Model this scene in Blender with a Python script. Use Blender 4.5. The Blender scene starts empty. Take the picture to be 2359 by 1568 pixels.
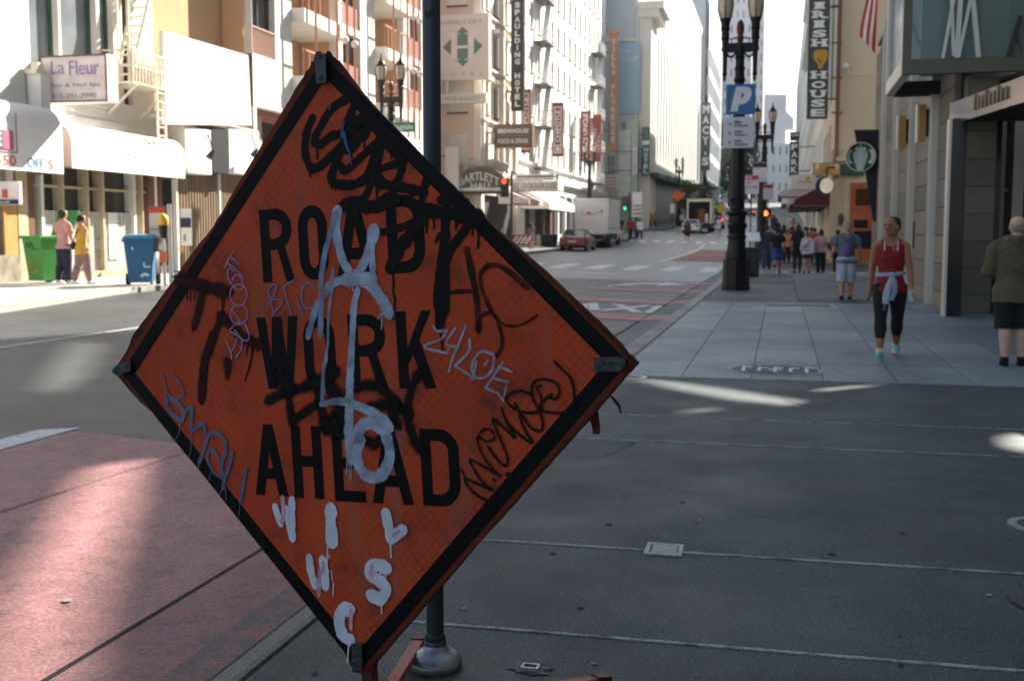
import bpy, math, random
from mathutils import Vector, Matrix, noise as mnoise
from mathutils.geometry import tessellate_polygon
random.seed(7)
S = bpy.context.scene
COL = S.collection
R = math.radians
# ------------------------------------------------------------------ camera, light, exposure
CAMZ = 1.45
PITCH, YAW = R(5.286), R(13.252)
cam = bpy.data.cameras.new("camera"); camo = bpy.data.objects.new("camera", cam); COL.objects.link(camo)
camo.location = (0, 0, CAMZ); camo.rotation_euler = (R(90) - PITCH, 0, YAW)
cam.sensor_width = 36; cam.lens = 40; cam.clip_start = .05; cam.clip_end = 4000
cam.dof.use_dof = True; cam.dof.focus_distance = 3.15; cam.dof.aperture_fstop = 6.0; cam.dof.aperture_blades = 9
S.camera = camo
SUN_EL, SUN_AZ = R(34), R(26)            # azimuth measured from +Y (down the street) towards +X
w = bpy.data.worlds.new("World"); S.world = w; w.use_nodes = True
nt = w.node_tree
sky = nt.nodes.new("ShaderNodeTexSky"); sky.sky_type = 'NISHITA'; sky.sun_disc = False
sky.sun_elevation = SUN_EL; sky.sun_rotation = SUN_AZ; sky.dust_density = 1.2; sky.air_density = 1.0; sky.ozone_density = 1.0
hs = nt.nodes.new("ShaderNodeHueSaturation"); hs.inputs["Saturation"].default_value = .85; nt.links.new(sky.outputs[0], hs.inputs["Color"]); nt.links.new(hs.outputs[0], nt.nodes["Background"].inputs[0]); nt.nodes["Background"].inputs[1].default_value = .06
sl = bpy.data.lights.new("sun", 'SUN'); sl.energy = 5; sl.angle = R(.5); sl.color = (1, .93, .82)
so = bpy.data.objects.new("sun", sl); COL.objects.link(so)
SUN = Vector((math.sin(SUN_AZ) * math.cos(SUN_EL), math.cos(SUN_AZ) * math.cos(SUN_EL), math.sin(SUN_EL)))
so.rotation_euler = SUN.to_track_quat('Z', 'Y').to_euler(); so.location = (40, 60, 60)
S.render.engine = 'CYCLES'
S.cycles.use_denoising = True
S.cycles.max_bounces = 6; S.cycles.diffuse_bounces = 4; S.cycles.glossy_bounces = 3; S.cycles.transparent_max_bounces = 12
S.cycles.caustics_reflective = False; S.cycles.caustics_refractive = False
S.view_settings.view_transform = 'Standard'; S.view_settings.look = 'None'; S.view_settings.gamma = 1
S.view_settings.use_curve_mapping = False; S.view_settings.exposure = 1.65

# ------------------------------------------------------------------ photo geometry: where a line of sight meets a plane of the place
FPX, CX, CY = 2621.1, 1179.5, 784.0
_r = Vector((math.cos(YAW), math.sin(YAW), 0)); _h = Vector((-math.sin(YAW), math.cos(YAW), 0)); _u = Vector((0, 0, 1))
_f = _h * math.cos(PITCH) - _u * math.sin(PITCH); _d = -(_u * math.cos(PITCH) + _h * math.sin(PITCH))
O = Vector((0, 0, CAMZ))
def ray(x, y): return _r * ((x - CX) / FPX) + _d * ((y - CY) / FPX) + _f
def PX(x, y, X): d = ray(x, y); return O + d * (X / d.x)
def PY(x, y, Y): d = ray(x, y); return O + d * (Y / d.y)
def PZ(x, y, z): d = ray(x, y); return O + d * ((z - CAMZ) / d.z)
def lerp(t, a, b): return a + (b - a) * t
_RISE = [(-50, 0), (45, 0), (74, .27), (86, .45), (96, .95), (106, 1.45), (169, 3.3), (197, 4.6), (300, 9), (900, 30)]
def rise(Y):
    for (a, p), (b, q) in zip(_RISE, _RISE[1:]):
        if Y <= b: return p + (q - p) * max(0, (Y - a)) / (b - a)
    return 30
def road_z(X, Y): return -.1 + .02 * min(12, max(0, -2.45 - X)) + rise(Y)
def walk_z(X, Y): return road_z(X, Y) + (.1 if X > -8 else .13)
def PR(x, y, side=0):          # the point of the road (or pavement) that is seen there
    z = 0
    for _ in range(30):
        p = PZ(x, min(y, 2000), z) if ray(x, y).z < -1e-4 else PY(x, y, 150)
        if p.y > 400 or p.y < 0: break
        z = .6 * z + .4 * (walk_z(p.x, p.y) if side else road_z(p.x, p.y))
    return p

# ------------------------------------------------------------------ materials
def srgb(r, g, b):
    f = lambda c: (c / 255 / 12.92) if c <= 10 else ((c / 255 + .055) / 1.055) ** 2.4
    return (f(r), f(g), f(b))
MATS = {}
def mat(name, col, rough=.6, metal=0, var=.14, scale=2.5, bump=0, bscale=40, spec=.4, emit=0, dirt=0, dscale=.8, streak=False):
    if name in MATS: return MATS[name]
    m = bpy.data.materials.new(name); m.use_nodes = True; MATS[name] = m
    n, l = m.node_tree.nodes, m.node_tree.links
    b = n["Principled BSDF"]
    b.inputs["Roughness"].default_value = rough; b.inputs["Metallic"].default_value = metal
    b.inputs["Specular IOR Level"].default_value = spec
    tc = n.new("ShaderNodeTexCoord"); nz = n.new("ShaderNodeTexNoise"); nz.inputs["Scale"].default_value = scale; nz.inputs["Detail"].default_value = 6
    src = tc.outputs["Object"]
    if streak:
        mp = n.new("ShaderNodeMapping"); mp.inputs["Scale"].default_value = (1, 1, .12); l.new(src, mp.inputs[0]); src = mp.outputs[0]
    l.new(src, nz.inputs["Vector"])
    mx = n.new("ShaderNodeMix"); mx.data_type = 'RGBA'
    mx.inputs["A"].default_value = (*[c * (1 - var) for c in col], 1); mx.inputs["B"].default_value = (*[min(1, c * (1 + var)) for c in col], 1)
    mr = n.new("ShaderNodeMapRange"); mr.inputs[1].default_value = .3; mr.inputs[2].default_value = .7
    l.new(nz.outputs["Fac"], mr.inputs[0]); l.new(mr.outputs[0], mx.inputs["Factor"])
    out = mx.outputs["Result"]
    if dirt:
        n2 = n.new("ShaderNodeTexNoise"); n2.inputs["Scale"].default_value = dscale; n2.inputs["Detail"].default_value = 8; n2.inputs["Roughness"].default_value = .65
        l.new(src, n2.inputs["Vector"])
        r2 = n.new("ShaderNodeMapRange"); r2.inputs[1].default_value = .48; r2.inputs[2].default_value = .72; r2.inputs[4].default_value = dirt
        l.new(n2.outputs["Fac"], r2.inputs[0])
        m2 = n.new("ShaderNodeMix"); m2.data_type = 'RGBA'; m2.inputs["B"].default_value = (.06, .05, .042, 1)
        l.new(out, m2.inputs["A"]); l.new(r2.outputs[0], m2.inputs["Factor"]); out = m2.outputs["Result"]
    l.new(out, b.inputs["Base Color"])
    if emit:
        l.new(out, b.inputs["Emission Color"]); b.inputs["Emission Strength"].default_value = emit
    if bump:
        nb = n.new("ShaderNodeTexNoise"); nb.inputs["Scale"].default_value = bscale; nb.inputs["Detail"].default_value = 5
        l.new(tc.outputs["Object"], nb.inputs["Vector"])
        bp = n.new("ShaderNodeBump"); bp.inputs["Strength"].default_value = bump; bp.inputs["Distance"].default_value = .02
        l.new(nb.outputs["Fac"], bp.inputs["Height"]); l.new(bp.outputs[0], b.inputs["Normal"])
    return m
def ground_mat(name, col, speck=(.5, .5, .5), speck_amt=.5, stain=.35, rough=.8, bump=.5, fine=70, wear=None, wear_col=None, sheen=0, spec=.35):
    """asphalt and concrete: broad stains, fine grain, pale chips and dark pits"""
    m = bpy.data.materials.new(name); m.use_nodes = True; MATS[name] = m
    n, l = m.node_tree.nodes, m.node_tree.links; b = n["Principled BSDF"]
    b.inputs["Roughness"].default_value = rough; b.inputs["Specular IOR Level"].default_value = spec
    g = n.new("ShaderNodeNewGeometry"); P = g.outputs["Position"]
    def nz(scale, det=6, ro=.6, sc=None):
        t = n.new("ShaderNodeTexNoise"); t.inputs["Scale"].default_value = scale; t.inputs["Detail"].default_value = det; t.inputs["Roughness"].default_value = ro
        if sc:
            mp = n.new("ShaderNodeMapping"); mp.inputs["Scale"].default_value = sc; l.new(P, mp.inputs[0]); l.new(mp.outputs[0], t.inputs["Vector"])
        else: l.new(P, t.inputs["Vector"])
        return t.outputs["Fac"]
    def rng(s, a, c, lo, hi):
        r = n.new("ShaderNodeMapRange"); r.inputs[1].default_value = a; r.inputs[2].default_value = c; r.inputs[3].default_value = lo; r.inputs[4].default_value = hi
        l.new(s, r.inputs[0]); return r.outputs[0]
    def mul(a, c):
        q = n.new("ShaderNodeMath"); q.operation = 'MULTIPLY'; l.new(a, q.inputs[0]); l.new(c, q.inputs[1]); return q.outputs[0]
    def mix(a, bcol, fac):
        q = n.new("ShaderNodeMix"); q.data_type = 'RGBA'
        if isinstance(a, tuple): q.inputs["A"].default_value = (*a, 1)
        else: l.new(a, q.inputs["A"])
        q.inputs["B"].default_value = (*bcol, 1); l.new(fac, q.inputs["Factor"]); return q.outputs["Result"]
    broad = rng(nz(.55, 7, .62, (1, .6, 1)), .3, .7, 1 - stain, 1 + stain)
    mid = rng(nz(6, 5), .3, .7, .86, 1.12)
    grain = rng(nz(fine, 3, .75), .3, .7, .58, 1.36)
    f = mul(mul(mul(broad, mid), grain), rng(nz(2.1, 8, .7), .52, .68, 1, 1 - stain * .7))
    c = mix(col, speck, rng(nz(fine * 1.3, 2, .5), .60, .72, 0, speck_amt))
    if wear:
        c = mix(c, wear_col, rng(nz(9, 9, .72), wear[0], wear[1], 0, wear[2]))
    v = n.new("ShaderNodeVectorMath"); v.operation = 'SCALE'; l.new(c, v.inputs[0]); l.new(f, v.inputs["Scale"])
    l.new(v.outputs[0], b.inputs["Base Color"])
    bp = n.new("ShaderNodeBump"); bp.inputs["Strength"].default_value = bump; bp.inputs["Distance"].default_value = .006
    l.new(nz(fine * .8, 4, .7), bp.inputs["Height"]); l.new(bp.outputs[0], b.inputs["Normal"])
    if sheen:
        l.new(rng(nz(1.3, 5), .3, .7, rough - sheen, rough), b.inputs["Roughness"])
    return m
def glass_mat(name, tint=(.02, .025, .03), rough=.06, refl=.5):
    if name in MATS: return MATS[name]
    return mat(name, tint, rough, 0, .3, .7, spec=refl)
def clear_glass(name, tint, clear=.5):
    m = bpy.data.materials.new(name); m.use_nodes = True; MATS[name] = m
    n, l = m.node_tree.nodes, m.node_tree.links; b = n["Principled BSDF"]; b.inputs["Base Color"].default_value = (*tint, 1); b.inputs["Roughness"].default_value = .04
    b.inputs["Specular IOR Level"].default_value = .9
    t = n.new("ShaderNodeBsdfTransparent"); t.inputs[0].default_value = (*[min(1, c * .3 + .68) for c in tint], 1)
    x = n.new("ShaderNodeMixShader"); x.inputs[0].default_value = clear; l.new(b.outputs[0], x.inputs[1]); l.new(t.outputs[0], x.inputs[2])
    l.new(x.outputs[0], n["Material Output"].inputs[0]); return m

# ------------------------------------------------------------------ mesh builder
class MB:
    def __init__(s): s.v = []; s.f = []
    def add(s, vs, fs):
        o = len(s.v); s.v += [Vector(v) for v in vs]; s.f += [tuple(o + i for i in f) for f in fs]; return s
    def box(s, a, b):
        x0, y0, z0 = a; x1, y1, z1 = b
        if x0 > x1: x0, x1 = x1, x0
        if y0 > y1: y0, y1 = y1, y0
        if z0 > z1: z0, z1 = z1, z0
        return s.add([(x0, y0, z0), (x1, y0, z0), (x1, y1, z0), (x0, y1, z0), (x0, y0, z1), (x1, y0, z1), (x1, y1, z1), (x0, y1, z1)],
                     [(0, 3, 2, 1), (4, 5, 6, 7), (0, 1, 5, 4), (1, 2, 6, 5), (2, 3, 7, 6), (3, 0, 4, 7)])
    def hexa(s, lo, hi):      # lo, hi: 4 points each
        return s.add(list(lo) + list(hi), [(0, 3, 2, 1), (4, 5, 6, 7), (0, 1, 5, 4), (1, 2, 6, 5), (2, 3, 7, 6), (3, 0, 4, 7)])
    def bar(s, p, q, w, t=None, up=(0, 0, 1)):
        p, q = Vector(p), Vector(q); t = t or w; d = (q - p).normalized(); up = Vector(up)
        if abs(d.dot(up)) > .98: up = Vector((1, 0, 0))
        a = d.cross(up).normalized() * w / 2; b = a.cross(d).normalized() * t / 2
        return s.hexa([p - a - b, p + a - b, p + a + b, p - a + b], [q - a - b, q + a - b, q + a + b, q - a + b])
    def tube(s, pts, r, n=8, cap=True, sq=None):
        pts = [Vector(p) for p in pts]; rs = r if isinstance(r, (list, tuple)) else [r] * len(pts)
        base = len(s.v); prev = None
        for i, p in enumerate(pts):
            d = (pts[min(i + 1, len(pts) - 1)] - pts[max(i - 1, 0)]).normalized()
            if prev is None: a = d.cross(Vector((0, 0, 1)) if abs(d.z) < .95 else Vector((1, 0, 0))).normalized()
            else: a = (prev - d * prev.dot(d)).normalized()
            prev = a; b = d.cross(a)
            rr = rs[i]; ra, rb = (rr if isinstance(rr, tuple) else (rr, rr))
            for k in range(n):
                t = 2 * math.pi * k / n; s.v.append(p + a * (math.cos(t) * ra) + b * (math.sin(t) * rb))
        for i in range(len(pts) - 1):
            for k in range(n):
                k2 = (k + 1) % n; s.f.append((base + i * n + k, base + i * n + k2, base + (i + 1) * n + k2, base + (i + 1) * n + k))
        if cap:
            s.f.append(tuple(base + k for k in range(n))[::-1]); s.f.append(tuple(base + (len(pts) - 1) * n + k for k in range(n)))
        return s
    def rings(s, rs, n=14):      # rs: (x,y,z,rx,ry) stacked ellipses
        base = len(s.v)
        for (x, y, z, rx, ry) in rs:
            for k in range(n):
                t = 2 * math.pi * k / n; s.v.append(Vector((x + math.cos(t) * rx, y + math.sin(t) * ry, z)))
        for i in range(len(rs) - 1):
            for k in range(n):
                k2 = (k + 1) % n; s.f.append((base + i * n + k, base + i * n + k2, base + (i + 1) * n + k2, base + (i + 1) * n + k))
        s.f.append(tuple(base + k for k in range(n))[::-1]); s.f.append(tuple(base + (len(rs) - 1) * n + k for k in range(n)))
        return s
    def lathe(s, prof, c=(0, 0, 0), n=20): return s.rings([(c[0], c[1], c[2] + z, max(r, .0005), max(r, .0005)) for r, z in prof], n)
    def ball(s, c, r, n=10, m=7):
        r = r if isinstance(r, tuple) else (r, r, r)
        return s.rings([(c[0], c[1], c[2] - r[2] * math.cos(math.pi * (i + .02) / (m + .04)), max(1e-4, r[0] * math.sin(math.pi * (i + .02) / (m + .04))), max(1e-4, r[1] * math.sin(math.pi * (i + .02) / (m + .04)))) for i in range(m + 1)], n)
    def prism(s, poly, off, holes=None):     # poly: 3-D points in a plane; off: extrusion vector
        poly = [Vector(p) for p in poly]; off = Vector(off); n = len(poly); b = len(s.v)
        s.v += poly + [p + off for p in poly]
        for t in tessellate_polygon([poly]):
            s.f.append((b + t[0], b + t[1], b + t[2])); s.f.append((b + n + t[2], b + n + t[1], b + n + t[0]))
        for i in range(n): j = (i + 1) % n; s.f.append((b + i, b + j, b + n + j, b + n + i))
        return s
    def poly(s, pts):
        pts = [Vector(p) for p in pts]; b = len(s.v); s.v += pts
        for t in tessellate_polygon([pts]): s.f.append((b + t[0], b + t[1], b + t[2]))
        return s
    def quad(s, *p): return s.add(p, [(0, 1, 2, 3)])
    def disc(s, c, u, v, ru, rv=None, n=24, a0=0, a1=2 * math.pi):
        rv = rv or ru; c, u, v = Vector(c), Vector(u), Vector(v)
        return s.poly([c + u * (ru * math.cos(a0 + (a1 - a0) * k / n)) + v * (rv * math.sin(a0 + (a1 - a0) * k / n)) for k in range(n)])
    def xf(s, M): s.v = [M @ p for p in s.v]; return s
ORG = {}
def reg(o, parent):
    if parent is not None: o.parent = parent; ORG[o.name] = ORG[parent.name]
def tag(o, label=None, cat=None, group=None, kind=None):
    if label: o['label'] = label
    if cat: o['category'] = cat
    if group: o['group'] = group
    if kind: o['kind'] = kind
    return o
def thing(name, label, cat, loc=(0, 0, 0), group=None, rz=0):
    o = bpy.data.objects.new(name, None); COL.objects.link(o); o.location = loc; o.rotation_euler = (0, 0, rz); o.empty_display_size = .2
    ORG[o.name] = Vector(loc); return tag(o, label, cat, group)
def fix(me):
    import bmesh
    bm = bmesh.new(); bm.from_mesh(me); bmesh.ops.recalc_face_normals(bm, faces=bm.faces); bm.to_mesh(me); bm.free()
def part(name, mb, m, parent=None, smooth=False, bevel=0, local=False, org=None, flip=True):
    """one mesh object; its points are given in the place's coordinates unless local"""
    o0 = Vector((0, 0, 0)) if local else (ORG[parent.name] if parent is not None else Vector(org or (0, 0, 0)))
    me = bpy.data.meshes.new(name); me.from_pydata([p - o0 for p in mb.v], [], mb.f); me.validate()
    if flip and len(mb.f) < 20000: fix(me)
    for mm in (m if isinstance(m, list) else [m]): me.materials.append(mm)
    if smooth:
        me.polygons.foreach_set("use_smooth", [True] * len(me.polygons)); me.set_sharp_from_angle(angle=R(40))
    o = bpy.data.objects.new(name, me); COL.objects.link(o)
    if parent is not None: reg(o, parent)
    else: o.location = o0; ORG[o.name] = o0
    if bevel:
        b = o.modifiers.new("b", 'BEVEL'); b.width = bevel; b.segments = 2; b.limit_method = 'ANGLE'
    return o
def inst(src, name, parent, loc=(0, 0, 0), rz=0):
    o = bpy.data.objects.new(name, src if isinstance(src, bpy.types.Mesh) else src.data); COL.objects.link(o)
    o.location = loc; o.rotation_euler = (0, 0, rz)
    if parent is not None: reg(o, parent)
    return o
def copy_tree(o, parent=None):
    c = o.copy(); COL.objects.link(c); c.parent = parent; ORG[c.name] = ORG.get(o.name, Vector())
    for ch in list(o.children): copy_tree(ch, c)
    return c
# text, laid flat on a plane
_TX = {}
def text_geo(s, bold=0, space=1):
    k = (s, bold, space)
    if k not in _TX:
        cu = bpy.data.curves.new("t", 'FONT'); cu.body = s; cu.offset = bold; cu.resolution_u = 3; cu.space_character = space
        ob = bpy.data.objects.new("t", cu); COL.objects.link(ob)
        me = bpy.data.meshes.new_from_object(ob.evaluated_get(bpy.context.evaluated_depsgraph_get()))
        vs = [v.co.copy() for v in me.vertices]; fs = [tuple(p.vertices) for p in me.polygons]
        bpy.data.objects.remove(ob); bpy.data.curves.remove(cu); bpy.data.meshes.remove(me)
        x0 = min(v.x for v in vs); x1 = max(v.x for v in vs); y0 = min(v.y for v in vs); y1 = max(v.y for v in vs)
        _TX[k] = ([((v.x - x0) / (x1 - x0 + 1e-9), (v.y - y0) / (y1 - y0 + 1e-9)) for v in vs], fs)
    return _TX[k]
def put_text(mb, s, p, u, v, w, h, bold=0, space=1, warp=None):
    vs, fs = text_geo(s, bold, space); p, u, v = Vector(p), Vector(u).normalized(), Vector(v).normalized()
    mb.add([p + u * (a * w) + v * (b * h + (warp(a) if warp else 0)) for a, b in vs], fs)
    return mb
UX, UY, UZ = Vector((1, 0, 0)), Vector((0, 1, 0)), Vector((0, 0, 1))
def rectY(x0, y0, x1, y1, Y):
    a, b = PY(x0, y1, Y), PY(x1, y0, Y); return a.x, a.z, b.x, b.z
def text_on(parent, s, d, Y, m, bold=0, off=.02, space=1, name='lettering', warp=None, split=False):
    """lettering on a board that faces down the street; d = its box in the photo"""
    x0, z0, x1, z1 = rectY(*d, Y); mb = MB()
    put_text(mb, s, (x0, Y - off, z0), UX, UZ, x1 - x0, z1 - z0, bold, space, warp)
    return part(name, mb, m, parent, flip=False)
def stack_on(parent, s, d, Y, m, bold=0, off=.02, fill=.78, name='lettering', narrow=None):
    x0, z0, x1, z1 = rectY(*d, Y); n = len(s); mb = MB(); ch = (z1 - z0) / n
    for i, c in enumerate(s):
        if c == ' ': continue
        ww = (x1 - x0) * (.26 if c in "I'" else 1)
        put_text(mb, c, ((x0 + x1 - ww) / 2, Y - off, z1 - ch * (i + 1) + ch * (1 - fill) / 2), UX, UZ, ww, ch * fill * (.4 if c == "'" else 1), bold)
    return part(name, mb, m, parent, flip=False)
def board(name, label, d, Y, m, th=.22, cat='sign', group=None, rim=None, posts=True, wallX=None, bracket=None):
    x0, z0, x1, z1 = rectY(*d, Y)
    t = thing(name, label, cat, ((x0 + x1) / 2, Y, z0), group)
    mb = MB().box((x0, Y, z0), (x1, Y + th, z1)); part('panel', mb, m, t, bevel=.015)
    if rim:
        r = max(.02, min(x1 - x0, z1 - z0) * .04); b = MB()
        for a, c in (((x0 - r, z0 - r), (x1 + r, z0)), ((x0 - r, z1), (x1 + r, z1 + r)), ((x0 - r, z0), (x0, z1)), ((x1, z0), (x1 + r, z1))):
            b.box((a[0], Y - .02, a[1]), (c[0], Y + th + .02, c[1]))
        part('frame', b, rim, t)
    if wallX is not None:
        b = MB(); xe = x0 if wallX < x0 else x1
        for z in (lerp(.15, z0, z1), lerp(.85, z0, z1)): b.bar((wallX, Y + th / 2, z), (xe, Y + th / 2, z), .06)
        part('bracket', b, mat('iron', (.03, .03, .03), .5, .6), t)
    return t
# ------------------------------------------------------------------ ground
ASPH = ground_mat("asphalt", srgb(54, 58, 59), (.24, .24, .23), .6, .4, .6, .6, 60, sheen=.1, spec=.6)
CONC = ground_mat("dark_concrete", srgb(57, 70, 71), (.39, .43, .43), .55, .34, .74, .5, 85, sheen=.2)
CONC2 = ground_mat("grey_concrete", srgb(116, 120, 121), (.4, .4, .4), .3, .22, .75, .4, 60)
PAVE = [ground_mat("granite_paver_%d" % i, srgb(*c), (.6, .6, .6), .3, .17, .6, .25, 90, sheen=.14) for i, c in enumerate(((124, 137, 141), (113, 126, 131), (133, 145, 148)))]
JOINT = ground_mat("joint_dirt", srgb(34, 36, 38), (.1, .1, .1), .1, .2, .95, .4)
EDGE = ground_mat("worn_joint_edge", srgb(150, 156, 160), (.5, .5, .5), .2, .3, .7, .3, 60, (.48, .62, .85), srgb(70, 76, 80))
REDP = ground_mat("red_lane_paint", srgb(162, 116, 114), (.40, .36, .35), .55, .24, .6, .9, 55, (.52, .72, .8), srgb(88, 76, 76))
REDF = ground_mat("faded_red_paint", srgb(158, 112, 110), (.3, .28, .27), .4, .25, .75, .5, 60, (.46, .66, .85), srgb(104, 104, 105))
WHITEP = ground_mat("white_road_paint", srgb(222, 224, 223), (.7, .7, .7), .2, .1, .7, .3, 60, (.56, .74, .8), srgb(120, 122, 122))
CURB = ground_mat("kerb_stone", srgb(96, 98, 96), (.36, .36, .34), .4, .3, .6, .4, 70, sheen=.2)
LIGHTWALK = ground_mat("pale_pavement", srgb(176, 173, 166), (.5, .5, .48), .3, .18, .8, .3, 60)

def frange(a, b, s):
    n = max(1, int(math.ceil((b - a) / s))); return [a + (b - a) * i / n for i in range(n + 1)]
def sheet(xs, ys, zf):
    mb = MB(); 
    for y in ys:
        for x in (xs(y) if callable(xs) else xs): mb.v.append(Vector((x, y, zf(x, y))))
    n = len(mb.v) // len(ys)
    for j in range(len(ys) - 1):
        for i in range(n - 1): a = j * n + i; mb.f.append((a, a + 1, a + n + 1, a + n))
    return mb
ys_all = frange(-30, 44, 6) + [45, 50, 55, 60, 66, 70, 74, 80, 86, 90, 96, 101, 106, 125, 145, 169, 183, 197, 230, 265, 300, 400, 600, 900]
tag(part('road', sheet([-300, -60, -14.45, -11, -8, -5, -2.45, 30, 300], ys_all, road_z), ASPH, smooth=False, flip=False), kind='structure')

# gutter and kerb along the right side
def ramp_z(x, y): return road_z(x, y) + (.02 if x > -2.2 else .004)
gut = lambda a, b, y0, y1, off: sheet([a, (a + b) / 2, b], frange(y0, y1, 1.2), lambda x, y: -.094 + off + .03 * max(0, (x + 2.45) / .5) + rise(y))
tag(part('gutter', gut(-2.45, -1.955, -6, 47, 0), CONC2, flip=False), kind='structure')
kb = MB()
seg = frange(-6, 46, 2.6)
kerb = thing('kerb', None, None, (-1.83, 0, 0)); tag(kerb, kind='structure')
for a, b in zip(seg, seg[1:]):
    m_ = MB().box((-1.955, a + .004, -.16), (-1.70, b - .004, .0))
    part('kerb_stone', m_, CURB, kerb, bevel=.025)
# pavement by the camera: base, concrete panels, paving slabs
pav = part('pavement', MB().box((-1.692, -6, -.2), (9, 45.6, -.014)), JOINT); tag(pav, kind='structure')
rows = [-4, -1.6, 1.2, 2.6, 4.0, 5.18, 7.97, 9.1, 11.7]
sk = .000
def slab(name, x0, x1, y0, y1, m, g=.006, dz=0):
    mb = MB().box((x0 + g, y0 + g, -.03), (x1 - g, y1 - g, dz + random.uniform(-.0012, .0012)))
    return part(name, mb, m, pav, bevel=0)
for a, b in zip(rows, rows[1:]):
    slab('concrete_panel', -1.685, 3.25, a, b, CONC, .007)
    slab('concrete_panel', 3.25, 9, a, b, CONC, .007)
    e = MB().box((-1.66, b - .034, -.01), (3.24, b - .010, .0035)) if a > 0 else None
    if e: part('joint_edge', e, EDGE, pav)
ny = 9; L = (25.2 - 11.7) / ny
for j in range(ny):
    y0 = 11.7 + j * L; x = -1.685; first = True
    while x < 4.9:
        w_ = .71
        half = (j % 2 == 1)
        slab('paving_slab', x, x + w_, y0, y0 + L, random.choice(PAVE), .0045)
        x += w_
    slab('paving_slab', x, 9, y0, y0 + L, PAVE[1], .0045)
yy = frange(25.2, 45.55, 1.9)
for a, b in zip(yy, yy[1:]):
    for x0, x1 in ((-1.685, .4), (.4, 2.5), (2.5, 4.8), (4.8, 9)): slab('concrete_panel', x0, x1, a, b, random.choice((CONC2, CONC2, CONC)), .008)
# pavements across the side street and on the far side
def block(name, xs, y0, y1, m, zf=walk_z, step=3.0):
    mb = sheet(xs, frange(y0, y1, step), zf); n = len(mb.v); low = [Vector((p.x, p.y, p.z - .35)) for p in mb.v]
    k = len(xs(y0) if callable(xs) else xs); rows_ = n // k; b = MB(); b.v = mb.v + low; b.f = list(mb.f)
    for j in range(rows_ - 1):
        for c in (0, k - 1):
            a = j * k + c; b.f.append((a, a + k, a + k + n, a + n))
    for j in (0, rows_ - 1):
        for i in range(k - 1):
            a = j * k + i; b.f.append((a, a + 1, a + 1 + n, a + n))
    return tag(part(name, b, m), kind='structure')
zr = lambda x, y: rise(y) + .005
block('far_pavement', [-2.1, 0, 3, 30], 57.5, 300, CONC2, zr)
def lx(y):
    e = -14.4 if y > 23 else (-12.6 if y < 15 else lerp((y - 15) / 8, -12.6, -14.4)); return [e, e - .3, -17, -19.2, -40]
block('opposite_pavement', lx, -20, 59, LIGHTWALK, lambda x, y: .26 + rise(y), 1.5)
block('opposite_pavement', lambda y: [(-12.3 if 90 < y < 103 else -14.3), -15, -17.6, -40], 65, 116, CONC2, lambda x, y: .27 + rise(y))
block('opposite_pavement', [-11.6, -13, -15, -40], 118, 320, CONC2, lambda x, y: .27 + rise(y))

# painted markings, each a thin sheet just above the road
def paint(name, pts, m, off=.006, zf=road_z, n=1):
    pts = [Vector((p[0], p[1], 0)) for p in pts]; mb = MB()
    if len(pts) == 4 and n > 1:
        for i in range(n):
            q = [pts[0].lerp(pts[3], i / n), pts[1].lerp(pts[2], i / n), pts[1].lerp(pts[2], (i + 1) / n), pts[0].lerp(pts[3], (i + 1) / n)]
            mb.quad(*[(p.x, p.y, zf(p.x, p.y) + off) for p in q])
    else: mb.poly([(p.x, p.y, zf(p.x, p.y) + off) for p in pts])
    o = part(name, mb, m, flip=False)
    for p in o.data.polygons:
        if p.normal.z < 0: p.flip()
    return tag(o, kind='structure')
paint('red_lane', [(-5.25, -4), (-2.46, -4), (-2.46, 7.1), (-5.25, 7.6)], REDP, n=6)
mbg = sheet([-2.44, -2.2, -1.98], frange(-4, 7.0, .8), lambda x, y: -.0875 + .03 * max(0, (x + 2.45) / .5) + rise(y))
tag(part('red_lane', mbg, REDF, flip=False), kind='structure')
kp = sheet([-1.953, -1.88, -1.79], frange(-4, 6.6, .5), lambda x, y: .003)
tag(part('red_lane', kp, ground_mat('worn_red_on_kerb', srgb(150, 100, 98), (.3, .28, .27), .4, .25, .7, .5, 60, (.36, .60, .95), srgb(96, 98, 96)), flip=False), kind='structure')
paint('crack', [(-2.47, -4), (-2.435, -4), (-2.435, 45), (-2.47, 45)], JOINT, .012, n=30)
paint('lane_line', [(-5.52, -4), (-5.27, -4), (-5.27, 7.75), (-5.52, 7.55)], WHITEP, n=6)
for x, y0, y1 in ((-4.3, 3, 7.4),):     # ridges in the old surface
    paint('road_seam', [(x, y0), (x + .035, y0), (x + .3, y1), (x + .265, y1)], REDF, .009, n=4)
PINKB = ground_mat('pink_band_paint', srgb(176, 118, 122), (.34, .3, .3), .4, .22, .6, .4, 55, (.54, .74, .8), srgb(110, 104, 106))
for y0, y1 in ((20.5, 21.9), (25.5, 26.8), (30.6, 31.9), (35.8, 37.1)):
    paint('red_band', [(-5.3, y0 + .5), (-2.46, y0), (-2.46, y1), (-5.3, y1 + .5)], PINKB, .011)
    tag(part('red_band', sheet([-2.44, -2.2, -1.98], [y0, (y0 + y1) / 2, y1], lambda x, y: -.088 + .03 * max(0, (x + 2.45) / .5)), PINKB, flip=False), kind='structure')
paint('red_band', [(-2.44, 12.2), (-1.98, 12.2), (-1.98, 13.4), (-2.44, 13.4)], PINKB, .03, lambda X, Y: -.1 + .03 * max(0, (X + 2.45) / .5))
light = sheet([-14.4, -11, -8, -5, -2.47], [38, 45, 50, 55, 60, 66, 74, 80, 86, 96, 106, 125, 145, 169, 197, 230], lambda x, y: road_z(x, y) + .004)  # paler sheet paints the sky's sheen onto the far road
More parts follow.
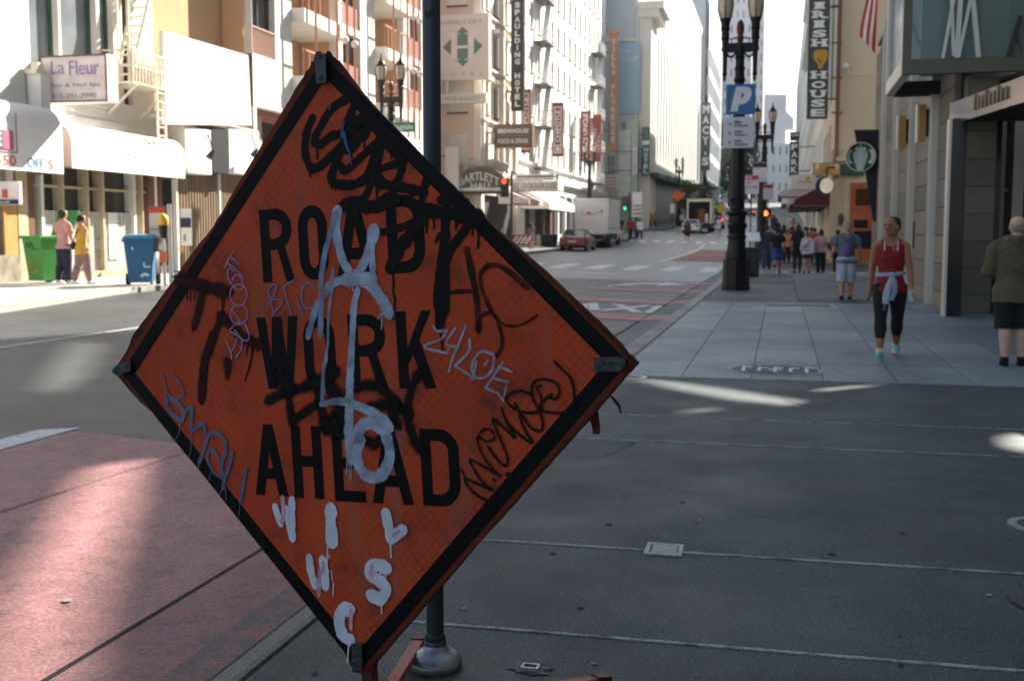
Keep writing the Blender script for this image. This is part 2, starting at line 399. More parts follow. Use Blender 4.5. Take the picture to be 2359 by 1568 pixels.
tag(part('sky_sheen_road', light, ground_mat('sky_sheen_asphalt', srgb(128, 133, 137), (.35, .35, .35), .4, .22, .5, .3, 50, spec=.5), flip=False), kind='structure')
mbt = MB(); put_text(mbt, "TAXI", (0, 0, 0), UX, UY, 2.75, 2.3, .03)
for v_ in mbt.v:
    x, y = -5.2 + v_.x, 22.65 + v_.y + .1 * (2.75 - v_.x); v_.x, v_.y, v_.z = x, y, road_z(x, y) + .009
tag(part('taxi_marking', mbt, WHITEP, flip=False), kind='structure')
def arrow(x, y):
    a = [(x, y), (x + .35, y), (x + .42, y + 1.6), (x + .75, y + 2.2), (x + 1.5, y + 2.3), (x + 1.5, y + 3), (x + 2.3, y + 1.95), (x + 1.5, y + .95), (x + 1.5, y + 1.6), (x + .95, y + 1.5), (x + .62, y + .9)]
    a = [(p, y + (q - y) * 1.5) for p, q in a]
    paint('turn_arrow', a, WHITEP, .013)
arrow(-5.1, 32.6)
for k in range(8):
    x = -2.55 - 1.62 * k; paint('crosswalk_stripe', [(x - .72, 47.6), (x, 47.6), (x, 52.6), (x - .72, 52.6)], WHITEP, n=3)
paint('stop_line', [(-14, 43.2), (-5.8, 43.2), (-5.8, 43.6), (-14, 43.6)], WHITEP)
for k in range(9):
    x = -2.8 - 1.15 * k; paint('crosswalk_stripe', [(x - .55, 93), (x, 93), (x, 95.6), (x - .55, 95.6)], WHITEP, .01)
    paint('crosswalk_stripe', [(x - .55, 108), (x, 108), (x, 110.6), (x - .55, 110.6)], WHITEP, .02)
paint('red_lane', [(-5.6, 60), (-2.2, 60), (-2.2, 84), (-5.6, 84)], REDF, .01, n=12)
paint('lane_line', [(-6, 58), (-5.75, 58), (-5.75, 92), (-6, 92)], WHITEP, .012, n=14)
paint('lane_line', [(-9.56, 12), (-9.49, 12), (-9.49, 40), (-9.56, 40)], WHITEP, n=8)
paint('lane_line', [(-12.2, 24), (-12.05, 24), (-12.05, 41), (-12.2, 41)], WHITEP, n=6)
paint('kerb_paint', [(-1.6, 58), (2.4, 58), (2.4, 58.5), (-1.6, 58.5)], mat('yellow_paint', srgb(205, 160, 60), .7), .008, zr)
for k in range(5):
    x = -1.2 - 0 + 1.0 * k; paint('crosswalk_stripe', [(x, 46.4), (x + .55, 46.4), (x + .55, 48), (x, 48)], WHITEP, .012, lambda X, Y: rise(Y) - .1)

# manholes, box covers, litter on the ground
IRON = mat('cast_iron', srgb(66, 72, 78), .6, .35, .3, 6, .3, 60)
IRONL = mat('worn_steel', srgb(170, 174, 176), .38, .6, .25, 8, .2, 80)
IROND = mat('dark_iron', (.022, .025, .028), .5, .4, .3, 8)
def ringmb(c, r0, r1, z0, z1, n=32):
    mb = MB(); c = Vector(c)
    for k in range(n):
        a, b = 2 * math.pi * k / n, 2 * math.pi * (k + 1) / n
        P = lambda t, r, z: c + Vector((math.cos(t) * r, math.sin(t) * r, z))
        mb.hexa([P(a, r0, z0), P(a, r1, z0), P(b, r1, z0), P(b, r0, z0)], [P(a, r0, z1), P(a, r1, z1), P(b, r1, z1), P(b, r0, z1)])
    return mb
def manhole(label, dx, dy, r, kind=0, z=0.0):
    c = PZ(dx, dy, z); c.z = z
    t = thing('manhole_cover', label, 'manhole cover', c)
    if kind == 0:
        part('rim', ringmb(c, r, r * 1.13, -.01, .004), PAVE[2], t)
        part('gap', ringmb(c, r * .955, r, -.01, .003), IROND, t)
        part('cover', MB().lathe([(0, -.01), (r * .955, -.01), (r * .955, .005), (0, .005)], c, 32), IRON, t)
        for k in range(5):
            x = (k - 2) * r * .36; h = r * .5 * (1 if k % 2 == 0 else .8)
            m_ = MB().box(c + Vector((x - r * .04, -h, .0)), c + Vector((x + r * .04, h, .009)))
            m_.box(c + Vector((x + r * .04, h - r * .16, 0)), c + Vector((x + r * .2, h, .009))); part('raised_bar', m_, IRONL, t)
        part('raised_hub', ringmb(c, r * .10, r * .16, 0, .0085), IRONL, t)
    else:
        part('rim', ringmb(c, r * .74, r, -.01, .006), IRONL if kind == 1 else IRON, t)
        part('cover', MB().lathe([(0, -.01), (r * .73, -.01), (r * .73, .003), (0, .003)], c, 28), IRON if kind == 1 else IROND, t)
        if kind == 2: part('gap', ringmb(c, r, r * 1.03, -.01, .003), IROND, t)
    return t
manhole('large round iron cover with raised bars set in the pale slabs', 1785, 852, .46)
manhole('small dark cover with pale rim beside the sign\'s right corner', 1455, 869, .16, 1)
manhole('pale steel ringed cover at the frame\'s right edge', 2402, 1210, .165, 1)
manhole('dark flush iron cover in the near concrete at bottom right', 2455, 1388, .21, 2)
c = PZ(1840, 703, 0)
t = thing('grate', 'dark rectangular iron grate in the slabs far behind the round cover', 'grate', c)
part('frame', MB().box(c + Vector((-.62, -.3, -.01)), c + Vector((.62, .3, .004))), IRON, t)
for k in range(9): part('bar', MB().box(c + Vector((-.58 + k * .135, -.26, 0)), c + Vector((-.51 + k * .135, .26, .008))), IROND, t)
q = [PZ(x, y, 0) for x, y in ((1493, 1251), (1576, 1257), (1571, 1282), (1482, 1276))]
ctr = sum(q, Vector()) / 4
t = thing('utility_cover', 'small white rectangular utility box lid set in dark concrete', 'utility cover', ctr)
inn = [p.lerp(ctr, .24) for p in q]; up = Vector((0, 0, .008))
fr = MB()
for i in range(4):
    j = (i + 1) % 4; fr.hexa([q[i], q[j], inn[j], inn[i]], [q[i] + up, q[j] + up, inn[j] + up, inn[i] + up])
part('frame', fr, mat('white_cement', srgb(196, 198, 196), .8, 0, .2, 25, .5, 90, dirt=.5, dscale=14), t)
part('gap', MB().poly([p.lerp(ctr, .23) + Vector((0, 0, .002)) for p in q]), IRON, t, flip=False)
lid = [p.lerp(ctr, .31) for p in q]; lid[3] = lid[3].lerp(ctr, .12)
part('lid', MB().hexa([p + Vector((0, 0, -.002)) for p in lid], [p + Vector((0, 0, .0065)) for p in lid]), mat('worn_lid', srgb(180, 182, 182), .7, .1, .3, 18, .5, 60, dirt=.7, dscale=20), t)
c = PZ(1222, 1541, 0)
t = thing('post_stump', 'rusty cut off square post stump in a pale cement patch', 'post stump', c)
pts = []
for k in range(26):
    a = 2 * math.pi * k / 26; r_ = random.uniform(.55, 1.1); pts.append(c + Vector((math.cos(a) * .085 * r_, math.sin(a) * .06 * r_, .003)))
part('cement_patch', MB().poly(pts), ground_mat('cement_smear', srgb(120, 124, 126), (.6, .6, .6), .3, .4, .85, .4, 60, (.42, .6, .9), srgb(72, 78, 82)), t, flip=False)
sq = MB()
for a, b in (((-.03, -.022), (.03, -.014)), ((-.03, .014), (.03, .022)), ((-.03, -.014), (-.022, .014)), ((.022, -.014), (.03, .014))):
    sq.box(c + Vector((a[0], a[1], 0)), c + Vector((b[0], b[1], .014)))
part('tube_rim', sq, IRONL, t)
part('hole', MB().box(c + Vector((-.022, -.014, .003)), c + Vector((.022, .014, .0045))), IRON, t)
part('pit', MB().disc(c + Vector((.035, .05, .0045)), UX, UY, .02, .014, 12), IRON, t, flip=False)
c = PZ(1607, 1197, .006)
t = thing('cigarette_end', 'tan cigarette end lying alone on the dark concrete', 'cigarette end', c)
part('filter', MB().tube([c + Vector((-.012, .002, 0)), c + Vector((.006, -.001, 0))], .0042, 8), mat('filter_tan', srgb(190, 130, 70), .8), t)
part('paper', MB().tube([c + Vector((.006, -.001, 0)), c + Vector((.014, -.002, 0))], .0042, 8), mat('paper_white', srgb(205, 200, 190), .8), t)
gum = MB()
for k in range(110):
    x, y = random.uniform(-1.6, 3.4), random.uniform(3.3, 24); r_ = random.uniform(.005, .014)
    gum.disc((x, y, .0028), UX, UY, r_, r_ * random.uniform(.7, 1.2), 9)
for k in range(60):
    x, y = random.uniform(-11, -2.5), random.uniform(3.3, 22); r_ = random.uniform(.008, .026)
    gum.disc((x, y, road_z(x, y) + .0135), UX, UY, r_, r_ * random.uniform(.6, 1.2), 9)
for k in range(9000):
    x = random.uniform(-9, 3.2); y = random.uniform(3.2, 13); r_ = random.uniform(.0012, .0034)
    gum.disc((x, y, (.0026 if x > -1.69 else road_z(x, y) + .0135)), UX, UY, r_, r_, 4) if not -2.46 < x < -1.69 else None
tag(part('gum_and_grit', gum, mat('pale_gum', srgb(138, 140, 138), .8), flip=False), 'pale specks of gum and grit on road and pavement', kind='stuff')

dk = MB()
for k in range(220):
    x, y = random.uniform(-1.6, 3.3), random.uniform(3.2, 24); r_ = random.uniform(.006, .022)
    dk.poly([(x + math.cos(a) * r_ * random.uniform(.7, 1.2), y + math.sin(a) * r_ * random.uniform(.7, 1.2), .0032) for a in [2 * math.pi * j / 9 for j in range(9)]])
tag(part('trodden_gum', dk, mat('old_dark_gum', (.016, .017, .018), .8), flip=False), 'dark trodden gum spots on the pavement', kind='stuff')
def crack(pts, w_=.006):
    q = []; P = [Vector((*p, 0)) for p in pts]; path = []
    for a, b in zip(P, P[1:]):
        n = max(2, int((b - a).length / .05))
        for i in range(n): path.append(a.lerp(b, i / n) + Vector((random.uniform(-1, 1), random.uniform(-1, 1), 0)) * .012)
    m_ = MB()
    for a, b in zip(path, path[1:]):
        n = Vector((-(b - a).y, (b - a).x, 0)).normalized() * w_ / 2 * random.uniform(.5, 1.3); m_.quad(*[(p.x, p.y, .0036) for p in (a - n, a + n, b + n, b - n)])
    tag(part('crack', m_, JOINT, flip=False), kind='structure')
crack([(1.9, 8.0), (2.1, 8.4), (2.0, 9.0)]); crack([(-1.5, 6.9), (-1.1, 7.3), (-.95, 7.9)], .005); crack([(.8, 4.0), (1.05, 4.4), (1.0, 5.1)], .004)
for cx_, cy_, r_ in ((1.4, 6.2, .16), (-.4, 8.4, .2), (2.2, 4.6, .13), (.3, 10.2, .22), (.9, 14.5, .2), (2.0, 18.5, .25)):
    pts = [(cx_ + math.cos(a) * r_ * random.uniform(.55, 1.15), cy_ + math.sin(a) * r_ * 1.3 * random.uniform(.55, 1.15), .0026) for a in [2 * math.pi * j / 22 for j in range(22)]]
    tag(part('stain', MB().poly(pts), ground_mat('wet_stain_%d' % int(r_ * 100), srgb(50, 56, 58), (.36, .38, .38), .5, .34, .6, .4, 85) if cy_ < 11 else ground_mat('slab_stain_%d' % int(r_ * 100), srgb(118, 124, 127), (.5, .5, .5), .3, .2, .6, .2, 90), flip=False), kind='structure')
# ------------------------------------------------------------------ the diamond sign
SC = Vector((-1.154, 2.8772, 1.0924)); SU = Vector((.96424, -.25634, .06732)).normalized()
SV = Vector((-.06217, .02815, .99767)); SV = (SV - SU * SV.dot(SU)).normalized(); SN = SU.cross(SV)
SM = Matrix((SU, SV, SN)).transposed().to_4x4()
CROP = {'A': (560, 100, 3.408), 'B': (400, 460, 3.137), 'C': (900, 460, 3.135), 'D': (250, 820, 3.137), 'E': (800, 860, 3.136), 'G': (600, 1180, 3.2536)}
KF = 2359 / 2500
def suv(k, x, y):
    a, b, s = CROP[k]; d = ray((a + x / s) * KF, (b + y / s) * KF); p = O + d * ((SC - O).dot(SN) / d.dot(SN)) - SC
    return Vector((p.dot(SU), p.dot(SV)))
sign = thing('road_work_sign', 'battered orange diamond road work sign covered in graffiti on the near pavement', 'road sign', (SC.x, SC.y, 0))
sign_off = SC - Vector((SC.x, SC.y, 0))
def spart(name, mb, m, parent=None, attr=None, smooth=False, flip=True, bevel=0):
    o = part(name, mb, m, None, smooth, bevel, True, None, flip)
    o.parent = parent or sign; ORG[o.name] = ORG[sign.name]
    if parent is None: o.matrix_local = Matrix.Translation(sign_off) @ SM
    if attr is not None:
        a = o.data.attributes.new("paint", 'FLOAT', 'POINT'); a.data.foreach_set("value", attr)
    return o
def sheeting():
    m = bpy.data.materials.new("orange_sheeting"); m.use_nodes = True
    n, l = m.node_tree.nodes, m.node_tree.links; b = n["Principled BSDF"]; b.inputs["Roughness"].default_value = .6; b.inputs["Specular IOR Level"].default_value = .15
    tc = n.new("ShaderNodeTexCoord"); P = tc.outputs["Object"]
    sep = n.new("ShaderNodeSeparateXYZ"); l.new(P, sep.inputs[0]); X, Y = sep.outputs[0], sep.outputs[1]
    def M(op, a, c=None, d=None):
        q = n.new("ShaderNodeMath"); q.operation = op
        for i, s in enumerate((a, c, d)):
            if s is None: continue
            if isinstance(s, (int, float)): q.inputs[i].default_value = s
            else: l.new(s, q.inputs[i])
        return q.outputs[0]
    def rng(s, a, c, lo, hi):
        r = n.new("ShaderNodeMapRange"); r.inputs[1].default_value = a; r.inputs[2].default_value = c; r.inputs[3].default_value = lo; r.inputs[4].default_value = hi
        l.new(s, r.inputs[0]); return r.outputs[0]
    def nz(sc, det=6, ro=.6, mp=None):
        t = n.new("ShaderNodeTexNoise"); t.inputs["Scale"].default_value = sc; t.inputs["Detail"].default_value = det; t.inputs["Roughness"].default_value = ro
        if mp:
            q = n.new("ShaderNodeMapping"); q.inputs["Scale"].default_value = mp; l.new(P, q.inputs[0]); l.new(q.outputs[0], t.inputs["Vector"])
        else: l.new(P, t.inputs["Vector"])
        return t.outputs["Fac"]
    def mix(a, c, f):
        q = n.new("ShaderNodeMix"); q.data_type = 'RGBA'
        if isinstance(a, tuple): q.inputs["A"].default_value = (*a, 1)
        else: l.new(a, q.inputs["A"])
        q.inputs["B"].default_value = (*c, 1); l.new(f, q.inputs["Factor"]); return q.outputs["Result"]
    def line(s):
        fr = M('FRACT', M('MULTIPLY', s, 1 / (.0215 * 1.414))); d = M('ABSOLUTE', M('SUBTRACT', fr, .5)); return rng(d, .445, .485, 0, 1)
    g = M('MAXIMUM', line(M('ADD', X, Y)), line(M('SUBTRACT', X, Y)))
    g = M('MULTIPLY', g, rng(nz(5), .32, .68, .08, .95))
    c = mix(srgb(192, 77, 41), srgb(168, 62, 33), rng(nz(3.2, 7), .35, .65, 0, 1))
    c = mix(c, srgb(190, 92, 54), rng(nz(1.6, 6, .6, (1, .35, 1)), .55, .75, 0, .6))
    c = mix(c, srgb(90, 40, 28), M('MULTIPLY', g, .9))
    c = mix(c, srgb(74, 50, 42), rng(nz(6, 10, .78), .52, .68, 0, .9))
    c = mix(c, srgb(40, 26, 22), rng(nz(42, 6, .7), .68, .76, 0, .9))
    c = mix(c, srgb(120, 104, 96), rng(nz(9, 5, .6, (1, .12, 1)), .56, .74, 0, .55))
    dia = M('ADD', M('ABSOLUTE', X), M('ABSOLUTE', Y))
    edge = M('ADD', dia, rng(nz(14, 6, .7), .3, .7, -.012, .012))
    c = mix(c, srgb(104, 42, 26), rng(edge, .79, .826, 0, 1))
    c = mix(c, srgb(52, 26, 20), rng(edge, .846, .862, 0, .9))
    top = M('ADD', Y, rng(nz(12, 7, .7), .3, .7, -.05, .05)); c = mix(c, srgb(40, 22, 18), rng(top, .74, .82, 0, .85))
    l.new(c, b.inputs["Base Color"])
    bp = n.new("ShaderNodeBump"); bp.inputs["Strength"].default_value = .25; bp.inputs["Distance"].default_value = .004
    l.new(M('SUBTRACT', nz(20, 4), M('MULTIPLY', g, .5)), bp.inputs["Height"]); l.new(bp.outputs[0], b.inputs["Normal"])
    return m
outline = ([('A', p) for p in ((0, 1310), (110, 1130), (210, 962), (300, 815), (380, 690), (445, 575), (500, 492), (548, 400), (600, 322), (618, 300), (640, 250), (662, 235), (680, 190), (672, 180), (700, 172), (708, 130), (722, 92), (745, 88), (762, 112), (800, 118), (816, 82), (832, 100), (838, 118), (868, 140), (878, 165), (898, 160), (930, 205), (1000, 300), (1100, 430), (1250, 600), (1440, 790), (1640, 1000), (1850, 1200))]
           + [('C', p) for p in ((780, 130), (845, 195), (930, 272), (1120, 432), (1300, 590), (1450, 728), (1600, 868), (1800, 1058), (1930, 1190), (1985, 1268), (2000, 1270), (2062, 1335))]
           + [('E', p) for p in ((2190, 292), (2040, 470), (1880, 650), (1600, 962), (1400, 1190), (1130, 1482))]
           + [('G', p) for p in ((1600, 762), (1380, 1022), (1240, 1182), (1100, 1345), (1032, 1422), (1012, 1480), (985, 1500), (930, 1508), (868, 1500), (848, 1470), (802, 1388), (768, 1290), (700, 1225), (640, 1150), (540, 1000), (470, 890), (400, 782), (250, 592), (100, 442))]
           + [('D', p) for p in ((1225, 1568), (1130, 1470), (1040, 1370), (930, 1230), (830, 1102), (740, 1020), (660, 932), (550, 802), (380, 582), (300, 515), (240, 452), (180, 385), (120, 312), (90, 268), (96, 245), (120, 212), (150, 170), (190, 105), (228, 0))]
           + [('B', p) for p in ((30, 760), (110, 650), (180, 548), (250, 450), (320, 368), (380, 290), (430, 205), (470, 140))])
oc = [suv(k, *p) for k, p in outline]
ol = []
for i, p in enumerate(oc):
    q = oc[(i + 1) % len(oc)]; k = max(1, int((q - p).length / .02))
    for j in range(k):
        s_ = p.lerp(q, j / k); ol.append(s_ + Vector((random.uniform(-1, 1), random.uniform(-1, 1))) * (.0011 if j else 0))
spart('panel', MB().prism([(p.x, p.y, -.011) for p in ol], (0, 0, .011)), sheeting())
INK = mat('black_sign_ink', srgb(11, 11, 13), .6, 0, .35, 14, 0, 60, spec=.12)
bmb = MB()
def dia4(tr, br, bl, tl): return [((tr - tl) / 2, (tr + tl) / 2), ((tr + br) / 2, (tr - br) / 2), ((br - bl) / 2, -(br + bl) / 2), (-(tl + bl) / 2, (tl - bl) / 2)]
d_o, d_i = dia4(.842, .837, .836, .823), dia4(.785, .779, .779, .766)
for i in range(4):
    a, b_, c_, d_ = d_o[i], d_o[(i + 1) % 4], d_i[(i + 1) % 4], d_i[i]; N_ = 26
    for k in range(N_):
        f = lambda p, q, t: Vector((p[0] + (q[0] - p[0]) * t, p[1] + (q[1] - p[1]) * t, .0008))
        bmb.quad(f(a, b_, k / N_), f(a, b_, (k + 1) / N_), f(d_, c_, (k + 1) / N_), f(d_, c_, k / N_))
spart('black_border', bmb, INK, flip=False)
# the legend, stroke by stroke
LH, LS = .2028, .0325
def glyph(ch, x0, x1, y):
    mb = MB(); z = [.0009]
    def q(*p):
        z[0] += .00006; mb.poly([(x0 + a * (x1 - x0), y + b * LH, z[0]) for a, b in p])
    s = LS / (x1 - x0); t = LS * .95 / LH
    def arcband(cx, cy, rx, ry, a0, a1, n=14):
        z[0] += .00006; w_ = x1 - x0
        P = lambda a, k: (x0 + cx * w_ + math.cos(a) * (rx * w_ - k * LS), y + cy * LH + math.sin(a) * (ry * LH - k * LS), z[0])
        for i in range(n):
            a, b_ = a0 + (a1 - a0) * i / n, a0 + (a1 - a0) * (i + 1) / n; mb.quad(P(a, 0), P(b_, 0), P(b_, 1), P(a, 1))
    pi = math.pi
    if ch == 'H': q((0, 0), (s, 0), (s, 1), (0, 1)); q((1 - s, 0), (1, 0), (1, 1), (1 - s, 1)); q((s, .44), (1 - s, .44), (1 - s, .44 + t), (s, .44 + t))
    if ch == 'E': q((0, 0), (s, 0), (s, 1), (0, 1)); q((s, 0), (1, 0), (1, t), (s, t)); q((s, 1 - t), (.97, 1 - t), (.97, 1), (s, 1)); q((s, .45), (.86, .45), (.86, .45 + t), (s, .45 + t))
    if ch == 'A':
        q((0, 0), (s * 1.02, 0), (.5 + s * .52, 1), (.5 - s * .5, 1)); q((1 - s * 1.02, 0), (1, 0), (.5 + s * .52, 1), (.5 - s * .5, 1)); q((.25, .23), (.75, .23), (.70, .23 + t), (.30, .23 + t))
    if ch == 'W':
        a = s * .5; q((0, 1), (s, 1), (.32 + a * .6, 0), (.32 - a * 1.1, 0)); q((.5 - a, 1), (.5 + a, 1), (.32 + a * 1.1, 0), (.32 - a * .6, 0))
        q((.5 - a, 1), (.5 + a, 1), (.68 + a * .6, 0), (.68 - a * 1.1, 0)); q((1 - s, 1), (1, 1), (.68 + a * 1.1, 0), (.68 - a * .6, 0))
    if ch == 'K':
        q((0, 0), (s, 0), (s, 1), (0, 1)); q((s, .30), (s, .52), (.72, 1), (1, 1)[::1] if False else (.99, 1)); q((.36, .54), (.60, .68), (1.02, 0), (.72, 0))
    if ch == 'O':
        w_ = (x1 - x0); ry = .29; q((0, ry), (s, ry), (s, 1 - ry), (0, 1 - ry)); q((1 - s, ry), (1, ry), (1, 1 - ry), (1 - s, 1 - ry))
        arcband(.5, 1 - ry, .5, ry, 0, pi); arcband(.5, ry, .5, ry, pi, 2 * pi)
    if ch == 'D':
        q((0, 0), (s, 0), (s, 1), (0, 1)); r_ = .30
        q((s, 1 - t), (.5, 1 - t), (.5, 1), (s, 1)); q((s, 0), (.5, 0), (.5, t), (s, t)); q((1 - s, r_), (1, r_), (1, 1 - r_), (1 - s, 1 - r_))
        arcband(.5, 1 - r_, .5, r_, 0, pi / 2); arcband(.5, r_, .5, r_, -pi / 2, 0)
    if ch == 'R':
        q((0, 0), (s, 0), (s, 1), (0, 1)); q((s, 1 - t), (.5, 1 - t), (.5, 1), (s, 1)); q((s, .44), (.5, .44), (.5, .44 + t), (s, .44 + t))
        arcband(.5, .74, .5, .26, 0, pi / 2); arcband(.5, .70, .5, .26, -pi / 2, 0); q((1 - s, .70), (1, .70), (1, .74), (1 - s, .74)); q((.50, .48), (.74, .50), (1.03, 0), (.76, 0))
    return mb
for ch, a, b_, y in (('R', -.250, -.140, .2420), ('O', -.1165, -.018, .2410), ('A', .0075, .139, .2425), ('D', .176, .292, .2445),
                     ('W', -.285, -.138, -.0575), ('O', -.122, -.015, -.059), ('R', .031, .150, -.0605), ('K', .187, .300, -.0575),
                     ('A', -.328, -.210, -.3600), ('H', -.187, -.083, -.3635), ('E', -.0465, .0575, -.3665), ('A', .079, .211, -.3665), ('D', .2405, .358, -.3655)):
    spart('letter', glyph(ch, a, b_, y), INK, flip=False)
# graffiti: painted strokes; "paint" is 1 on a stroke's centre line and 0 at its edge
def paint_mat(name, col, soft, rough=.4, thin=.0, var=.3, spec=.4):
    m = mat(name, col, max(rough, .55), 0, var, 16, 0, 50, spec=min(spec, .12) if max(col) < .05 else .3); n, l = m.node_tree.nodes, m.node_tree.links; b = n["Principled BSDF"]
    at = n.new("ShaderNodeAttribute"); at.attribute_name = "paint"
    tc = n.new("ShaderNodeTexCoord"); nz = n.new("ShaderNodeTexNoise"); nz.inputs["Scale"].default_value = 120 if soft < .4 else 240; nz.inputs["Detail"].default_value = 4; l.new(tc.outputs["Object"], nz.inputs["Vector"])
    r = n.new("ShaderNodeMapRange"); r.inputs[1].default_value = .04; r.inputs[2].default_value = .04 + soft; r.interpolation_type = 'SMOOTHSTEP'
    ad = n.new("ShaderNodeMath"); ad.operation = 'MULTIPLY_ADD'; ad.inputs[1].default_value = .5 * max(soft, .3); ad.inputs[2].default_value = -.25 * max(soft, .3)
    l.new(nz.outputs["Fac"], ad.inputs[0]); a2 = n.new("ShaderNodeMath"); a2.operation = 'ADD'; l.new(at.outputs["Fac"], a2.inputs[0]); l.new(ad.outputs[0], a2.inputs[1])
    l.new(a2.outputs[0], r.inputs[0]); src = r.outputs[0]
    if thin:
        n3 = n.new("ShaderNodeTexNoise"); n3.inputs["Scale"].default_value = 22; n3.inputs["Detail"].default_value = 6; l.new(tc.outputs["Object"], n3.inputs["Vector"])
        r3 = n.new("ShaderNodeMapRange"); r3.inputs[1].default_value = .35; r3.inputs[2].default_value = .62; r3.inputs[3].default_value = 1 - thin; r3.inputs[4].default_value = 1; l.new(n3.outputs["Fac"], r3.inputs[0])
        q = n.new("ShaderNodeMath"); q.operation = 'MULTIPLY'; l.new(src, q.inputs[0]); l.new(r3.outputs[0], q.inputs[1]); src = q.outputs[0]
    l.new(src, b.inputs["Alpha"]); return m
def smooth_path(pts, step=.006):
    if len(pts) < 3:
        a, b_ = pts[0], pts[-1]; k = max(2, int((b_ - a).length / step)); return [a.lerp(b_, i / k) for i in range(k + 1)]
    P = [pts[0] * 2 - pts[1]] + pts + [pts[-1] * 2 - pts[-2]]; out = []
    for i in range(1, len(P) - 2):
        p0, p1, p2, p3 = P[i - 1:i + 3]; k = max(2, int((p2 - p1).length / step))
        for j in range(k):
            t = j / k; out.append(.5 * ((2 * p1) + (p2 - p0) * t + (2 * p0 - 5 * p1 + 4 * p2 - p3) * t * t + (3 * p1 - p0 - 3 * p2 + p3) * t ** 3))
    return out + [pts[-1]]
LAYER = [.0016]
GAIN = {'black_spray_soft': 1.5, 'maroon_spray': 1.45, 'black_spray': 1.22, 'worn_black_marker': 1.25, 'chrome_spray': 1.12, 'thin_chrome_spray': 1.3, 'silver_marker': 1.15}
def tag_paint(name, m, strokes, straight=False, wob=.14):
    """strokes: (crop, width or (start, end), points)"""
    mb = MB(); at = []
    for k, w_, pts in strokes:
        LAYER[0] += .00002; z = LAYER[0]; pp = [suv(k, *p) for p in pts]
        path = smooth_path(pp) if not straight else [q for a, b_ in zip(pp, pp[1:]) for q in [a.lerp(b_, i / 6) for i in range(6)]] + [pp[-1]]
        w0, w1 = w_ if isinstance(w_, tuple) else (w_, w_); gk = GAIN.get(m.name, 1); w0, w1 = w0 * gk, w1 * gk; N = len(path); base = len(mb.v); ph = random.uniform(0, 9)
        rowsn = []
        cap = [(-1, .12), (-.86, .52), (-.5, .87)]
        d0 = (path[1] - path[0]).normalized(); d1 = (path[-1] - path[-2]).normalized()
        full = [(path[0] + d0 * (c_ * w0 / 2), d0, w0 * s_) for c_, s_ in cap]
        for i, p in enumerate(path):
            d = (path[min(i + 1, N - 1)] - path[max(i - 1, 0)]).normalized(); ww = lerp(i / max(1, N - 1), w0, w1) * (1 + wob * mnoise.noise(Vector((ph, i * .35, 0))) * 2)
            full.append((p, d, ww))
        full += [(path[-1] - d1 * (c_ * w1 / 2), d1, w1 * s_) for c_, s_ in cap[::-1]]
        for i, (p, d, ww) in enumerate(full):
            nrm = Vector((-d.y, d.x)) * ww / 2; endf = 1 if 2 < i < len(full) - 3 else (.1, .5, .85)[min(i, len(full) - 1 - i)]
            for a, v_ in ((-1, 0), (0, endf), (1, 0)): mb.v.append(Vector((p.x + nrm.x * a, p.y + nrm.y * a, z))); at.append(v_)
        for i in range(len(full) - 1):
            for c_ in (0, 1):
                a = base + i * 3 + c_; mb.f.append((a, a + 1, a + 4, a + 3))
    o = spart(name, mb, m, attr=at, flip=False); return o
K_soft = paint_mat('black_spray_soft', (.003, .003, .003), .75, .5)
K_hard = paint_mat('black_spray', (.003, .003, .0035), .3, .38, .0)
MAROON = paint_mat('maroon_spray', srgb(44, 12, 12), .7, .5)
BROWN = paint_mat('worn_black_marker', srgb(38, 22, 18), .3, .5, .45)
SILVER = paint_mat('silver_marker', srgb(150, 162, 178), .25, .35, .5)
CHROME = paint_mat('chrome_spray', srgb(160, 174, 194), .34, .33, .42, .3)
CHROME2 = paint_mat('thin_chrome_spray', srgb(128, 142, 165), .5, .35, .5)
BLUE = paint_mat('blue_marker', srgb(82, 122, 165), .3, .4, .2)
PURPLE = paint_mat('purple_marker', srgb(165, 128, 172), .3, .4, .25)
SLATE = paint_mat('slate_paint', srgb(88, 102, 128), .14, .4, .1)
WHITE = paint_mat('white_paint_marker', srgb(206, 212, 224), .14, .4, .12, .1)
PINKW = paint_mat('pinkish_thin_paint', srgb(205, 165, 178), .3, .4, .5)
BLUED = paint_mat('blue_smear', srgb(62, 88, 145), .25, .4, .35)
INKM = paint_mat('black_paint_marker', (.008, .007, .007), .25, .4, .1)
tag_paint('maroon_spray_tag', MAROON, [
    ('B', .044, [(120, 690), (250, 735), (370, 765), (480, 790)]), ('B', (.034, .026), [(300, 790), (270, 940), (235, 1055)]),
    ('B', .030, [(445, 985), (400, 1100), (350, 1240), (315, 1350), (303, 1480), (295, 1590)]), ('B', .036, [(450, 985), (540, 1070), (630, 1150), (730, 1195)]),
    ('D', (.026, .034), [(845, -10), (795, 150), (772, 300), (762, 470)]), ('B', .034, [(488, 1345), (490, 1365)])])
tag_paint('maroon_drip', paint_mat('maroon_drip_paint', srgb(28, 8, 9), .2, .4), [
    ('B', (.007, .004), [(450, 840), (452, 950)]), ('B', .004, [(470, 840), (462, 910)]), ('B', .005, [(180, 790), (182, 860)]), ('B', .005, [(205, 790), (207, 860)]), ('B', .005, [(236, 800), (238, 855)]),
    ('B', (.010, .006), [(685, 1220), (665, 1340), (640, 1420), (625, 1470)]), ('B', .006, [(640, 1215), (635, 1270)]), ('B', .005, [(478, 1400), (478, 1455)]), ('B', .005, [(490, 1400), (491, 1465)]), ('B', .005, [(505, 1400), (505, 1450)])])
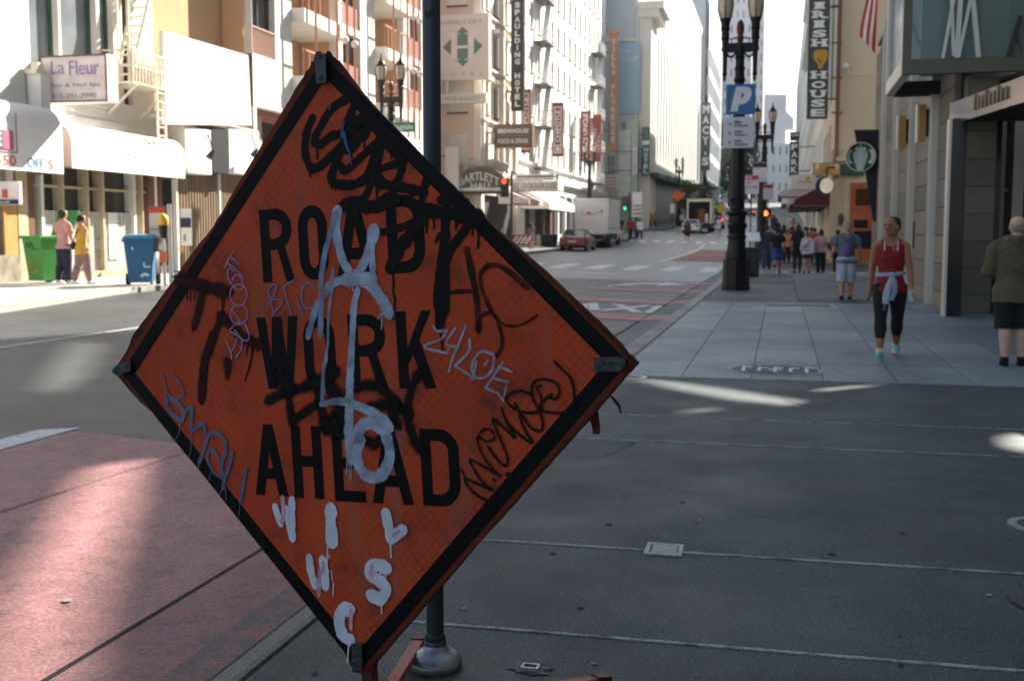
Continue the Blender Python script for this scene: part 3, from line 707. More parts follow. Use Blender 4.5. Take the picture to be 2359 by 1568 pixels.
tag_paint('black_scrawl', K_soft, [
    ('D', .032, [(1280, 490), (1400, 430), (1540, 395)]), ('D', .030, [(1425, 420), (1440, 560), (1460, 655)]), ('D', .028, [(1460, 650), (1570, 570), (1660, 510)]),
    ('D', .030, [(1650, 420), (1680, 560), (1710, 705)]), ('D', .028, [(1700, 690), (1800, 580), (1880, 520)]), ('D', (.05, .04), [(1760, 290), (1680, 350), (1590, 370)]),
    ('E', (.06, .04), [(60, 330), (90, 430), (100, 510)]), ('E', .032, [(190, 270), (330, 250), (430, 290), (520, 380), (600, 470), (625, 560), (680, 700), (730, 760)]),
    ('E', (.03, .022), [(700, 165), (650, 260), (620, 380), (635, 480)]), ('E', .034, [(320, 430), (430, 400), (520, 400)]), ('E', .034, [(520, 400), (500, 480), (530, 540)]), ('E', .032, [(290, 670), (360, 700), (430, 650)]),
    ('D', .05, [(1370, 320), (1420, 380)]), ('E', .05, [(0, 560), (60, 600)])])
tag_paint('black_tag', K_hard, [
    ('A', .025, [(690, 650), (650, 750), (632, 880), (645, 990), (690, 1062), (760, 1040), (850, 960), (930, 880)]),
    ('A', .024, [(1020, 470), (930, 510), (850, 570), (780, 680), (722, 790), (715, 850), (760, 865), (840, 800), (930, 775)]),
    ('A', (.02, .034), [(1060, 480), (1030, 560), (990, 680), (950, 770)]), ('A', .026, [(940, 870), (900, 980), (865, 1080), (850, 1160), (900, 1190), (1000, 1198), (1090, 1175), (1160, 1100), (1205, 980), (1235, 850)]),
    ('A', .022, [(930, 1040), (965, 1085), (1080, 985), (1215, 860)]), ('A', .036, [(1000, 760), (1060, 690), (1130, 670), (1130, 740), (1060, 830), (975, 890)]),
    ('A', (.03, .022), [(1265, 820), (1245, 960), (1205, 1100), (1155, 1250), (1100, 1340)]), ('A', .020, [(1200, 1090), (1320, 1045), (1450, 1010)]),
    ('A', .022, [(1460, 960), (1430, 1090), (1385, 1200), (1335, 1330)]), ('A', .022, [(1240, 1135), (1340, 1205), (1480, 1232), (1560, 1258), (1625, 1215), (1645, 1150)]),
    ('A', (.02, .03), [(1060, 500), (1180, 620), (1330, 780)]), ('A', (.03, .038), [(1330, 780), (1450, 890), (1570, 1000), (1700, 1120), (1830, 1250), (1960, 1370)]),
    ('A', .022, [(1290, 720), (1310, 850), (1420, 980)]), ('A', .024, [(1180, 700), (1240, 760), (1300, 860)]), ('A', .03, [(920, 1400), (1000, 1345), (1080, 1340), (1150, 1390), (1280, 1370), (1390, 1320)]), ('A', .03, [(1040, 1350), (1060, 1460)]),
    ('C', .022, [(-20, 125), (60, 115), (150, 60)]), ('C', .020, [(80, 335), (180, 322), (300, 280), (410, 225)]), ('C', .034, [(430, 200), (340, 330), (250, 450), (170, 600)]),
    ('C', (.03, .046), [(370, 130), (480, 170), (600, 190), (740, 200), (830, 215)]), ('C', .026, [(560, 90), (680, 100), (780, 150)]), ('C', .026, [(100, -30), (260, -10), (420, 30)]), ('C', .02, [(420, 60), (380, 180)]),
    ('C', (.03, .026), [(590, 250), (582, 420), (562, 560), (542, 720), (530, 860), (550, 1000)]), ('C', .024, [(790, 250), (700, 370), (625, 480), (590, 620), (594, 780), (590, 900), (560, 1010)]), ('C', .030, [(550, 960), (548, 1050)])])
tag_paint('black_drip', K_hard, [
    ('C', (.008, .005), [(545, 1060), (560, 1150), (572, 1265)]), ('C', .007, [(838, 270), (845, 360), (840, 455)]), ('C', .006, [(670, 230), (672, 320)]), ('C', .007, [(450, 240), (447, 335)]), ('C', .006, [(500, 240), (505, 305)]),
    ('C', .006, [(185, 640), (195, 720), (190, 790), (205, 850), (190, 995)]), ('C', .005, [(65, 0), (67, 70)]), ('C', .006, [(798, 290), (800, 360)]), ('C', .008, [(540, 350), (520, 410)]),
    ('A', .006, [(735, 880), (735, 980)]), ('A', .007, [(680, 1060), (676, 1125)]), ('A', .006, [(1015, 900), (1020, 1000)]), ('A', .006, [(1225, 1180), (1230, 1300)]), ('A', .006, [(1245, 1180), (1250, 1250)]),
    ('A', .006, [(860, 1180), (858, 1225)]), ('A', .005, [(885, 1190), (888, 1235)]), ('A', .005, [(930, 1190), (932, 1235)]), ('A', .006, [(1010, 1200), (1012, 1240)]), ('A', .006, [(1125, 800), (1128, 890)]), ('A', .006, [(1595, 1240), (1600, 1320)]), ('A', .005, [(1900, 1470), (1898, 1540)]), ('A', .006, [(1350, 930), (1352, 980)])])
tag_paint('brown_marker_tag', BROWN, [
    ('C', .018, [(755, 470), (790, 640), (830, 860), (843, 1080)]), ('C', .011, [(605, 800), (690, 788), (780, 785)]), ('C', .010, [(845, 1075), (860, 985), (900, 957), (960, 962), (1010, 1080), (1025, 1190), (985, 1280)]),
    ('C', (.016, .006), [(1210, 755), (1100, 655), (1000, 592), (920, 592), (862, 655), (862, 740), (900, 850), (950, 950), (1020, 1030), (1110, 1052), (1200, 1030), (1290, 970)])])
tag_paint('silver_marker_tag', SILVER, [
    ('C', .0075, [(500, 1060), (530, 1090), (605, 1085)]), ('C', .007, [(605, 1085), (560, 1150), (430, 1210), (600, 1260)]), ('C', .007, [(668, 1068), (600, 1190), (690, 1212)]), ('C', .0075, [(748, 1055), (690, 1200), (640, 1320), (620, 1400)]), ('C', .006, [(600, 1258), (640, 1200)]),
    ('C', .0075, [(778, 1160), (770, 1250), (665, 1355)]), ('C', .0075, [(665, 1355), (780, 1430), (800, 1460), (830, 1330)]), ('C', .008, [(955, 1265), (860, 1250), (800, 1340), (810, 1430), (880, 1450), (950, 1390), (965, 1290)]), ('C', .006, [(915, 1320), (895, 1350)]),
    ('C', .007, [(1030, 1330), (970, 1420), (900, 1525)]), ('C', .007, [(1000, 1360), (1100, 1400)]), ('C', .007, [(960, 1450), (1070, 1480)]), ('E', .007, [(1215, 270), (1310, 312)]), ('E', .007, [(1310, 312), (1350, 372)]), ('E', .007, [(1350, 372), (1372, 260)])], straight=False)
tag_paint('chrome_tag', CHROME, [
    ('B', (0.0366, 0.0244), [(1335, 180), (1322, 280), (1342, 420), (1380, 560), (1450, 665)]), ('B', (0.0195, 0.0415), [(1450, 665), (1510, 620), (1565, 510), (1600, 400), (1612, 330)]),
    ('B', (0.0244, 0.0415), [(1265, 755), (1330, 715), (1420, 690), (1520, 705), (1610, 765), (1680, 860), (1722, 945)]), ('B', (0.0195, 0.0244), [(1600, 420), (1602, 560), (1618, 740)]), ('B', (0.0366, 0.0366), [(1400, 700), (1480, 690), (1570, 690)]),
    ('B', (0.0220, 0.0268), [(1488, 785), (1462, 900), (1452, 1100), (1440, 1300), (1432, 1450), (1428, 1568)]), ('E', (0.0293, 0.0415), [(175, 310), (172, 420), (172, 640), (190, 760), (188, 800)]),
    ('E', (0.0171, 0.0366), [(-40, 395), (80, 372), (200, 395), (330, 450), (420, 505), (470, 565)]), ('E', (0.0366, 0.0366), [(222, 640), (270, 560), (340, 540), (420, 590), (470, 690), (480, 800), (440, 910), (370, 955), (290, 930), (240, 850), (228, 760), (258, 680)])])
tag_paint('thin_chrome_stroke', CHROME2, [
    ('B', (0.0195, 0.0195), [(1325, 200), (1270, 380), (1228, 560), (1208, 760), (1212, 900), (1205, 1120)]), ('B', (0.0220, 0.0220), [(1270, 760), (1190, 880), (1150, 980), (1115, 1125)]), ('B', (0.0146, 0.0085), [(1300, 635), (1290, 800), (1270, 960), (1262, 1180)]),
    ('B', (0.0110, 0.0110), [(1262, 1180), (1245, 1310), (1228, 1390), (1232, 1568)]), ('D', (0.0110, 0.0146), [(1722, 170), (1700, 260), (1690, 400), (1695, 510), (1770, 500), (1890, 495)])])
tag_paint('chrome_drip', CHROME, [('B', .004, [(1682, 950), (1672, 1080)]), ('B', .004, [(1680, 950), (1645, 995)]), ('B', .004, [(1725, 960), (1728, 1010)]), ('B', .004, [(1430, 740), (1428, 770)]), ('B', .004, [(1455, 745), (1453, 780)]), ('B', .004, [(1480, 745), (1480, 775)]),
    ('E', .004, [(155, 840), (150, 940)]), ('E', .004, [(172, 840), (172, 960)]), ('E', .004, [(188, 840), (186, 980)]), ('E', .004, [(455, 590), (458, 620)])])
tag_paint('blue_marker_tag', BLUE, [
    ('B', .0055, [(850, 960), (835, 900), (820, 830), (805, 790), (840, 735), (872, 745), (850, 815), (805, 890)]), ('B', .0055, [(830, 850), (905, 850), (908, 885), (840, 970)]), ('B', .0055, [(1008, 700), (915, 762)]), ('B', .0055, [(925, 755), (955, 870), (985, 965)]),
    ('B', .0055, [(1020, 835), (1070, 962)]), ('B', .0055, [(1160, 752), (1115, 718), (1072, 760), (1060, 850), (1090, 912), (1155, 912)])])
def circ(cx, cy, rx, ry, n=12): return [(cx + rx * math.cos(2 * math.pi * k / n), cy + ry * math.sin(2 * math.pi * k / n)) for k in range(n + 1)]
tag_paint('purple_marker_tag', PURPLE, [
    ('B', .0055, [(542, 480), (505, 540), (475, 605)]), ('B', .005, [(525, 530), (585, 575)]), ('B', .005, [(500, 575), (560, 620), (620, 692)]), ('B', .005, [(545, 630), (505, 610), (495, 670), (520, 722), (570, 772), (612, 770), (602, 690), (565, 660), (530, 700)]),
    ('B', .005, circ(580, 815, 66, 82)), ('B', .005, circ(583, 965, 67, 76)), ('B', .005, [(530, 935), (590, 1010)]), ('B', .0055, [(540, 1050), (610, 1020), (650, 1090), (660, 1150), (620, 1162), (550, 1112), (512, 1092), (530, 1062), (585, 1005)]),
    ('B', .0055, [(545, 1080), (600, 1150), (602, 1220), (562, 1290)]), ('B', .005, [(480, 1165), (520, 1255), (525, 1305)]), ('B', .005, [(560, 1150), (550, 1210), (520, 1250)])])
tag_paint('slate_tag', SLATE, [
    ('D', .006, [(470, 290), (490, 400), (510, 440), (560, 480), (620, 465), (625, 420), (595, 350), (540, 300)]), ('D', .016, [(505, 470), (498, 520), (540, 590), (612, 645), (625, 570), (570, 500), (515, 470)]), ('D', (.014, .014), [(615, 650), (650, 570), (688, 540), (690, 630), (690, 725), (740, 690), (782, 675), (795, 735)]),
    ('D', .015, [(752, 960), (785, 870), (820, 760), (880, 740), (938, 790), (950, 880), (920, 990), (935, 1080)]), ('D', .011, [(935, 1080), (870, 1050), (820, 970), (815, 890), (850, 870), (890, 920), (925, 1010)]), ('D', (.013, .016), [(1002, 890), (980, 990), (945, 1080), (932, 1160)]), ('D', .0135, [(1105, 1020), (1090, 1120), (1068, 1245)])])
tag_paint('slate_drip', SLATE, [('D', .0035, [(602, 660), (595, 740), (558, 805)]), ('D', .0035, [(690, 730), (683, 880), (660, 940)]), ('D', .0045, [(750, 960), (740, 1025)]), ('D', .0035, [(848, 1020), (820, 1100)]), ('D', .004, [(930, 1150), (910, 1205)]), ('D', .004, [(950, 1155), (955, 1255)]), ('D', .0035, [(1066, 1250), (1052, 1372)]), ('D', .003, [(850, 760), (848, 840)])])
tag_paint('marker_signature', INKM, [
    ('E', .009, [(1745, 70), (1800, 130), (1868, 200), (1893, 320), (1888, 400), (1840, 452), (1740, 460), (1640, 440), (1595, 390), (1570, 320), (1572, 260), (1602, 212), (1690, 208), (1760, 240), (1780, 310), (1752, 352), (1700, 340)]),
    ('E', .009, [(1720, 320), (1645, 380), (1630, 440), (1652, 530), (1640, 595), (1570, 582), (1500, 490), (1440, 390)]), ('E', .009, [(1560, 320), (1500, 295), (1430, 300), (1368, 348), (1400, 402), (1470, 445), (1560, 460), (1650, 442)]), ('E', .008, [(1640, 250), (1605, 270), (1640, 340), (1642, 440)]),
    ('E', .009, [(1335, 425), (1380, 540), (1442, 650), (1350, 570), (1268, 508), (1300, 600), (1382, 800), (1360, 865), (1290, 800), (1235, 720)]), ('E', .009, [(1470, 480), (1520, 600), (1577, 692), (1490, 640), (1400, 560)]),
    ('E', .008, [(1150, 655), (1200, 585), (1262, 600), (1282, 655), (1220, 680), (1155, 645), (1180, 760), (1260, 880), (1322, 942)]), ('E', .009, [(1322, 942), (1200, 870), (1095, 818), (1120, 880), (1200, 1000), (1275, 1052), (1170, 1010), (1060, 965), (1080, 1020), (1150, 1090), (1238, 1138)]),
    ('E', .007, [(1030, 890), (1062, 965)]), ('E', .011, [(1278, 970), (1281, 974)]), ('E', .022, [(1396, 938), (1400, 942)])])
tag_paint('white_paint_letters', WHITE, [
    ('G', 0.0253, [(243, 185), (262, 250), (285, 310)]), ('G', 0.0253, [(330, 200), (350, 320), (378, 428)]), ('G', 0.0260, [(375, 130), (376, 260), (380, 428)]), ('G', 0.0435, [(685, 205), (683, 310)]), ('G', 0.0534, [(690, 385), (692, 440)]),
    ('G', 0.0365, [(1122, 240), (1140, 330), (1160, 430)]), ('G', 0.0365, [(1165, 425), (1250, 368)]), ('G', 0.0294, [(513, 590), (525, 690), (558, 800)]), ('G', 0.0337, [(620, 610), (634, 700), (640, 800)]),
    ('G', 0.0421, [(1120, 665), (1060, 640), (1005, 660), (1005, 725), (1080, 775), (1122, 830), (1100, 890), (1060, 905), (1010, 885)]), ('G', 0.0421, [(830, 990), (780, 1000), (752, 1060), (758, 1140), (790, 1210), (830, 1230)])])
tag_paint('white_drip', WHITE, [('G', .0045, [(660, 480), (655, 600), (652, 690)]), ('G', .0055, [(1156, 460), (1162, 580)]), ('G', .004, [(672, 560), (672, 585)]), ('G', .003, [(690, 680), (695, 760)]), ('G', .004, [(706, 780), (703, 885)]), ('G', .0045, [(1120, 700), (1116, 755)]), ('G', .0055, [(1085, 920), (1088, 1025)]), ('G', .006, [(830, 1250), (822, 1330), (816, 1410)]), ('G', .005, [(1075, 690), (1072, 730)])])
tag_paint('pink_streak', PINKW, [('G', .018, [(300, 110), (310, 210), (300, 300)]), ('G', .018, [(600, 690), (590, 780), (588, 870)]), ('G', .015, [(850, 1005), (842, 1075), (845, 1140)]), ('G', .014, [(1010, 650), (1005, 720)]), ('G', .012, [(1180, 410), (1225, 375)]), ('G', .012, [(625, 620), (628, 700)])])
tag_paint('blue_smear', BLUED, [('A', (.004, .016), [(965, 675), (948, 740), (950, 790)]), ('A', (.016, .008), [(960, 770), (980, 860), (1000, 915)]), ('A', .005, [(850, 540), (840, 580)]), ('A', .004, [(1010, 920), (1025, 1030)])])
# steel clips that grip the corners
CLIP = mat('clip_steel', srgb(62, 66, 70), .45, .6, .3, 20, .3, 80, dirt=.4, dscale=14)
def clip(pts, bolts):
    pp = [suv(k, *p) for k, p in pts]; o = spart('corner_clip', MB().prism([(p.x, p.y, .012) for p in pp], (0, 0, .004)), CLIP, bevel=.0012)
    for k, p in bolts:
        b_ = suv(k, *p); spart('bolt', MB().lathe([(0, .016), (.0085, .016), (.0085, .0175), (.006, .019), (0, .019)], (b_.x, b_.y, 0), 14), IRON)
        spart('bolt', MB().lathe([(0, .019), (.0032, .019), (.0032, .0198), (0, .0198)], (b_.x, b_.y, 0), 10), IROND)
A_ = lambda *p: [('A', q) for q in p]
clip(A_((738, 118), (830, 112), (836, 355), (752, 366)), [('A', (778, 133)), ('A', (786, 313))])
clip([('C', q) for q in ((1740, 1290), (1930, 1282), (1985, 1300), (1985, 1370), (1930, 1398), (1742, 1398))], [('C', (1790, 1340)), ('C', (1962, 1335))])
clip([('D', q) for q in ((100, 255), (140, 215), (242, 188), (246, 262), (140, 305))], [('D', (205, 225)), ('D', (124, 268))])
clip([('G', q) for q in ((862, 1255), (946, 1248), (952, 1465), (930, 1482), (872, 1478))], [])
# back frame, mast and folding feet
REDST = mat('red_oxide_steel', srgb(150, 78, 66), .5, .1, .2, 6, .2, 60, dirt=.35, dscale=9)
DKRED = mat('dark_red_steel', srgb(74, 34, 30), .55, .1, .3, 6, dirt=.4, dscale=5)
spart('back_brace', MB().box((-.835, -.016, -.030), (.835, .016, -.0115)), DKRED)
spart('back_brace', MB().box((-.016, -.835, -.030), (.016, .835, -.0125)), DKRED)
btm = SC - SV * .90 - SN * .045; topm = SC + SV * .78 - SN * .045
part('mast', MB().bar(topm, btm, .034, .03, SN), DKRED, sign)
hub = Vector((btm.x, btm.y, .13))
part('hub', MB().box(hub + Vector((-.04, -.04, -.05)), hub + Vector((.04, .04, .08))), DKRED, sign, bevel=.004)
for tip in (PZ(967, 1460, .045), PZ(1397, 1545, .05), Vector((-1.62, 1.98, .03)), Vector((-.62, 2.02, .03))):
    tip.z = .022; d_ = (tip - hub); st = hub + d_ * .05
    part('leg', MB().bar((st.x, st.y, .10), tip, .040, .030), REDST, sign, bevel=.003)
    part('foot_cap', MB().bar(tip - d_.normalized() * .05 + Vector((0, 0, .001)), tip + d_.normalized() * .004, .045, .036), DKRED, sign)
def strip(pts, w_):
    mb = MB()
    for i, (k, p) in enumerate(pts):
        a = suv(k, *p); mb.v += [Vector((a.x - w_ / 2, a.y, -.03 + .006 * math.sin(i * 2))), Vector((a.x + w_ / 2, a.y, -.034 + .006 * math.cos(i * 2)))]
    for i in range(len(pts) - 1): mb.f.append((2 * i, 2 * i + 1, 2 * i + 3, 2 * i + 2))
    return mb
STRAP = mat('dark_red_webbing', srgb(86, 26, 22), .8, 0, .3, 30)
spart('strap', strip([('E', (2005, 440)), ('E', (2002, 520)), ('E', (2010, 590)), ('E', (2018, 640))], .02), STRAP)
spart('strap', strip([('E', (2120, 330)), ('E', (2170, 390)), ('E', (2190, 430)), ('E', (2205, 480))], .006), mat('black_strap', (.012, .01, .01), .7))

# ------------------------------------------------------------------ the steel pole behind it
pb = PZ(1003, 1522, .02); pb.z = 0
t = thing('sign_pole', 'tall grey steel pole with a domed base rising behind the orange diamond sign', 'pole', pb)
GALV = mat('weathered_galvanised', srgb(128, 136, 144), .36, .75, .25, 5, .15, 90, streak=True, dirt=.25)
PIPE = mat('pole_paint', srgb(52, 62, 72), .38, .4, .3, 9, .12, 90, streak=True)
part('pole', MB().tube([pb + Vector((0, 0, .06)), pb + Vector((0, 0, 3.6))], .0292, 28), PIPE, t, smooth=True)
part('collar', MB().lathe([(.030, .075), (.037, .075), (.038, .088), (.034, .096), (.036, .102), (.033, .118), (.0293, .118)], pb, 28), PIPE, t, smooth=True)
part('base_dome', MB().lathe([(0, 0), (.088, 0), (.092, .008), (.092, .022), (.086, .038), (.070, .050), (.052, .058), (.042, .066), (.038, .080), (0, .08)], pb, 36), GALV, t, smooth=True)
zz = PY(1005, 32, pb.y).z
scr = MB()
for k in range(9):
    a = math.radians(-118 + k * 7); z0 = zz + random.uniform(-.012, .012)
    P_ = lambda ang, z: pb + Vector((math.cos(ang) * .0298, math.sin(ang) * .0298, z))
    scr.quad(P_(a, z0 - .012), P_(a + .11, z0 - .005), P_(a + .11, z0 + .014), P_(a, z0 + .01))
part('sticker_scrap', scr, mat('black_scrawl_ink', (.006, .006, .008), .5), t)
# ------------------------------------------------------------------ buildings: helpers
TH_E, TH_S, TH_W = R(90), 0.0, R(-90)          # walls that face the street from the left, the camera, the street from the right
def frame_at(p, th): return Matrix.Translation(Vector(p)) @ Matrix.Rotation(th, 4, 'Z')
def wall_mb(W, z0, z1, opens, depth):
    us = sorted({0, W, *[q for o in opens for q in o[:2]]}); zs = sorted({z0, z1, *[q for o in opens for q in o[2:4]]}); mb = MB()
    for a, b in zip(us, us[1:]):
        for c, d in zip(zs, zs[1:]):
            if b - a < 1e-4 or d - c < 1e-4: continue
            mu, mz = (a + b) / 2, (c + d) / 2
            if any(o[0] < mu < o[1] and o[2] < mz < o[3] for o in opens): continue
            mb.quad((a, 0, c), (b, 0, c), (b, 0, d), (a, 0, d))
    for a, b, c, d in [o[:4] for o in opens]:
        mb.quad((a, 0, c), (a, depth, c), (a, depth, d), (a, 0, d)); mb.quad((b, 0, c), (b, 0, d), (b, depth, d), (b, depth, c))
        mb.quad((a, 0, c), (b, 0, c), (b, depth, c), (a, depth, c)); mb.quad((a, 0, d), (a, depth, d), (b, depth, d), (b, 0, d))
    return mb
def lpart(name, mb, M, m, t, **k): return part(name, mb.xf(M), m, t, **k)
WFR = mat('window_frame_white', srgb(206, 204, 198), .6)
WFB = mat('window_frame_brown', srgb(70, 52, 44), .6)
PANE = glass_mat('window_pane', (.035, .042, .05), .05, .6)
PANEL_ = glass_mat('pale_window_pane', (.22, .25, .27), .08, .6)
PANED = glass_mat('dark_window_pane', (.012, .012, .014), .1, .5)
_WIN = {}
def window(t, M, u, z, w_, h, depth, fr=None, pane=None, nx=2, ny=2, bw=.06, sill=False, rail=False, name='window'):
    """a framed window let into its opening; the pane is a piece of the window"""
    fr, pane = fr or WFR, pane or PANE; key = (round(w_, 2), round(h, 2), fr.name, pane.name, nx, ny, bw, sill)
    if key not in _WIN:
        f = MB()
        f.box((0, -.02, 0), (bw, .05, h)).box((w_ - bw, -.02, 0), (w_, .05, h)).box((bw, -.02, 0), (w_ - bw, .05, bw)).box((bw, -.02, h - bw), (w_ - bw, .05, h))
        for i in range(1, nx): x = w_ * i / nx; f.box((x - bw * .35, -.012, bw), (x + bw * .35, .045, h - bw))
        for i in range(1, ny): y = h * i / ny; f.box((bw, -.008, y - bw * .35), (w_ - bw, .04, y + bw * .35))
        if sill: f.box((-.08, -depth - .1, -.09), (w_ + .08, .04, -.003))
        p = MB().box((bw * .5, .06, bw * .5), (w_ - bw * .5, .08, h - bw * .5))
        a = bpy.data.meshes.new('window'); a.from_pydata(f.v, [], f.f); a.materials.append(fr); fix(a)
        b = bpy.data.meshes.new('pane'); b.from_pydata(p.v, [], p.f); b.materials.append(pane); fix(b); _WIN[key] = (a, b)
    a, b = _WIN[key]; P = M @ Vector((u, depth, z)) - ORG[t.name]; rz = M.to_euler().z
    o = inst(a, name, t, P, rz); inst(b, 'pane', o)
    return o
def facade(t, M, W, z0, z1, wins, depth, m, D=8, fr=None, pane=None, nx=2, ny=2, bw=.06, sill=False, extra=(), name='wall'):
    """front wall with openings, windows in them, and the body of the building behind"""
    lpart(name, wall_mb(W, z0, z1, list(wins) + list(extra), depth), M, m, t)
    for o in wins:
        k = o[4] if len(o) > 4 else {}
        window(t, M, o[0], o[2], o[1] - o[0], o[3] - o[2], depth * .75, k.get('fr', fr), k.get('pane', pane), k.get('nx', nx), k.get('ny', ny), bw, sill)
    b = MB().box((.002, depth + .1, z0), (W - .002, D, z1 - .002)); lpart('body', b, M, m, t)
def Yx(dx, X): return PX(dx, 542, X).y
def Zx(dx, dy, X): return PX(dx, dy, X).z
def cornice(t, M, W, z, h, out, m, D=.3, name='cornice'):
    mb = MB().box((-.05, -out * .5, z), (W + .05, D, z + h * .5)).box((-.1, -out, z + h * .5), (W + .1, D, z + h)); return lpart(name, mb, M, m, t)
STUCCO = mat('white_stucco', srgb(226, 222, 214), .85, 0, .06, 1.2, .15, 30)
CREAM = mat('cream_stucco', srgb(222, 205, 178), .85, 0, .08, 1, .15, 30)
TAN = mat('tan_plaster', srgb(205, 165, 122), .85, 0, .06, 1, .1, 30)
PINKT = mat('pinkish_plaster', srgb(200, 172, 158), .85, 0, .06, 1)
WHITEM = mat('white_paint_metal', srgb(228, 228, 224), .55, 0, .06, 3)
CANVAS = mat('white_canvas', srgb(235, 232, 228), .8, 0, .06, 2)
SALMON = mat('salmon_rail', srgb(205, 140, 112), .6, 0, .1, 3)
BROWN2 = mat('brown_panel', srgb(150, 96, 76), .7, 0, .1, 3)
DARKIN = mat('dark_interior', (.018, .014, .012), .8, 0, .4, 2)
BEIGE = mat('beige_paint', srgb(196, 178, 150), .8, 0, .1, 3, dirt=.3)
OCHRE = mat('ochre_panel', srgb(196, 148, 82), .7, 0, .1, 4)
WOOD = mat('brown_wood', srgb(112, 76, 52), .65, 0, .25, 6, .2, 40, streak=True)
GREENF = mat('dark_green_frame', srgb(52, 82, 66), .5)
IRONP = mat('painted_iron_cream', srgb(232, 222, 200), .6)
TXT = mat('dark_print', (.03, .03, .032), .6); TXTG = mat('grey_print', srgb(150, 140, 140), .7); TXTW = mat('white_print', srgb(232, 232, 228), .6)

# ------------------------------------------------------------------ left side, near: the salon building
XL = -19.0
def gz(Y): return .26 + rise(Y)
Y0, Y1 = 13.0, Yx(365, XL)
t = thing('salon_building', 'white shop building with green framed windows above two white awnings', 'building', (XL, Y0, 0))
M = frame_at((XL, Y0, 0), TH_E); W = Y1 - Y0
def ud(dx, X=XL, Y=Y0): return Yx(dx, X) - Y
zb, zt = 5.35, 9.4
wins = [(ud(86), ud(152), 5.25, 9.3, dict(fr=GREENF, pane=PANEL_, nx=1, ny=1)), (ud(158), ud(238), 5.25, 9.3, dict(fr=GREENF, pane=PANEL_, nx=1, ny=1)), (ud(246), ud(276), 5.25, 9.3, dict(fr=GREENF, pane=PANEL_, nx=1, ny=1)),
        (ud(-60), ud(12), 4.75, 8.4, dict(fr=WFB, pane=PANED, nx=2, ny=3)), (ud(296), ud(318), 5.3, 9.3, dict(fr=WFB, pane=PANED, nx=1, ny=2))]
shop = (ud(60), ud(395) if ud(395) < W - .1 else W - .15, .2, 3.75)
facade(t, M, W, 0, 13, wins, .28, STUCCO, 9, extra=[(ud(-90), ud(40), .9, 3.6), shop], bw=.1)
lpart('sill', MB().box((ud(-62), -.28, 4.55), (ud(22), .1, 4.74)), M, STUCCO, t)
lpart('sill', MB().box((ud(84), -.12, 5.08), (ud(280), .1, 5.24)), M, STUCCO, t)
lpart('signband', MB().box((ud(60), -.06, 3.9), (W - .1, .02, 4.7)), M, STUCCO, t)
# shop front: posts, transom, glazing, lattice shutter
u0, u1 = shop[:2]
lpart('shop_interior', MB().box((u0, .32, .2), (u1, .36, 3.75)), M, mat('shop_dark_glass', (.03, .024, .018), .15, 0, .6, 1.1, spec=.6), t)
for dx, wd, m_ in ((62, .12, BEIGE), (72, .36, WOOD), (100, .12, WHITEM), (148, .07, BEIGE), (205, .07, BEIGE), (240, .1, BEIGE), (312, .12, WHITEM), (330, .06, BEIGE), (352, .34, WOOD), (372, .18, WOOD)):
    u = ud(dx); lpart('post', MB().box((u - wd / 2, -.03 + wd * .1, .2), (u + wd / 2, .3, 3.75)), M, m_, t)
lpart('transom', MB().box((u0, .1, 2.72), (u1, .22, 2.79)), M, BEIGE, t)
for k in range(27):
    z = .45 + k * .062
    lpart('shutter_slat', MB().box((ud(104), .12, z), (ud(308), .15, z + .034)), M, WHITEM, t)
for k in range(15):
    u = lerp(k / 14, ud(106), ud(306)); lpart('shutter_bar', MB().box((u - .012, .155, .4), (u + .012, .17, 2.12)), M, WHITEM, t)
lpart('notice', MB().box((ud(258), .09, .75), (ud(278), .11, 2.1)), M, CANVAS, t)
for z in (1.3, .95, .78): lpart('small_sticker', MB().box((ud(230), .1, z), (ud(240), .115, z + .07)), M, OCHRE, t)
lpart('base_course', MB().box((u0, -.05, .2), (u1, .1, .44)), M, BEIGE, t)
lpart('ochre_panel', MB().box((ud(8), -.04, .95), (ud(38), .02, 2.4)), M, OCHRE, t)
lpart('stone_base', MB().box((ud(-90), -.07, .1), (ud(40), .02, .95)), M, mat('rough_stone', srgb(150, 140, 122), .9, 0, .35, 4, .6, 14), t)
lpart('pale_pier', MB().box((ud(40), -.05, .2), (ud(58), .05, 3.75)), M, BEIGE, t)
# awnings with rounded tops
def awning(name, label, ya, yb, z0, z1, out, m, X=XL, ribs=0, text=(), profile='round', group=None, cat='awning', endm=None):
    t = thing(name, label, cat, (X, ya, z0), group); h = z1 - z0; r = min(out * .75, h * .45); pts = [(0, z0), (out, z0), (out, z1 - r)]
    if profile == 'round': pts += [(out - r + r * math.cos(a), z1 - r + r * math.sin(a)) for a in [math.pi / 2 * i / 7 for i in range(1, 8)]] + [(0, z1)]
    else: pts = [(0, z0 + .02), (out, z0), (out, z0 + h * .28), (0, z1)]
    n = len(pts); s = 1 if X < 0 else -1; b = MB()
    A = [Vector((X + s * p, ya, z)) for p, z in pts]; B = [Vector((X + s * p, yb, z)) for p, z in pts]
    for i in range(1, n - 1): b.quad(A[i], A[i + 1], B[i + 1], B[i])
    part('canvas', b, m, t)
    e = MB().poly(A); part('end_panel', e, endm or m, t); part('end_panel', MB().poly(B), endm or m, t)
    f = MB(); f.bar(A[0] + UZ * .02, A[1] + UZ * .02 - UX * s * .03, .04); f.bar(B[0] + UZ * .02, B[1] + UZ * .02 - UX * s * .03, .04); part('frame', f, mat('grey_tube', (.25, .25, .25), .4, .6), t)
    for s_, y0_, y1_, za, zb_, mm, bo in text:
        q = MB(); put_text(q, s_, (X + s * (out + .012), y0_ if s > 0 else y1_, za), UY * s, UZ, abs(y1_ - y0_), zb_ - za, bo); part('lettering', q, mm, t, flip=False)
    return t
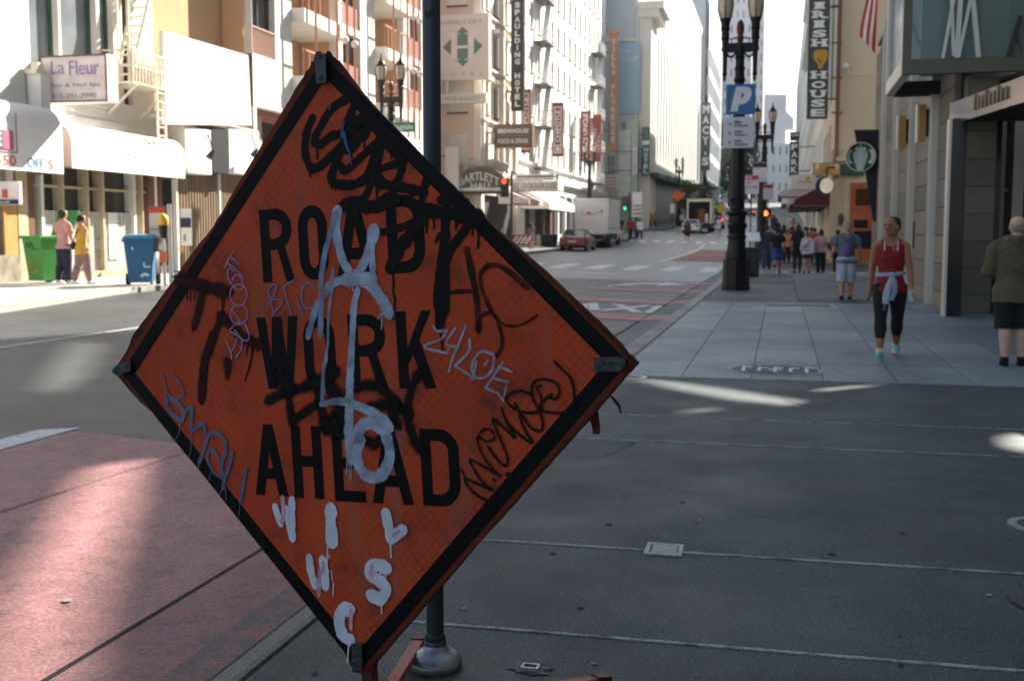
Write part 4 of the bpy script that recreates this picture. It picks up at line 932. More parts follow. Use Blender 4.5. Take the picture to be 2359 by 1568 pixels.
PINKP = mat('magenta_print', srgb(176, 96, 128), .7); REDPR = mat('red_print', srgb(206, 96, 88), .7); BLUPR = mat('blue_print', srgb(96, 160, 186), .7)
XA = XL + .85
def yx(dx): return Yx(dx, XA)
a1 = awning('awning', 'white awning with sale lettering and a magenta emblem at the far left', yx(-190), yx(152), 3.02, 4.75, .85, CANVAS,
       text=[("0-50", yx(-12), yx(43), 3.12, 3.36, REDPR, .01), ("OFF", yx(70), yx(108), 3.12, 3.36, BLUPR, .01), ("S", yx(118), yx(128), 3.12, 3.36, REDPR, 0), ("EY", yx(-12), yx(13), 4.05, 4.25, TXTG, 0)])
xx = XA + .014
part('emblem', MB().box((xx, yx(-40), 3.5), (xx + .01, yx(38), 3.95)), PINKP, a1)
part('emblem', MB().box((xx + .012, yx(-40), 3.52), (xx + .018, yx(14), 3.93)), mat('slate_print', srgb(92, 98, 108), .7), a1)
q = MB(); put_text(q, "E", (xx + .022, yx(-4), 3.56), UY, UZ, yx(10) - yx(-4), .33, .03); part('lettering', q, TXTW, a1, flip=False)
part('emblem_line', MB().box((xx, yx(-40), 3.43), (xx + .01, yx(46), 3.45)).box((xx, yx(45), 3.43), (xx + .01, yx(46.5), 4.4)), PINKP, a1)
awning('awning', 'long plain white awning beside the sale awning with faint grey lettering', yx(172), yx(430), 3.2, 4.42, .85, CANVAS, text=[("SF", yx(288), yx(338), 3.62, 3.95, mat('faint_print', srgb(212, 208, 204), .8), 0)], endm=PINKT)  # end panels get a darker pink that paints in their shade
# shop signs
b = board('shop_sign', 'pale hanging board for a hair and nail salon with brown frame', (95, 124, 245, 238), 26.6, mat('sign_lilac_white', srgb(236, 226, 226), .6), .5, rim=None, wallX=XL)
LIL = mat('lilac_print', srgb(176, 138, 190), .7)
for s_, d, m_ in (("La", (118, 140, 148, 172), LIL), ("Fleur", (160, 138, 228, 174), LIL), ("Hair & Nail Spa", (113, 190, 232, 205), TXTG), ("415-391-7990", (120, 214, 222, 229), TXTG)): text_on(b, s_, d, 26.6, m_, .0)
x0, z0, x1, z1 = rectY(95, 124, 245, 238, 26.6)
f = MB()
for a, c in (((x0, z0), (x1, z0 + .04)), ((x0, z1 - .04), (x1, z1)), ((x0, z0 + .04), (x0 + .04, z1 - .04)), ((x1 - .04, z0 + .04), (x1, z1 - .04))): f.box((a[0], 26.57, a[1]), (c[0], 26.598, c[1]))
part('frame', f, mat('brown_edge', srgb(120, 88, 70), .6), b)
x0, z0, x1, z1 = rectY(64, 170, 93, 258, 26.1)
t = thing('wall_lantern', 'small white wall lantern box left of the salon board', 'wall lantern', (x0, 26.1, z0))
part('box', MB().box((x0, 26.1, z0), (x1, 26.5, z1)), WHITEM, t, bevel=.02); part('cap', MB().box((x0 - .03, 26.06, z1), (x1 - .08, 26.5, z1 + .12)).box((x0 + .1, 26.15, z1 + .12), (x1 - .1, 26.4, z1 + .3)), IRONP, t)
b = board('pharmacy_sign', 'small red and blue hanging sign below the sale awning', (-12, 418, 43, 472), 23.6, mat('sign_lilac_white', srgb(236, 226, 226), .6), .12, wallX=XL)
x0, z0, x1, z1 = rectY(-12, 460, 42, 471, 23.6); part('stripe', MB().box((x0, 23.58, z0), (x1, 23.6, z1)), mat('navy_print', srgb(40, 44, 86), .6), b); text_on(b, "genda", (-5, 462, 24, 470), 23.57, TXTW, .01)
x0, z0, x1, z1 = rectY(6, 436, 17, 456, 23.6); part('emblem', MB().box((x0, 23.58, z0), (x1, 23.6, z1)), REDPR, b)
# fire escape of the salon building
t = thing('fire_escape', 'cream iron fire escape with steep ladder above the plain awning', 'fire escape', (XL, 30, 4))
Xf = XL + .95
ya, yb = Yx(318, Xf), Yx(402, Xf); zp = 5.75
part('platform', MB().box((XL, ya, zp), (Xf, yb, zp + .07)), IRONP, t)
rl = MB()
for z in (zp + .5, zp + .95): rl.bar((Xf, ya, z), (Xf, yb, z), .045); rl.bar((XL, yb, z), (Xf, yb, z), .045); rl.bar((XL, ya, z), (Xf, ya, z), .045)
part('railing', rl, IRONP, t)
for k in range(13): y = lerp(k / 12, ya, yb); part('baluster', MB().bar((Xf, y, zp), (Xf, y, zp + .95), .03), IRONP, t)
for dx in (0, .5):
    part('stair_stringer', MB().bar((Xf - .2 - dx, ya + .1, zp), (Xf - .2 - dx, ya + 1.9, 9.6), .09), IRONP, t)
for k in range(14): s_ = k / 13; part('stair_tread', MB().box((Xf - .7, ya + .08 + 1.8 * s_, zp + 3.85 * s_), (Xf - .2, ya + .26 + 1.8 * s_, zp + 3.85 * s_ + .03)), IRONP, t)
for y in (yb - .75, yb - .3): part('ladder_rail', MB().bar((Xf - .03, y, 4.3), (Xf - .03, y, zp), .06), IRONP, t)
for k in range(6): part('ladder_rung', MB().bar((Xf - .03, yb - .75, 4.4 + .25 * k), (Xf - .03, yb - .3, 4.4 + .25 * k), .035), IRONP, t)
for y in (ya + .2, yb - .2): part('bracket', MB().bar((XL, y, zp - .8), (Xf, y, zp), .06), IRONP, t)
for x in (.1, .45): part('post', MB().bar((Xf - x, ya, zp), (Xf - x, ya, 9.6), .05), IRONP, t)

# ------------------------------------------------------------------ left side: recessed tan building, slatted shop, panel and light boxes
YB0, YB1 = Y1, Yx(590, XL)
t = thing('tan_building', 'recessed tan plaster building behind a big blank white panel', 'building', (XL, YB0, 0))
Mb = frame_at((XL - 1.2, YB0 - .4, 0), TH_E)
lpart('wall', MB().box((0, 0, 4), (YB1 - YB0 + .3, 7, 13)), Mb, TAN, t)
lpart('pier', MB().box((Yx(536, XL - 1.1) - YB0 + .4, -.5, 4), (Yx(586, XL - 1.1) - YB0 + .4, .02, 13)), Mb, PINKT, t)
Ms = frame_at((XL, YB0, 0), TH_E); Ws = YB1 - YB0
lpart('lower_storey', MB().box((.01, .25, .1), (Ws, 6, 5.2)), Ms, DARKIN, t)
lpart('lintel', MB().box((.01, -.1, 3.9), (Ws, .2, 5.3)), Ms, PINKT, t)
lpart('base_course', MB().box((.01, -.04, .1), (Ws, .22, .5)), Ms, BEIGE, t)
t = thing('blank_billboard', 'huge blank white sheet metal panel standing out from the tan wall', 'panel', (-17.6, 34, 5))
p = [PX(375, 287, -18.2), PX(580, 289, -18.2), PX(572, 128, -18.2), PX(377, 71, -18.2)]
part('sheet', MB().prism(p, (-.16, 0, 0)), mat('white_sheet', srgb(218, 220, 220), .6, 0, .04, .8), t)
part('back_strut', MB().bar(p[0] + Vector((-.1, .4, .3)), Vector((XL - .3, p[0].y + .4, p[0].z + .3)), .1).bar(p[1] + Vector((-.1, -.4, .3)), Vector((XL - .3, p[1].y - .4, p[1].z + .3)), .1), WHITEM, t)
for lab, a, b_, m_ in (('left white sign box with spotlight under the blank panel', 432, 492, WHITEM), ('black sign box between two white ones under the blank panel', 494, 530, mat('black_box', (.012, .012, .012), .5)), ('right white sign box with spotlight under the blank panel', 532, 602, WHITEM)):
    Xq = -18.3; ya, yb = Yx(a, Xq), Yx(b_, Xq); z0, z1 = Zx(a, 398, Xq), Zx(a, 291, Xq)
    t = thing('sign_box', lab, 'sign box', (Xq, ya, z0)); part('box', MB().box((XL, ya, z0), (Xq, yb, z1)), m_, t, bevel=.02)
    if m_ is WHITEM:
        ym = lerp(.35, ya, yb); part('lamp_arm', MB().bar((Xq, ym + .9, z1 - .15), (Xq + .5, ym + .25, z1 - .75), .035), IRON, t)
        part('spotlight', MB().tube([(Xq + .5, ym + .3, z1 - .72), (Xq + .4, ym + .15, z1 - .95)], [.06, .11], 10), IROND, t)
t = thing('slatted_gate', 'tall gate of upright timber slats across the shop left of the diamond sign', 'gate', (-18.75, 34, .26))
Xg = -18.8; ya, yb = Yx(408, Xg), YB1 + .2; n = 34
for k in range(n):
    y = lerp(k / n, ya, yb); part('slat', MB().box((Xg, y, .3), (Xg + .06, y + .095, 3.75)), mat('grey_timber', srgb(128, 106, 80), .75, 0, .25, 4, streak=True), t)
for z in (.5, 1.95, 3.3): part('rail', MB().box((Xg - .05, ya, z), (Xg - .004, yb, z + .1)), WOOD, t)
for y in (ya - .05, lerp(.45, ya, yb)): part('post', MB().box((Xg - .06, y - .1, .3), (Xg + .1, y - .01, 3.8)), WHITEM, t)

# ------------------------------------------------------------------ left side: white apartment block with balconies
YC0, YC1 = YB1, 60.0
t = thing('apartment_block', 'white apartment block with salmon balcony rails and recessed bays', 'building', (XL, YC0, 0))
M = frame_at((XL, YC0, 0), TH_E); W = YC1 - YC0
def uc(dx): return Yx(dx, XL) - YC0
PITCHZ = 2.62; wins, recess = [], []
cols = [(587.5, 643), (795, 836), (947, 974)]; bays = [(680, 782), (868, 934)]
NF = 4
for a, b_ in cols:
    for f_ in range(NF): z = 8.1 + PITCHZ * f_; wins.append((uc(a) + (.12 if a < 600 else 0), uc(b_), z + 1.0, z + 2.3, dict(fr=WFB, pane=PANE, nx=2, ny=1)))
for a, b_ in bays:
    for f_ in range(NF): z = 7.75 + PITCHZ * f_; recess.append((uc(a), uc(b_), z, z + 2.3))
gar = (uc(597), W - 6, .3, 6.2)
lpart('wall', wall_mb(W, 0, 18, [(w_[0], w_[1], w_[2] - 1.0, w_[3]) for w_ in wins] + recess + [gar], .35), M, STUCCO, t)
lpart('body', MB().box((.002, 1.75, 0), (W - .002, 9, 17.99)), M, TAN, t)
lpart('back_of_piers', MB().box((uc(643) + .05, .36, 6.3), (uc(680) - .05, 1.7, 17.9)).box((uc(782) + .05, .36, 6.3), (uc(868) - .05, 1.7, 17.9)).box((uc(934) + .05, .36, 6.3), (W - .02, 1.7, 17.9)).box((.02, .36, 6.3), (uc(643), 1.7, 17.9)), M, TAN, t)
lpart('garage_soffit', MB().box((gar[0], .4, 6.0), (gar[1], 1.7, 6.2)), M, BROWN2, t)
for w_ in wins:
    window(t, M, w_[0], w_[2], w_[1] - w_[0], w_[3] - w_[2], .28, WFB, PANE, 2, 1, .05)
    lpart('balcony_panel', MB().box((w_[0] + .02, .08, w_[2] - .98), (w_[1] - .02, .12, w_[2] - .04)), M, SALMON if w_[0] < 5 else BROWN2, t)
    if w_[0] < 5:
        for k in range(11): u = lerp(k / 10, w_[0] + .04, w_[1] - .1); lpart('baluster', MB().box((u, .03, w_[2] - .98), (u + .035, .07, w_[2] - .05)), M, PINKT, t)
        lpart('handrail', MB().box((w_[0], .0, w_[2] - .05), (w_[1], .1, w_[2])), M, PINKT, t)
for a, b_, z0, z1 in recess:
    lpart('balcony_slab', MB().box((a + .01, -.55, z0 - .55), (b_ - .01, 1.7, z0 - .02)), M, STUCCO, t)
    window(t, M, a + .2, z0 + .02, (b_ - a) * .42, 2.05, 1.68, WFB, PANED, 2, 1, .06, name='balcony_door')
    lpart('handrail', MB().box((a, -.5, z0 + .98), (b_, -.44, z0 + 1.04)), M, SALMON, t)
    for k in range(9): u = lerp(k / 8, a + .03, b_ - .06); lpart('baluster', MB().box((u, -.49, z0), (u + .03, -.46, z0 + .98)), M, SALMON, t)
for a, b_ in bays:
    for s_ in (.14, .62, .86, 1.04): u = lerp(s_, uc(a), uc(b_)); lpart('upright_pole', MB().tube([M.inverted() @ (M @ Vector((u, -.75, 6.3))), (u, -.75, 17.5)], .055, 8), M, SALMON, t, smooth=True)
    for f_ in range(NF):
        for s_ in (.7, .93): u = lerp(s_, uc(a), uc(b_)); lpart('globe_lamp', MB().ball((u, -.95, 9.62 + PITCHZ * f_), .16), M, WHITEM, t, smooth=True)
lpart('garage_dark', MB().box((gar[0], 1.6, .2), (gar[1], 1.74, 6.2)), M, DARKIN, t)
# ------------------------------------------------------------------ left side, across the side street
X2, YD0 = -17.5, 66.0
PLASTER = mat('warm_white_plaster', srgb(232, 222, 208), .85, 0, .05, .8)
YD1 = 76.5
t = thing('corner_hotel', 'cream corner hotel with bracketed cornices across the side street', 'building', (X2, YD0, 0))
M = frame_at((X2, YD0, 0), TH_E); W = YD1 - YD0
wins = []
for f_ in range(5):
    for k in range(4): u = .9 + k * 2.5; z = 5.6 + 3.1 * f_; wins.append((u, u + 1.15, z, z + 1.9))
facade(t, M, W, 0, 22, wins, .3, PLASTER, 10, WFB, PANE, 1, 2, .07, True, extra=[(1, W - 1, .4, 3.9)])
for f_ in range(5): cornice(t, M, W, 5.0 + 3.1 * f_, .25, .3, PLASTER, name='string_course')
for f_ in range(1, 5):
    for k in range(4): lpart('window_hood', MB().box((.75 + k * 2.5, -.35, 7.6 + 3.1 * (f_ - 1)), (2.2 + k * 2.5, .02, 7.85 + 3.1 * (f_ - 1))), M, PLASTER, t)
for k in (0, 2): lpart('bay_pilaster', MB().box((.15 + k * 2.5, -.22, 5.3), (.5 + k * 2.5, .02, 21.8)), M, PLASTER, t)
M2 = frame_at((X2 - 9.5, YD0, 0), TH_S)
wins2 = [(9.5 - a, 9.5 - a + 1.1, z, z + 1.8) for a in (1.9, 4.3, 6.7) for z in (5.6, 8.7, 11.8, 14.9, 18)]
lpart('end_wall', wall_mb(9.5, 0, 22, wins2, .3), M2, mat('warm_tan_plaster', srgb(226, 200, 176), .85, 0, .05, .8), t)
for o in wins2: window(t, M2, o[0], o[2], 1.1, 1.8, .22, WFB, PANE, 1, 2, .07, True)
lpart('shop_glass', MB().box((1, .28, .4), (W - 1, .32, 3.9)), M, DARKIN, t)
lpart('quoin_pier', MB().box((9.15, -.12, 0), (9.62, .02, 22)), M2, PLASTER, t)

t = thing('white_hotel', 'tall white hotel front with narrow windows and iron fire escapes', 'building', (X2, YD1, 0))
YE1 = 115.0; M = frame_at((X2, YD1, 0), TH_E); W = YE1 - YD1
WHITE2 = mat('bright_white_plaster', srgb(230, 230, 226), .85, 0, .04, .6)
wins = []
for f_ in range(7):
    for k in range(15): u = 1.0 + k * 2.5; z = 6.9 + 3.05 * f_; wins.append((u, u + .95, z, z + 1.75))
facade(t, M, W, 0, 29, wins, .16, WHITE2, 9, WFR, mat('curtained_pane', srgb(150, 152, 150), .2, 0, .3, .9, spec=.6), 1, 2, .08, True, extra=[(.8, W - .8, .4, 4.6)])
cornice(t, M, W, 5.2, .5, .35, WHITE2, name='string_course'); cornice(t, M, W, 6.35, .25, .2, WHITE2, name='string_course')
lpart('shop_dark', MB().box((.8, .2, .4), (W - .8, .26, 4.6)), M, mat('shop_brown_dark', (.03, .02, .016), .5, 0, .6, .8), t)
for k in range(12): u = .8 + k * 3.15; lpart('shop_pier', MB().box((u, -.12, .3), (u + .45, .18, 4.6)), M, mat('red_brown_pier', srgb(118, 52, 40), .7) if k in (2, 3) else WHITE2, t)
for k in range(8): lpart('base_panel', MB().box((1.4 + k * 4.3, -.02, .4), (4.3 + k * 4.3, .16, 1.5)), M, WHITE2, t)
def fescape(label, dx, zs):
    y = Yx(dx, X2 + .5); t = thing('fire_escape', label, 'fire escape', (X2, y, zs[0]), 'iron fire escapes on the white hotel')
    for z in zs:
        part('platform', MB().box((X2, y - 1.4, z), (X2 + .95, y + 1.4, z + .08)), mat('dark_platform', srgb(92, 84, 72), .7), t)
        r_ = MB()
        for zz in (z + .45, z + .95): r_.bar((X2 + .95, y - 1.4, zz), (X2 + .95, y + 1.4, zz), .04).bar((X2, y - 1.4, zz), (X2 + .95, y - 1.4, zz), .04)
        part('railing', r_, WHITEM, t)
        for k in range(8): part('baluster', MB().bar((X2 + .95, y - 1.4 + .4 * k, z), (X2 + .95, y - 1.4 + .4 * k, z + .95), .03), WHITEM, t)
    for a, b_ in zip(zs, zs[1:]): part('stair', MB().bar((X2 + .6, y - .9, a), (X2 + .6, y + .9, b_), .4, .06), WHITEM, t)
fescape('nearer fire escape on the white hotel beside the black vertical hotel sign', 1254, [6.2, 9.2, 12.2, 15.2, 18.2]); fescape('farther fire escape on the white hotel beside the orange vertical sign', 1376, [6.2, 9.2, 12.2, 15.2, 18.2])

# ground-floor canopies and marquees of that block
GOLDBR = mat('olive_brown_board', srgb(112, 96, 78), .6, 0, .08, 2)
d = (1055, 398, 1166, 443); Yb = 65.3
x0, z0, x1, z1 = rectY(*d, Yb)
t = thing('marquee', 'brown marquee with arched lettering over a bar entrance across the side street', 'marquee', (x0, Yb, z0))
N_ = 16; arch = [(x0, z0)] + [(x1, z0)] + [(lerp(1 - k / N_, x0, x1), z1 - .35 + .75 * math.sin(math.pi * k / N_)) for k in range(N_ + 1)]
part('board', MB().prism([(x, Yb, z) for x, z in arch], (0, .5, 0)), GOLDBR, t)
xa, za, xb, zb = rectY(1052, 432, 1168, 440, Yb); part('light_strip', MB().box((xa, Yb - .03, za), (xb, Yb - .005, zb)), TXTW, t)
text_on(t, "BARTLETT", (1058, 406, 1150, 426), Yb, TXTW, .02, .02, warp=lambda a: .38 * math.sin(math.pi * min(1, max(0, a))) - .12)
text_on(t, "HALL", (1085, 420, 1135, 437), Yb, TXTW, .02, .045)
part('soffit', MB().box((x0, Yb, z0 - .1), (x1, Yb + .68, z0 - .005)), mat('soffit_brown', srgb(80, 60, 46), .7), t)
orn = MB()
for k in range(5): xk = lerp((k + .5) / 5, x0, x1); orn.ball((xk, Yb + .25, z1 + .35 + (.2 if k % 2 else 0)), (.42, .2, .3), 9, 6)
part('finial_row', orn, mat('pale_bronze', srgb(176, 168, 156), .6, 0, .3, 3), t)
b = board('pub_sign', 'grey brown brewhouse sign board with two lines of white letters', (1141, 287, 1225, 339), 68.0, GOLDBR, .4, rim=mat('bronze_rim', srgb(140, 108, 74), .5), wallX=X2)
text_on(b, "BREWHOUSE", (1147, 296, 1218, 308), 68.0, TXTW, .03); text_on(b, "FOOD & DRINK", (1147, 319, 1218, 331), 68.0, TXTW, .03)
x0, z0, x1, z1 = rectY(1147, 312, 1218, 314, 68.0); part('rule', MB().box((x0, 67.97, z0), (x1, 67.99, z1)), OCHRE, b)
# hotel blades and shop blades
b = board('hotel_sign', 'large cream hotel sign with a green diamond emblem right of the pole', (1008, 30, 1126, 186), 65.0, mat('sign_cream', srgb(232, 226, 214), .6, 0, .03, 1), .55, wallX=X2 - 1.2)
GRN = mat('sign_green', srgb(98, 132, 120), .6); EM = mat('sign_cream2', srgb(236, 232, 222), .6); TXTC = mat('taupe_print', srgb(176, 162, 150), .7)
text_on(b, "HANDLERY", (1014, 44, 1112, 59), 65.0, TXTC, 0); text_on(b, "HOTEL", (1012, 170 - 4, 1114, 180 - 2), 65.0, TXTC, 0, space=2.4)
cx, cz = PY(1066, 108, 65).x, PY(1066, 108, 65).z; rx = PY(1112, 108, 65).x - cx; rz = PY(1066, 62, 65).z - cz
part('diamond', MB().poly([(cx - rx, 64.985, cz), (cx, 64.985, cz - rz), (cx + rx, 64.985, cz), (cx, 64.985, cz + rz)]), GRN, b)
hm = MB()
for s_ in (-1, 1): hm.box((cx + s_ * rx * .42 - rx * .15, 64.95, cz - rz * .62), (cx + s_ * rx * .42 + rx * .15, 64.97, cz + rz * .62)); hm.box((cx + s_ * rx * .42 - rx * .3, 64.94, cz + rz * .62), (cx + s_ * rx * .42 + rx * .27, 64.96, cz + rz * .68)); hm.box((cx + s_ * rx * .42 - rx * .3, 64.94, cz - rz * .68), (cx + s_ * rx * .42 + rx * .27, 64.96, cz - rz * .62))
hm.box((cx - rx * .3, 64.955, cz - rz * .09), (cx + rx * .3, 64.965, cz + rz * .05)); part('initial', hm, EM, b)
b = board('bakery_sign', 'narrow cream bakery sign under the green diamond hotel sign', (1010, 214, 1120, 240), 65.0, mat('sign_cream', srgb(232, 226, 214), .6), .4, wallX=X2 - 1.4); text_on(b, "PAGE BAKERY", (1020, 221, 1110, 233), 65.0, TXTC, 0)
part('hanger', MB().bar((PY(1028, 186, 65).x, 65.2, PY(1028, 186, 65).z), (PY(1028, 214, 65).x, 65.2, PY(1028, 214, 65).z), .12).bar((PY(1110, 186, 65).x, 65.2, PY(1110, 186, 65).z), (PY(1110, 214, 65).x, 65.2, PY(1110, 214, 65).z), .12), WHITEM, b)
BLK = mat('black_sign_face', (.02, .017, .015), .5, 0, .2, 1)
b = board('hotel_sign', 'tall black vertical hotel sign with stacked white letters', (1177, -40, 1207, 256), 71.5, BLK, .35, wallX=X2)
stack_on(b, "SPAULDING HOTEL", (1186, 4, 1198, 248), 71.5, TXTW, .05)
CHR = mat('chili_red', srgb(132, 48, 42), .55, 0, .08, 2)
def chip(label, d, Y, s_=None):
    b = board('restaurant_sign', label, d, Y, CHR, .3, wallX=X2, group=None); x0, z0, x1, z1 = rectY(*d, Y); w_ = x1 - x0
    fr = MB(); 
    for a, c in (((x0 + w_ * .14, z0 + w_ * 1.1), (x0 + w_ * .22, z1 - w_ * .5)), ((x1 - w_ * .22, z0 + w_ * 1.1), (x1 - w_ * .14, z1 - w_ * .5)), ((x0 + w_ * .14, z1 - w_ * .5), (x1 - w_ * .14, z1 - w_ * .4)), ((x0 + w_ * .14, z0 + w_ * .3), (x1 - w_ * .14, z0 + w_ * .4)), ((x0 + w_ * .14, z0 + w_ * .4), (x0 + w_ * .22, z0 + w_ * 1.0)), ((x1 - w_ * .22, z0 + w_ * .4), (x1 - w_ * .14, z0 + w_ * 1.0)), ((x0 + w_ * .14, z0 + w_ * 1.0), (x1 - w_ * .14, z0 + w_ * 1.1))): fr.box((a[0], Y - .03, a[1]), (c[0], Y - .008, c[1]))
    part('outline', fr, TXTW, b)
    q = MB(); put_text(q, "CHIPOTLE", (x0 + w_ * .72, Y - .02, z0 + w_ * 1.35), UZ, -UX, (z1 - z0) - w_ * 2.1, w_ * .42, .03); part('lettering', q, TXTW, b, flip=False)
    cx, cz = (x0 + x1) / 2, z0 + w_ * .7; part('emblem', MB().disc((cx, Y - .02, cz), UX, UZ, w_ * .2, w_ * .24, 14), TXTW, b, flip=False)
    return b
chip('nearer red vertical restaurant sign half hidden behind the black hotel sign', (1200, 206, 1222, 352), 74.5); chip('farther red vertical restaurant sign with white outlined lettering', (1273, 236, 1297, 361), 83.0)
b = board('restaurant_sign', 'red vertical sign with two white words right of the farther outlined one', (1337, 256, 1360, 372), 98.0, CHR, .3, wallX=X2 - .3)
for s_, d in (("UNCLE", (1343, 262, 1354, 312)), ("VINCI", (1343, 318, 1354, 366))):
    x0, z0, x1, z1 = rectY(*d, 98.0); q = MB(); put_text(q, s_, (x1, 97.98, z0), UZ, -UX, z1 - z0, x1 - x0, .03); part('lettering', q, TXTW, b, flip=False)
b = board('restaurant_sign', 'plain red vertical banner sign between the two-word sign and the orange one', (1365, 264, 1385, 373), 103.0, CHR, .25, wallX=X2 - .5)
for s_, d in (("COCKTAILS", (1366, 296, 1373, 360)), ("GRILL", (1376, 310, 1382, 352))):
    x0, z0, x1, z1 = rectY(*d, 103.0); q = MB(); put_text(q, s_, (x1, 102.98, z0), UZ, -UX, z1 - z0, x1 - x0, .0); part('lettering', q, TXTW, b, flip=False)
b = board('hotel_sign', 'tall orange brown vertical hotel sign with capped ends', (1404, 80, 1422, 340), 114.0, mat('burnt_orange', srgb(176, 112, 66), .6, 0, .08, 1.5), .5, wallX=X2)
stack_on(b, "VILLA FLORENCE", (1408, 88, 1418, 330), 114.0, mat('cream_print', srgb(226, 206, 170), .6), .03)
x0, z0, x1, z1 = rectY(1401, 68, 1425, 80, 114.0); part('cap', MB().box((x0, 113.9, z0), (x1, 114.6, z1)).box((x0 + .15, 113.95, rectY(1404, 340, 1422, 350, 114)[1]), (x1 - .15, 114.5, rectY(1404, 340, 1422, 350, 114)[3])), mat('burnt_orange', srgb(176, 112, 66), .6), b)
# theatre-like marquee, awnings and shop fronts of the white hotel
t = thing('marquee', 'white illuminated shop marquee with a grid of panels under the white hotel', 'marquee', (X2, 79, 5))
x0, z0, x1, z1 = rectY(1180, 417, 1285, 440, 72.8)
part('box', MB().box((x0, 72.8, z0), (x1, 74.8, z1)), WHITEM, t)
for k in range(9): xk = lerp(k / 8, x0, x1); part('divider', MB().box((xk - .02, 72.77, z0), (xk + .02, 72.795, z1)), TXTG, t)
q = MB()
for k, s_ in enumerate("S.WBURGER"[:8]):
    if s_ != '.': put_text(q, s_, (lerp((k + .25) / 8, x0, x1), 72.78, lerp(.25, z0, z1)), UX, UZ, (x1 - x0) / 16, (z1 - z0) * .5, .01)
part('lettering', q, TXTG, t, flip=False)
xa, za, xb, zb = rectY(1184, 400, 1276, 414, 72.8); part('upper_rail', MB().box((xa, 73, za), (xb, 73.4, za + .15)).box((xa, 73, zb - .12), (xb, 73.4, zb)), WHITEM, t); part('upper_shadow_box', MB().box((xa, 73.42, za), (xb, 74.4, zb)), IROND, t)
def aw2(label, d, Y, m, X, ln=3.6): 
    x0, z0, x1, z1 = rectY(*d, Y); return awning('awning', label, Y, Y + ln, z0, z1 + .5, 2.0, m, X, profile='slope')
aw2('small pink white awning below the white shop marquee', (1215, 450, 1255, 470), 70.5, mat('pale_pink_canvas', srgb(232, 214, 212), .8), X2, 4.2)
aw2('long white sloping awning beside the parked truck', (1262, 446, 1325, 482), 77.0, CANVAS, X2, 10)

# ------------------------------------------------------------------ the next block: pale green building, billboard wall, department store
X3, YF0 = -14.6, 118.0
t = thing('billboard_wall', 'tall blue grey blank end wall behind the orange vertical sign', 'building', (-24, YF0, 0))
part('wall', MB().box((-30, YF0, 0), (X3 - .3, YF0 + 14, 34)), mat('blue_grey_wall', srgb(190, 196, 200), .85, 0, .04, .3), t)
part('parapet', MB().box((-30, YF0 - .3, rectY(1425, 90, 1475, 97, 118)[1]), (X3 - .2, YF0 - .002, rectY(1425, 90, 1475, 97, 118)[3])), PLASTER, t)
b = board('billboard', 'pale blue billboard with white lettering high behind the orange sign', (1424, 98, 1474, 263), YF0 - .25, mat('billboard_blue', srgb(150, 186, 202), .6, 0, .03, .5), .2)
text_on(b, "IT'S OK,", (1427, 114, 1452, 124), YF0 - .25, TXTW, .02); text_on(b, "DO DONUT.", (1427, 130, 1471, 144), YF0 - .25, TXTW, .02)
SAGE = mat('pale_sage_plaster', srgb(192, 202, 182), .85, 0, .05, .5)
t = thing('sage_building', 'low pale green building with arched bay behind the stop sign panel', 'building', (-20, 117, 0))
Ms = frame_at((-22.0, 117.2, 0), TH_S); x0, z0, x1, z1 = rectY(1395, 278, 1470, 470, 117.2)
wns = [(22 + rectY(a, 0, b_, 1, 117.2)[0], 22 + rectY(a, 0, b_, 1, 117.2)[2], z, z + 2.4) for a, b_ in ((1400, 1420), (1432, 1446)) for z in (7.2, 10.6)]
facade(t, Ms, x1 + 22, 0, z1, wns, .3, SAGE, 2.4, WFR, PANEL_, 2, 2, .1, True)
lpart('tower_bay', MB().box((22 + x1 - 1.9, -.4, 5), (22 + x1 - .7, .02, z1 - 1)), Ms, mat('sage_white', srgb(216, 220, 210), .8), t)
lpart('shop_band', MB().box((22 + x0, -.5, 4.2), (22 + x1, .02, 5.4)), Ms, BEIGE, t)
t = thing('department_store', 'long white department store with ribbed upper walls and dark canopies', 'building', (X3, YF0, 0))
YG1 = 211.0; M = frame_at((X3, YF0 + .02, 0), TH_E); W = YG1 - YF0
MACW = mat('store_white', srgb(224, 224, 220), .8, 0, .03, .3); MACS = mat('store_recess', srgb(196, 198, 198), .8, 0, .03, .3)
lpart('recess_wall', MB().box((0, .5, 9), (W, 12, 38)), M, MACS, t); lpart('frieze', MB().box((0, .02, 24.6), (W, .52, 25.4)), M, MACW, t)
lpart('top_band', MB().box((0, -.1, 37), (W, .6, 38.3)), M, MACW, t); lpart('base_band', MB().box((0, -.05, 8.4), (W, .5, 10.2)), M, MACW, t)
for k in range(27): u = .3 + k * W / 27; lpart('rib', MB().box((u, 0, 10.2), (u + 1.5, .49, 37)), M, MACW, t)
lpart('shopfront', MB().box((0, .3, 0), (W, 12, 8.4)), M, mat('store_dark_front', srgb(44, 52, 54), .4, 0, .3, .2), t)
for k in range(9): lpart('canopy', MB().box((k * 10.3 + .5, -2.2, 6.0 + rise(YF0 + k * 10.3) * .75), (k * 10.3 + 9.6, .28, 6.5 + rise(YF0 + k * 10.3) * .75)), M, mat('dark_green_canopy', srgb(52, 74, 70), .6), t)
Mm = frame_at((X3 - .1, YF0, 0), TH_E)
t = thing('cornice_bay', 'narrow cream corner bay with bracketed cornice at the start of the department store', 'building', (X3, YF0, 0))
part('bay', MB().box((X3 + .05, YF0 + .5, 0), (X3 + 1.3, YF0 + 6, 23.5)), PLASTER, t); part('cornice', MB().box((X3, YF0 + .2, 23.5), (X3 + 2.1, YF0 + 7, 24.3)).box((X3, YF0, 24.3), (X3 + 2.6, YF0 + 7.4, 25.0)), PLASTER, t)
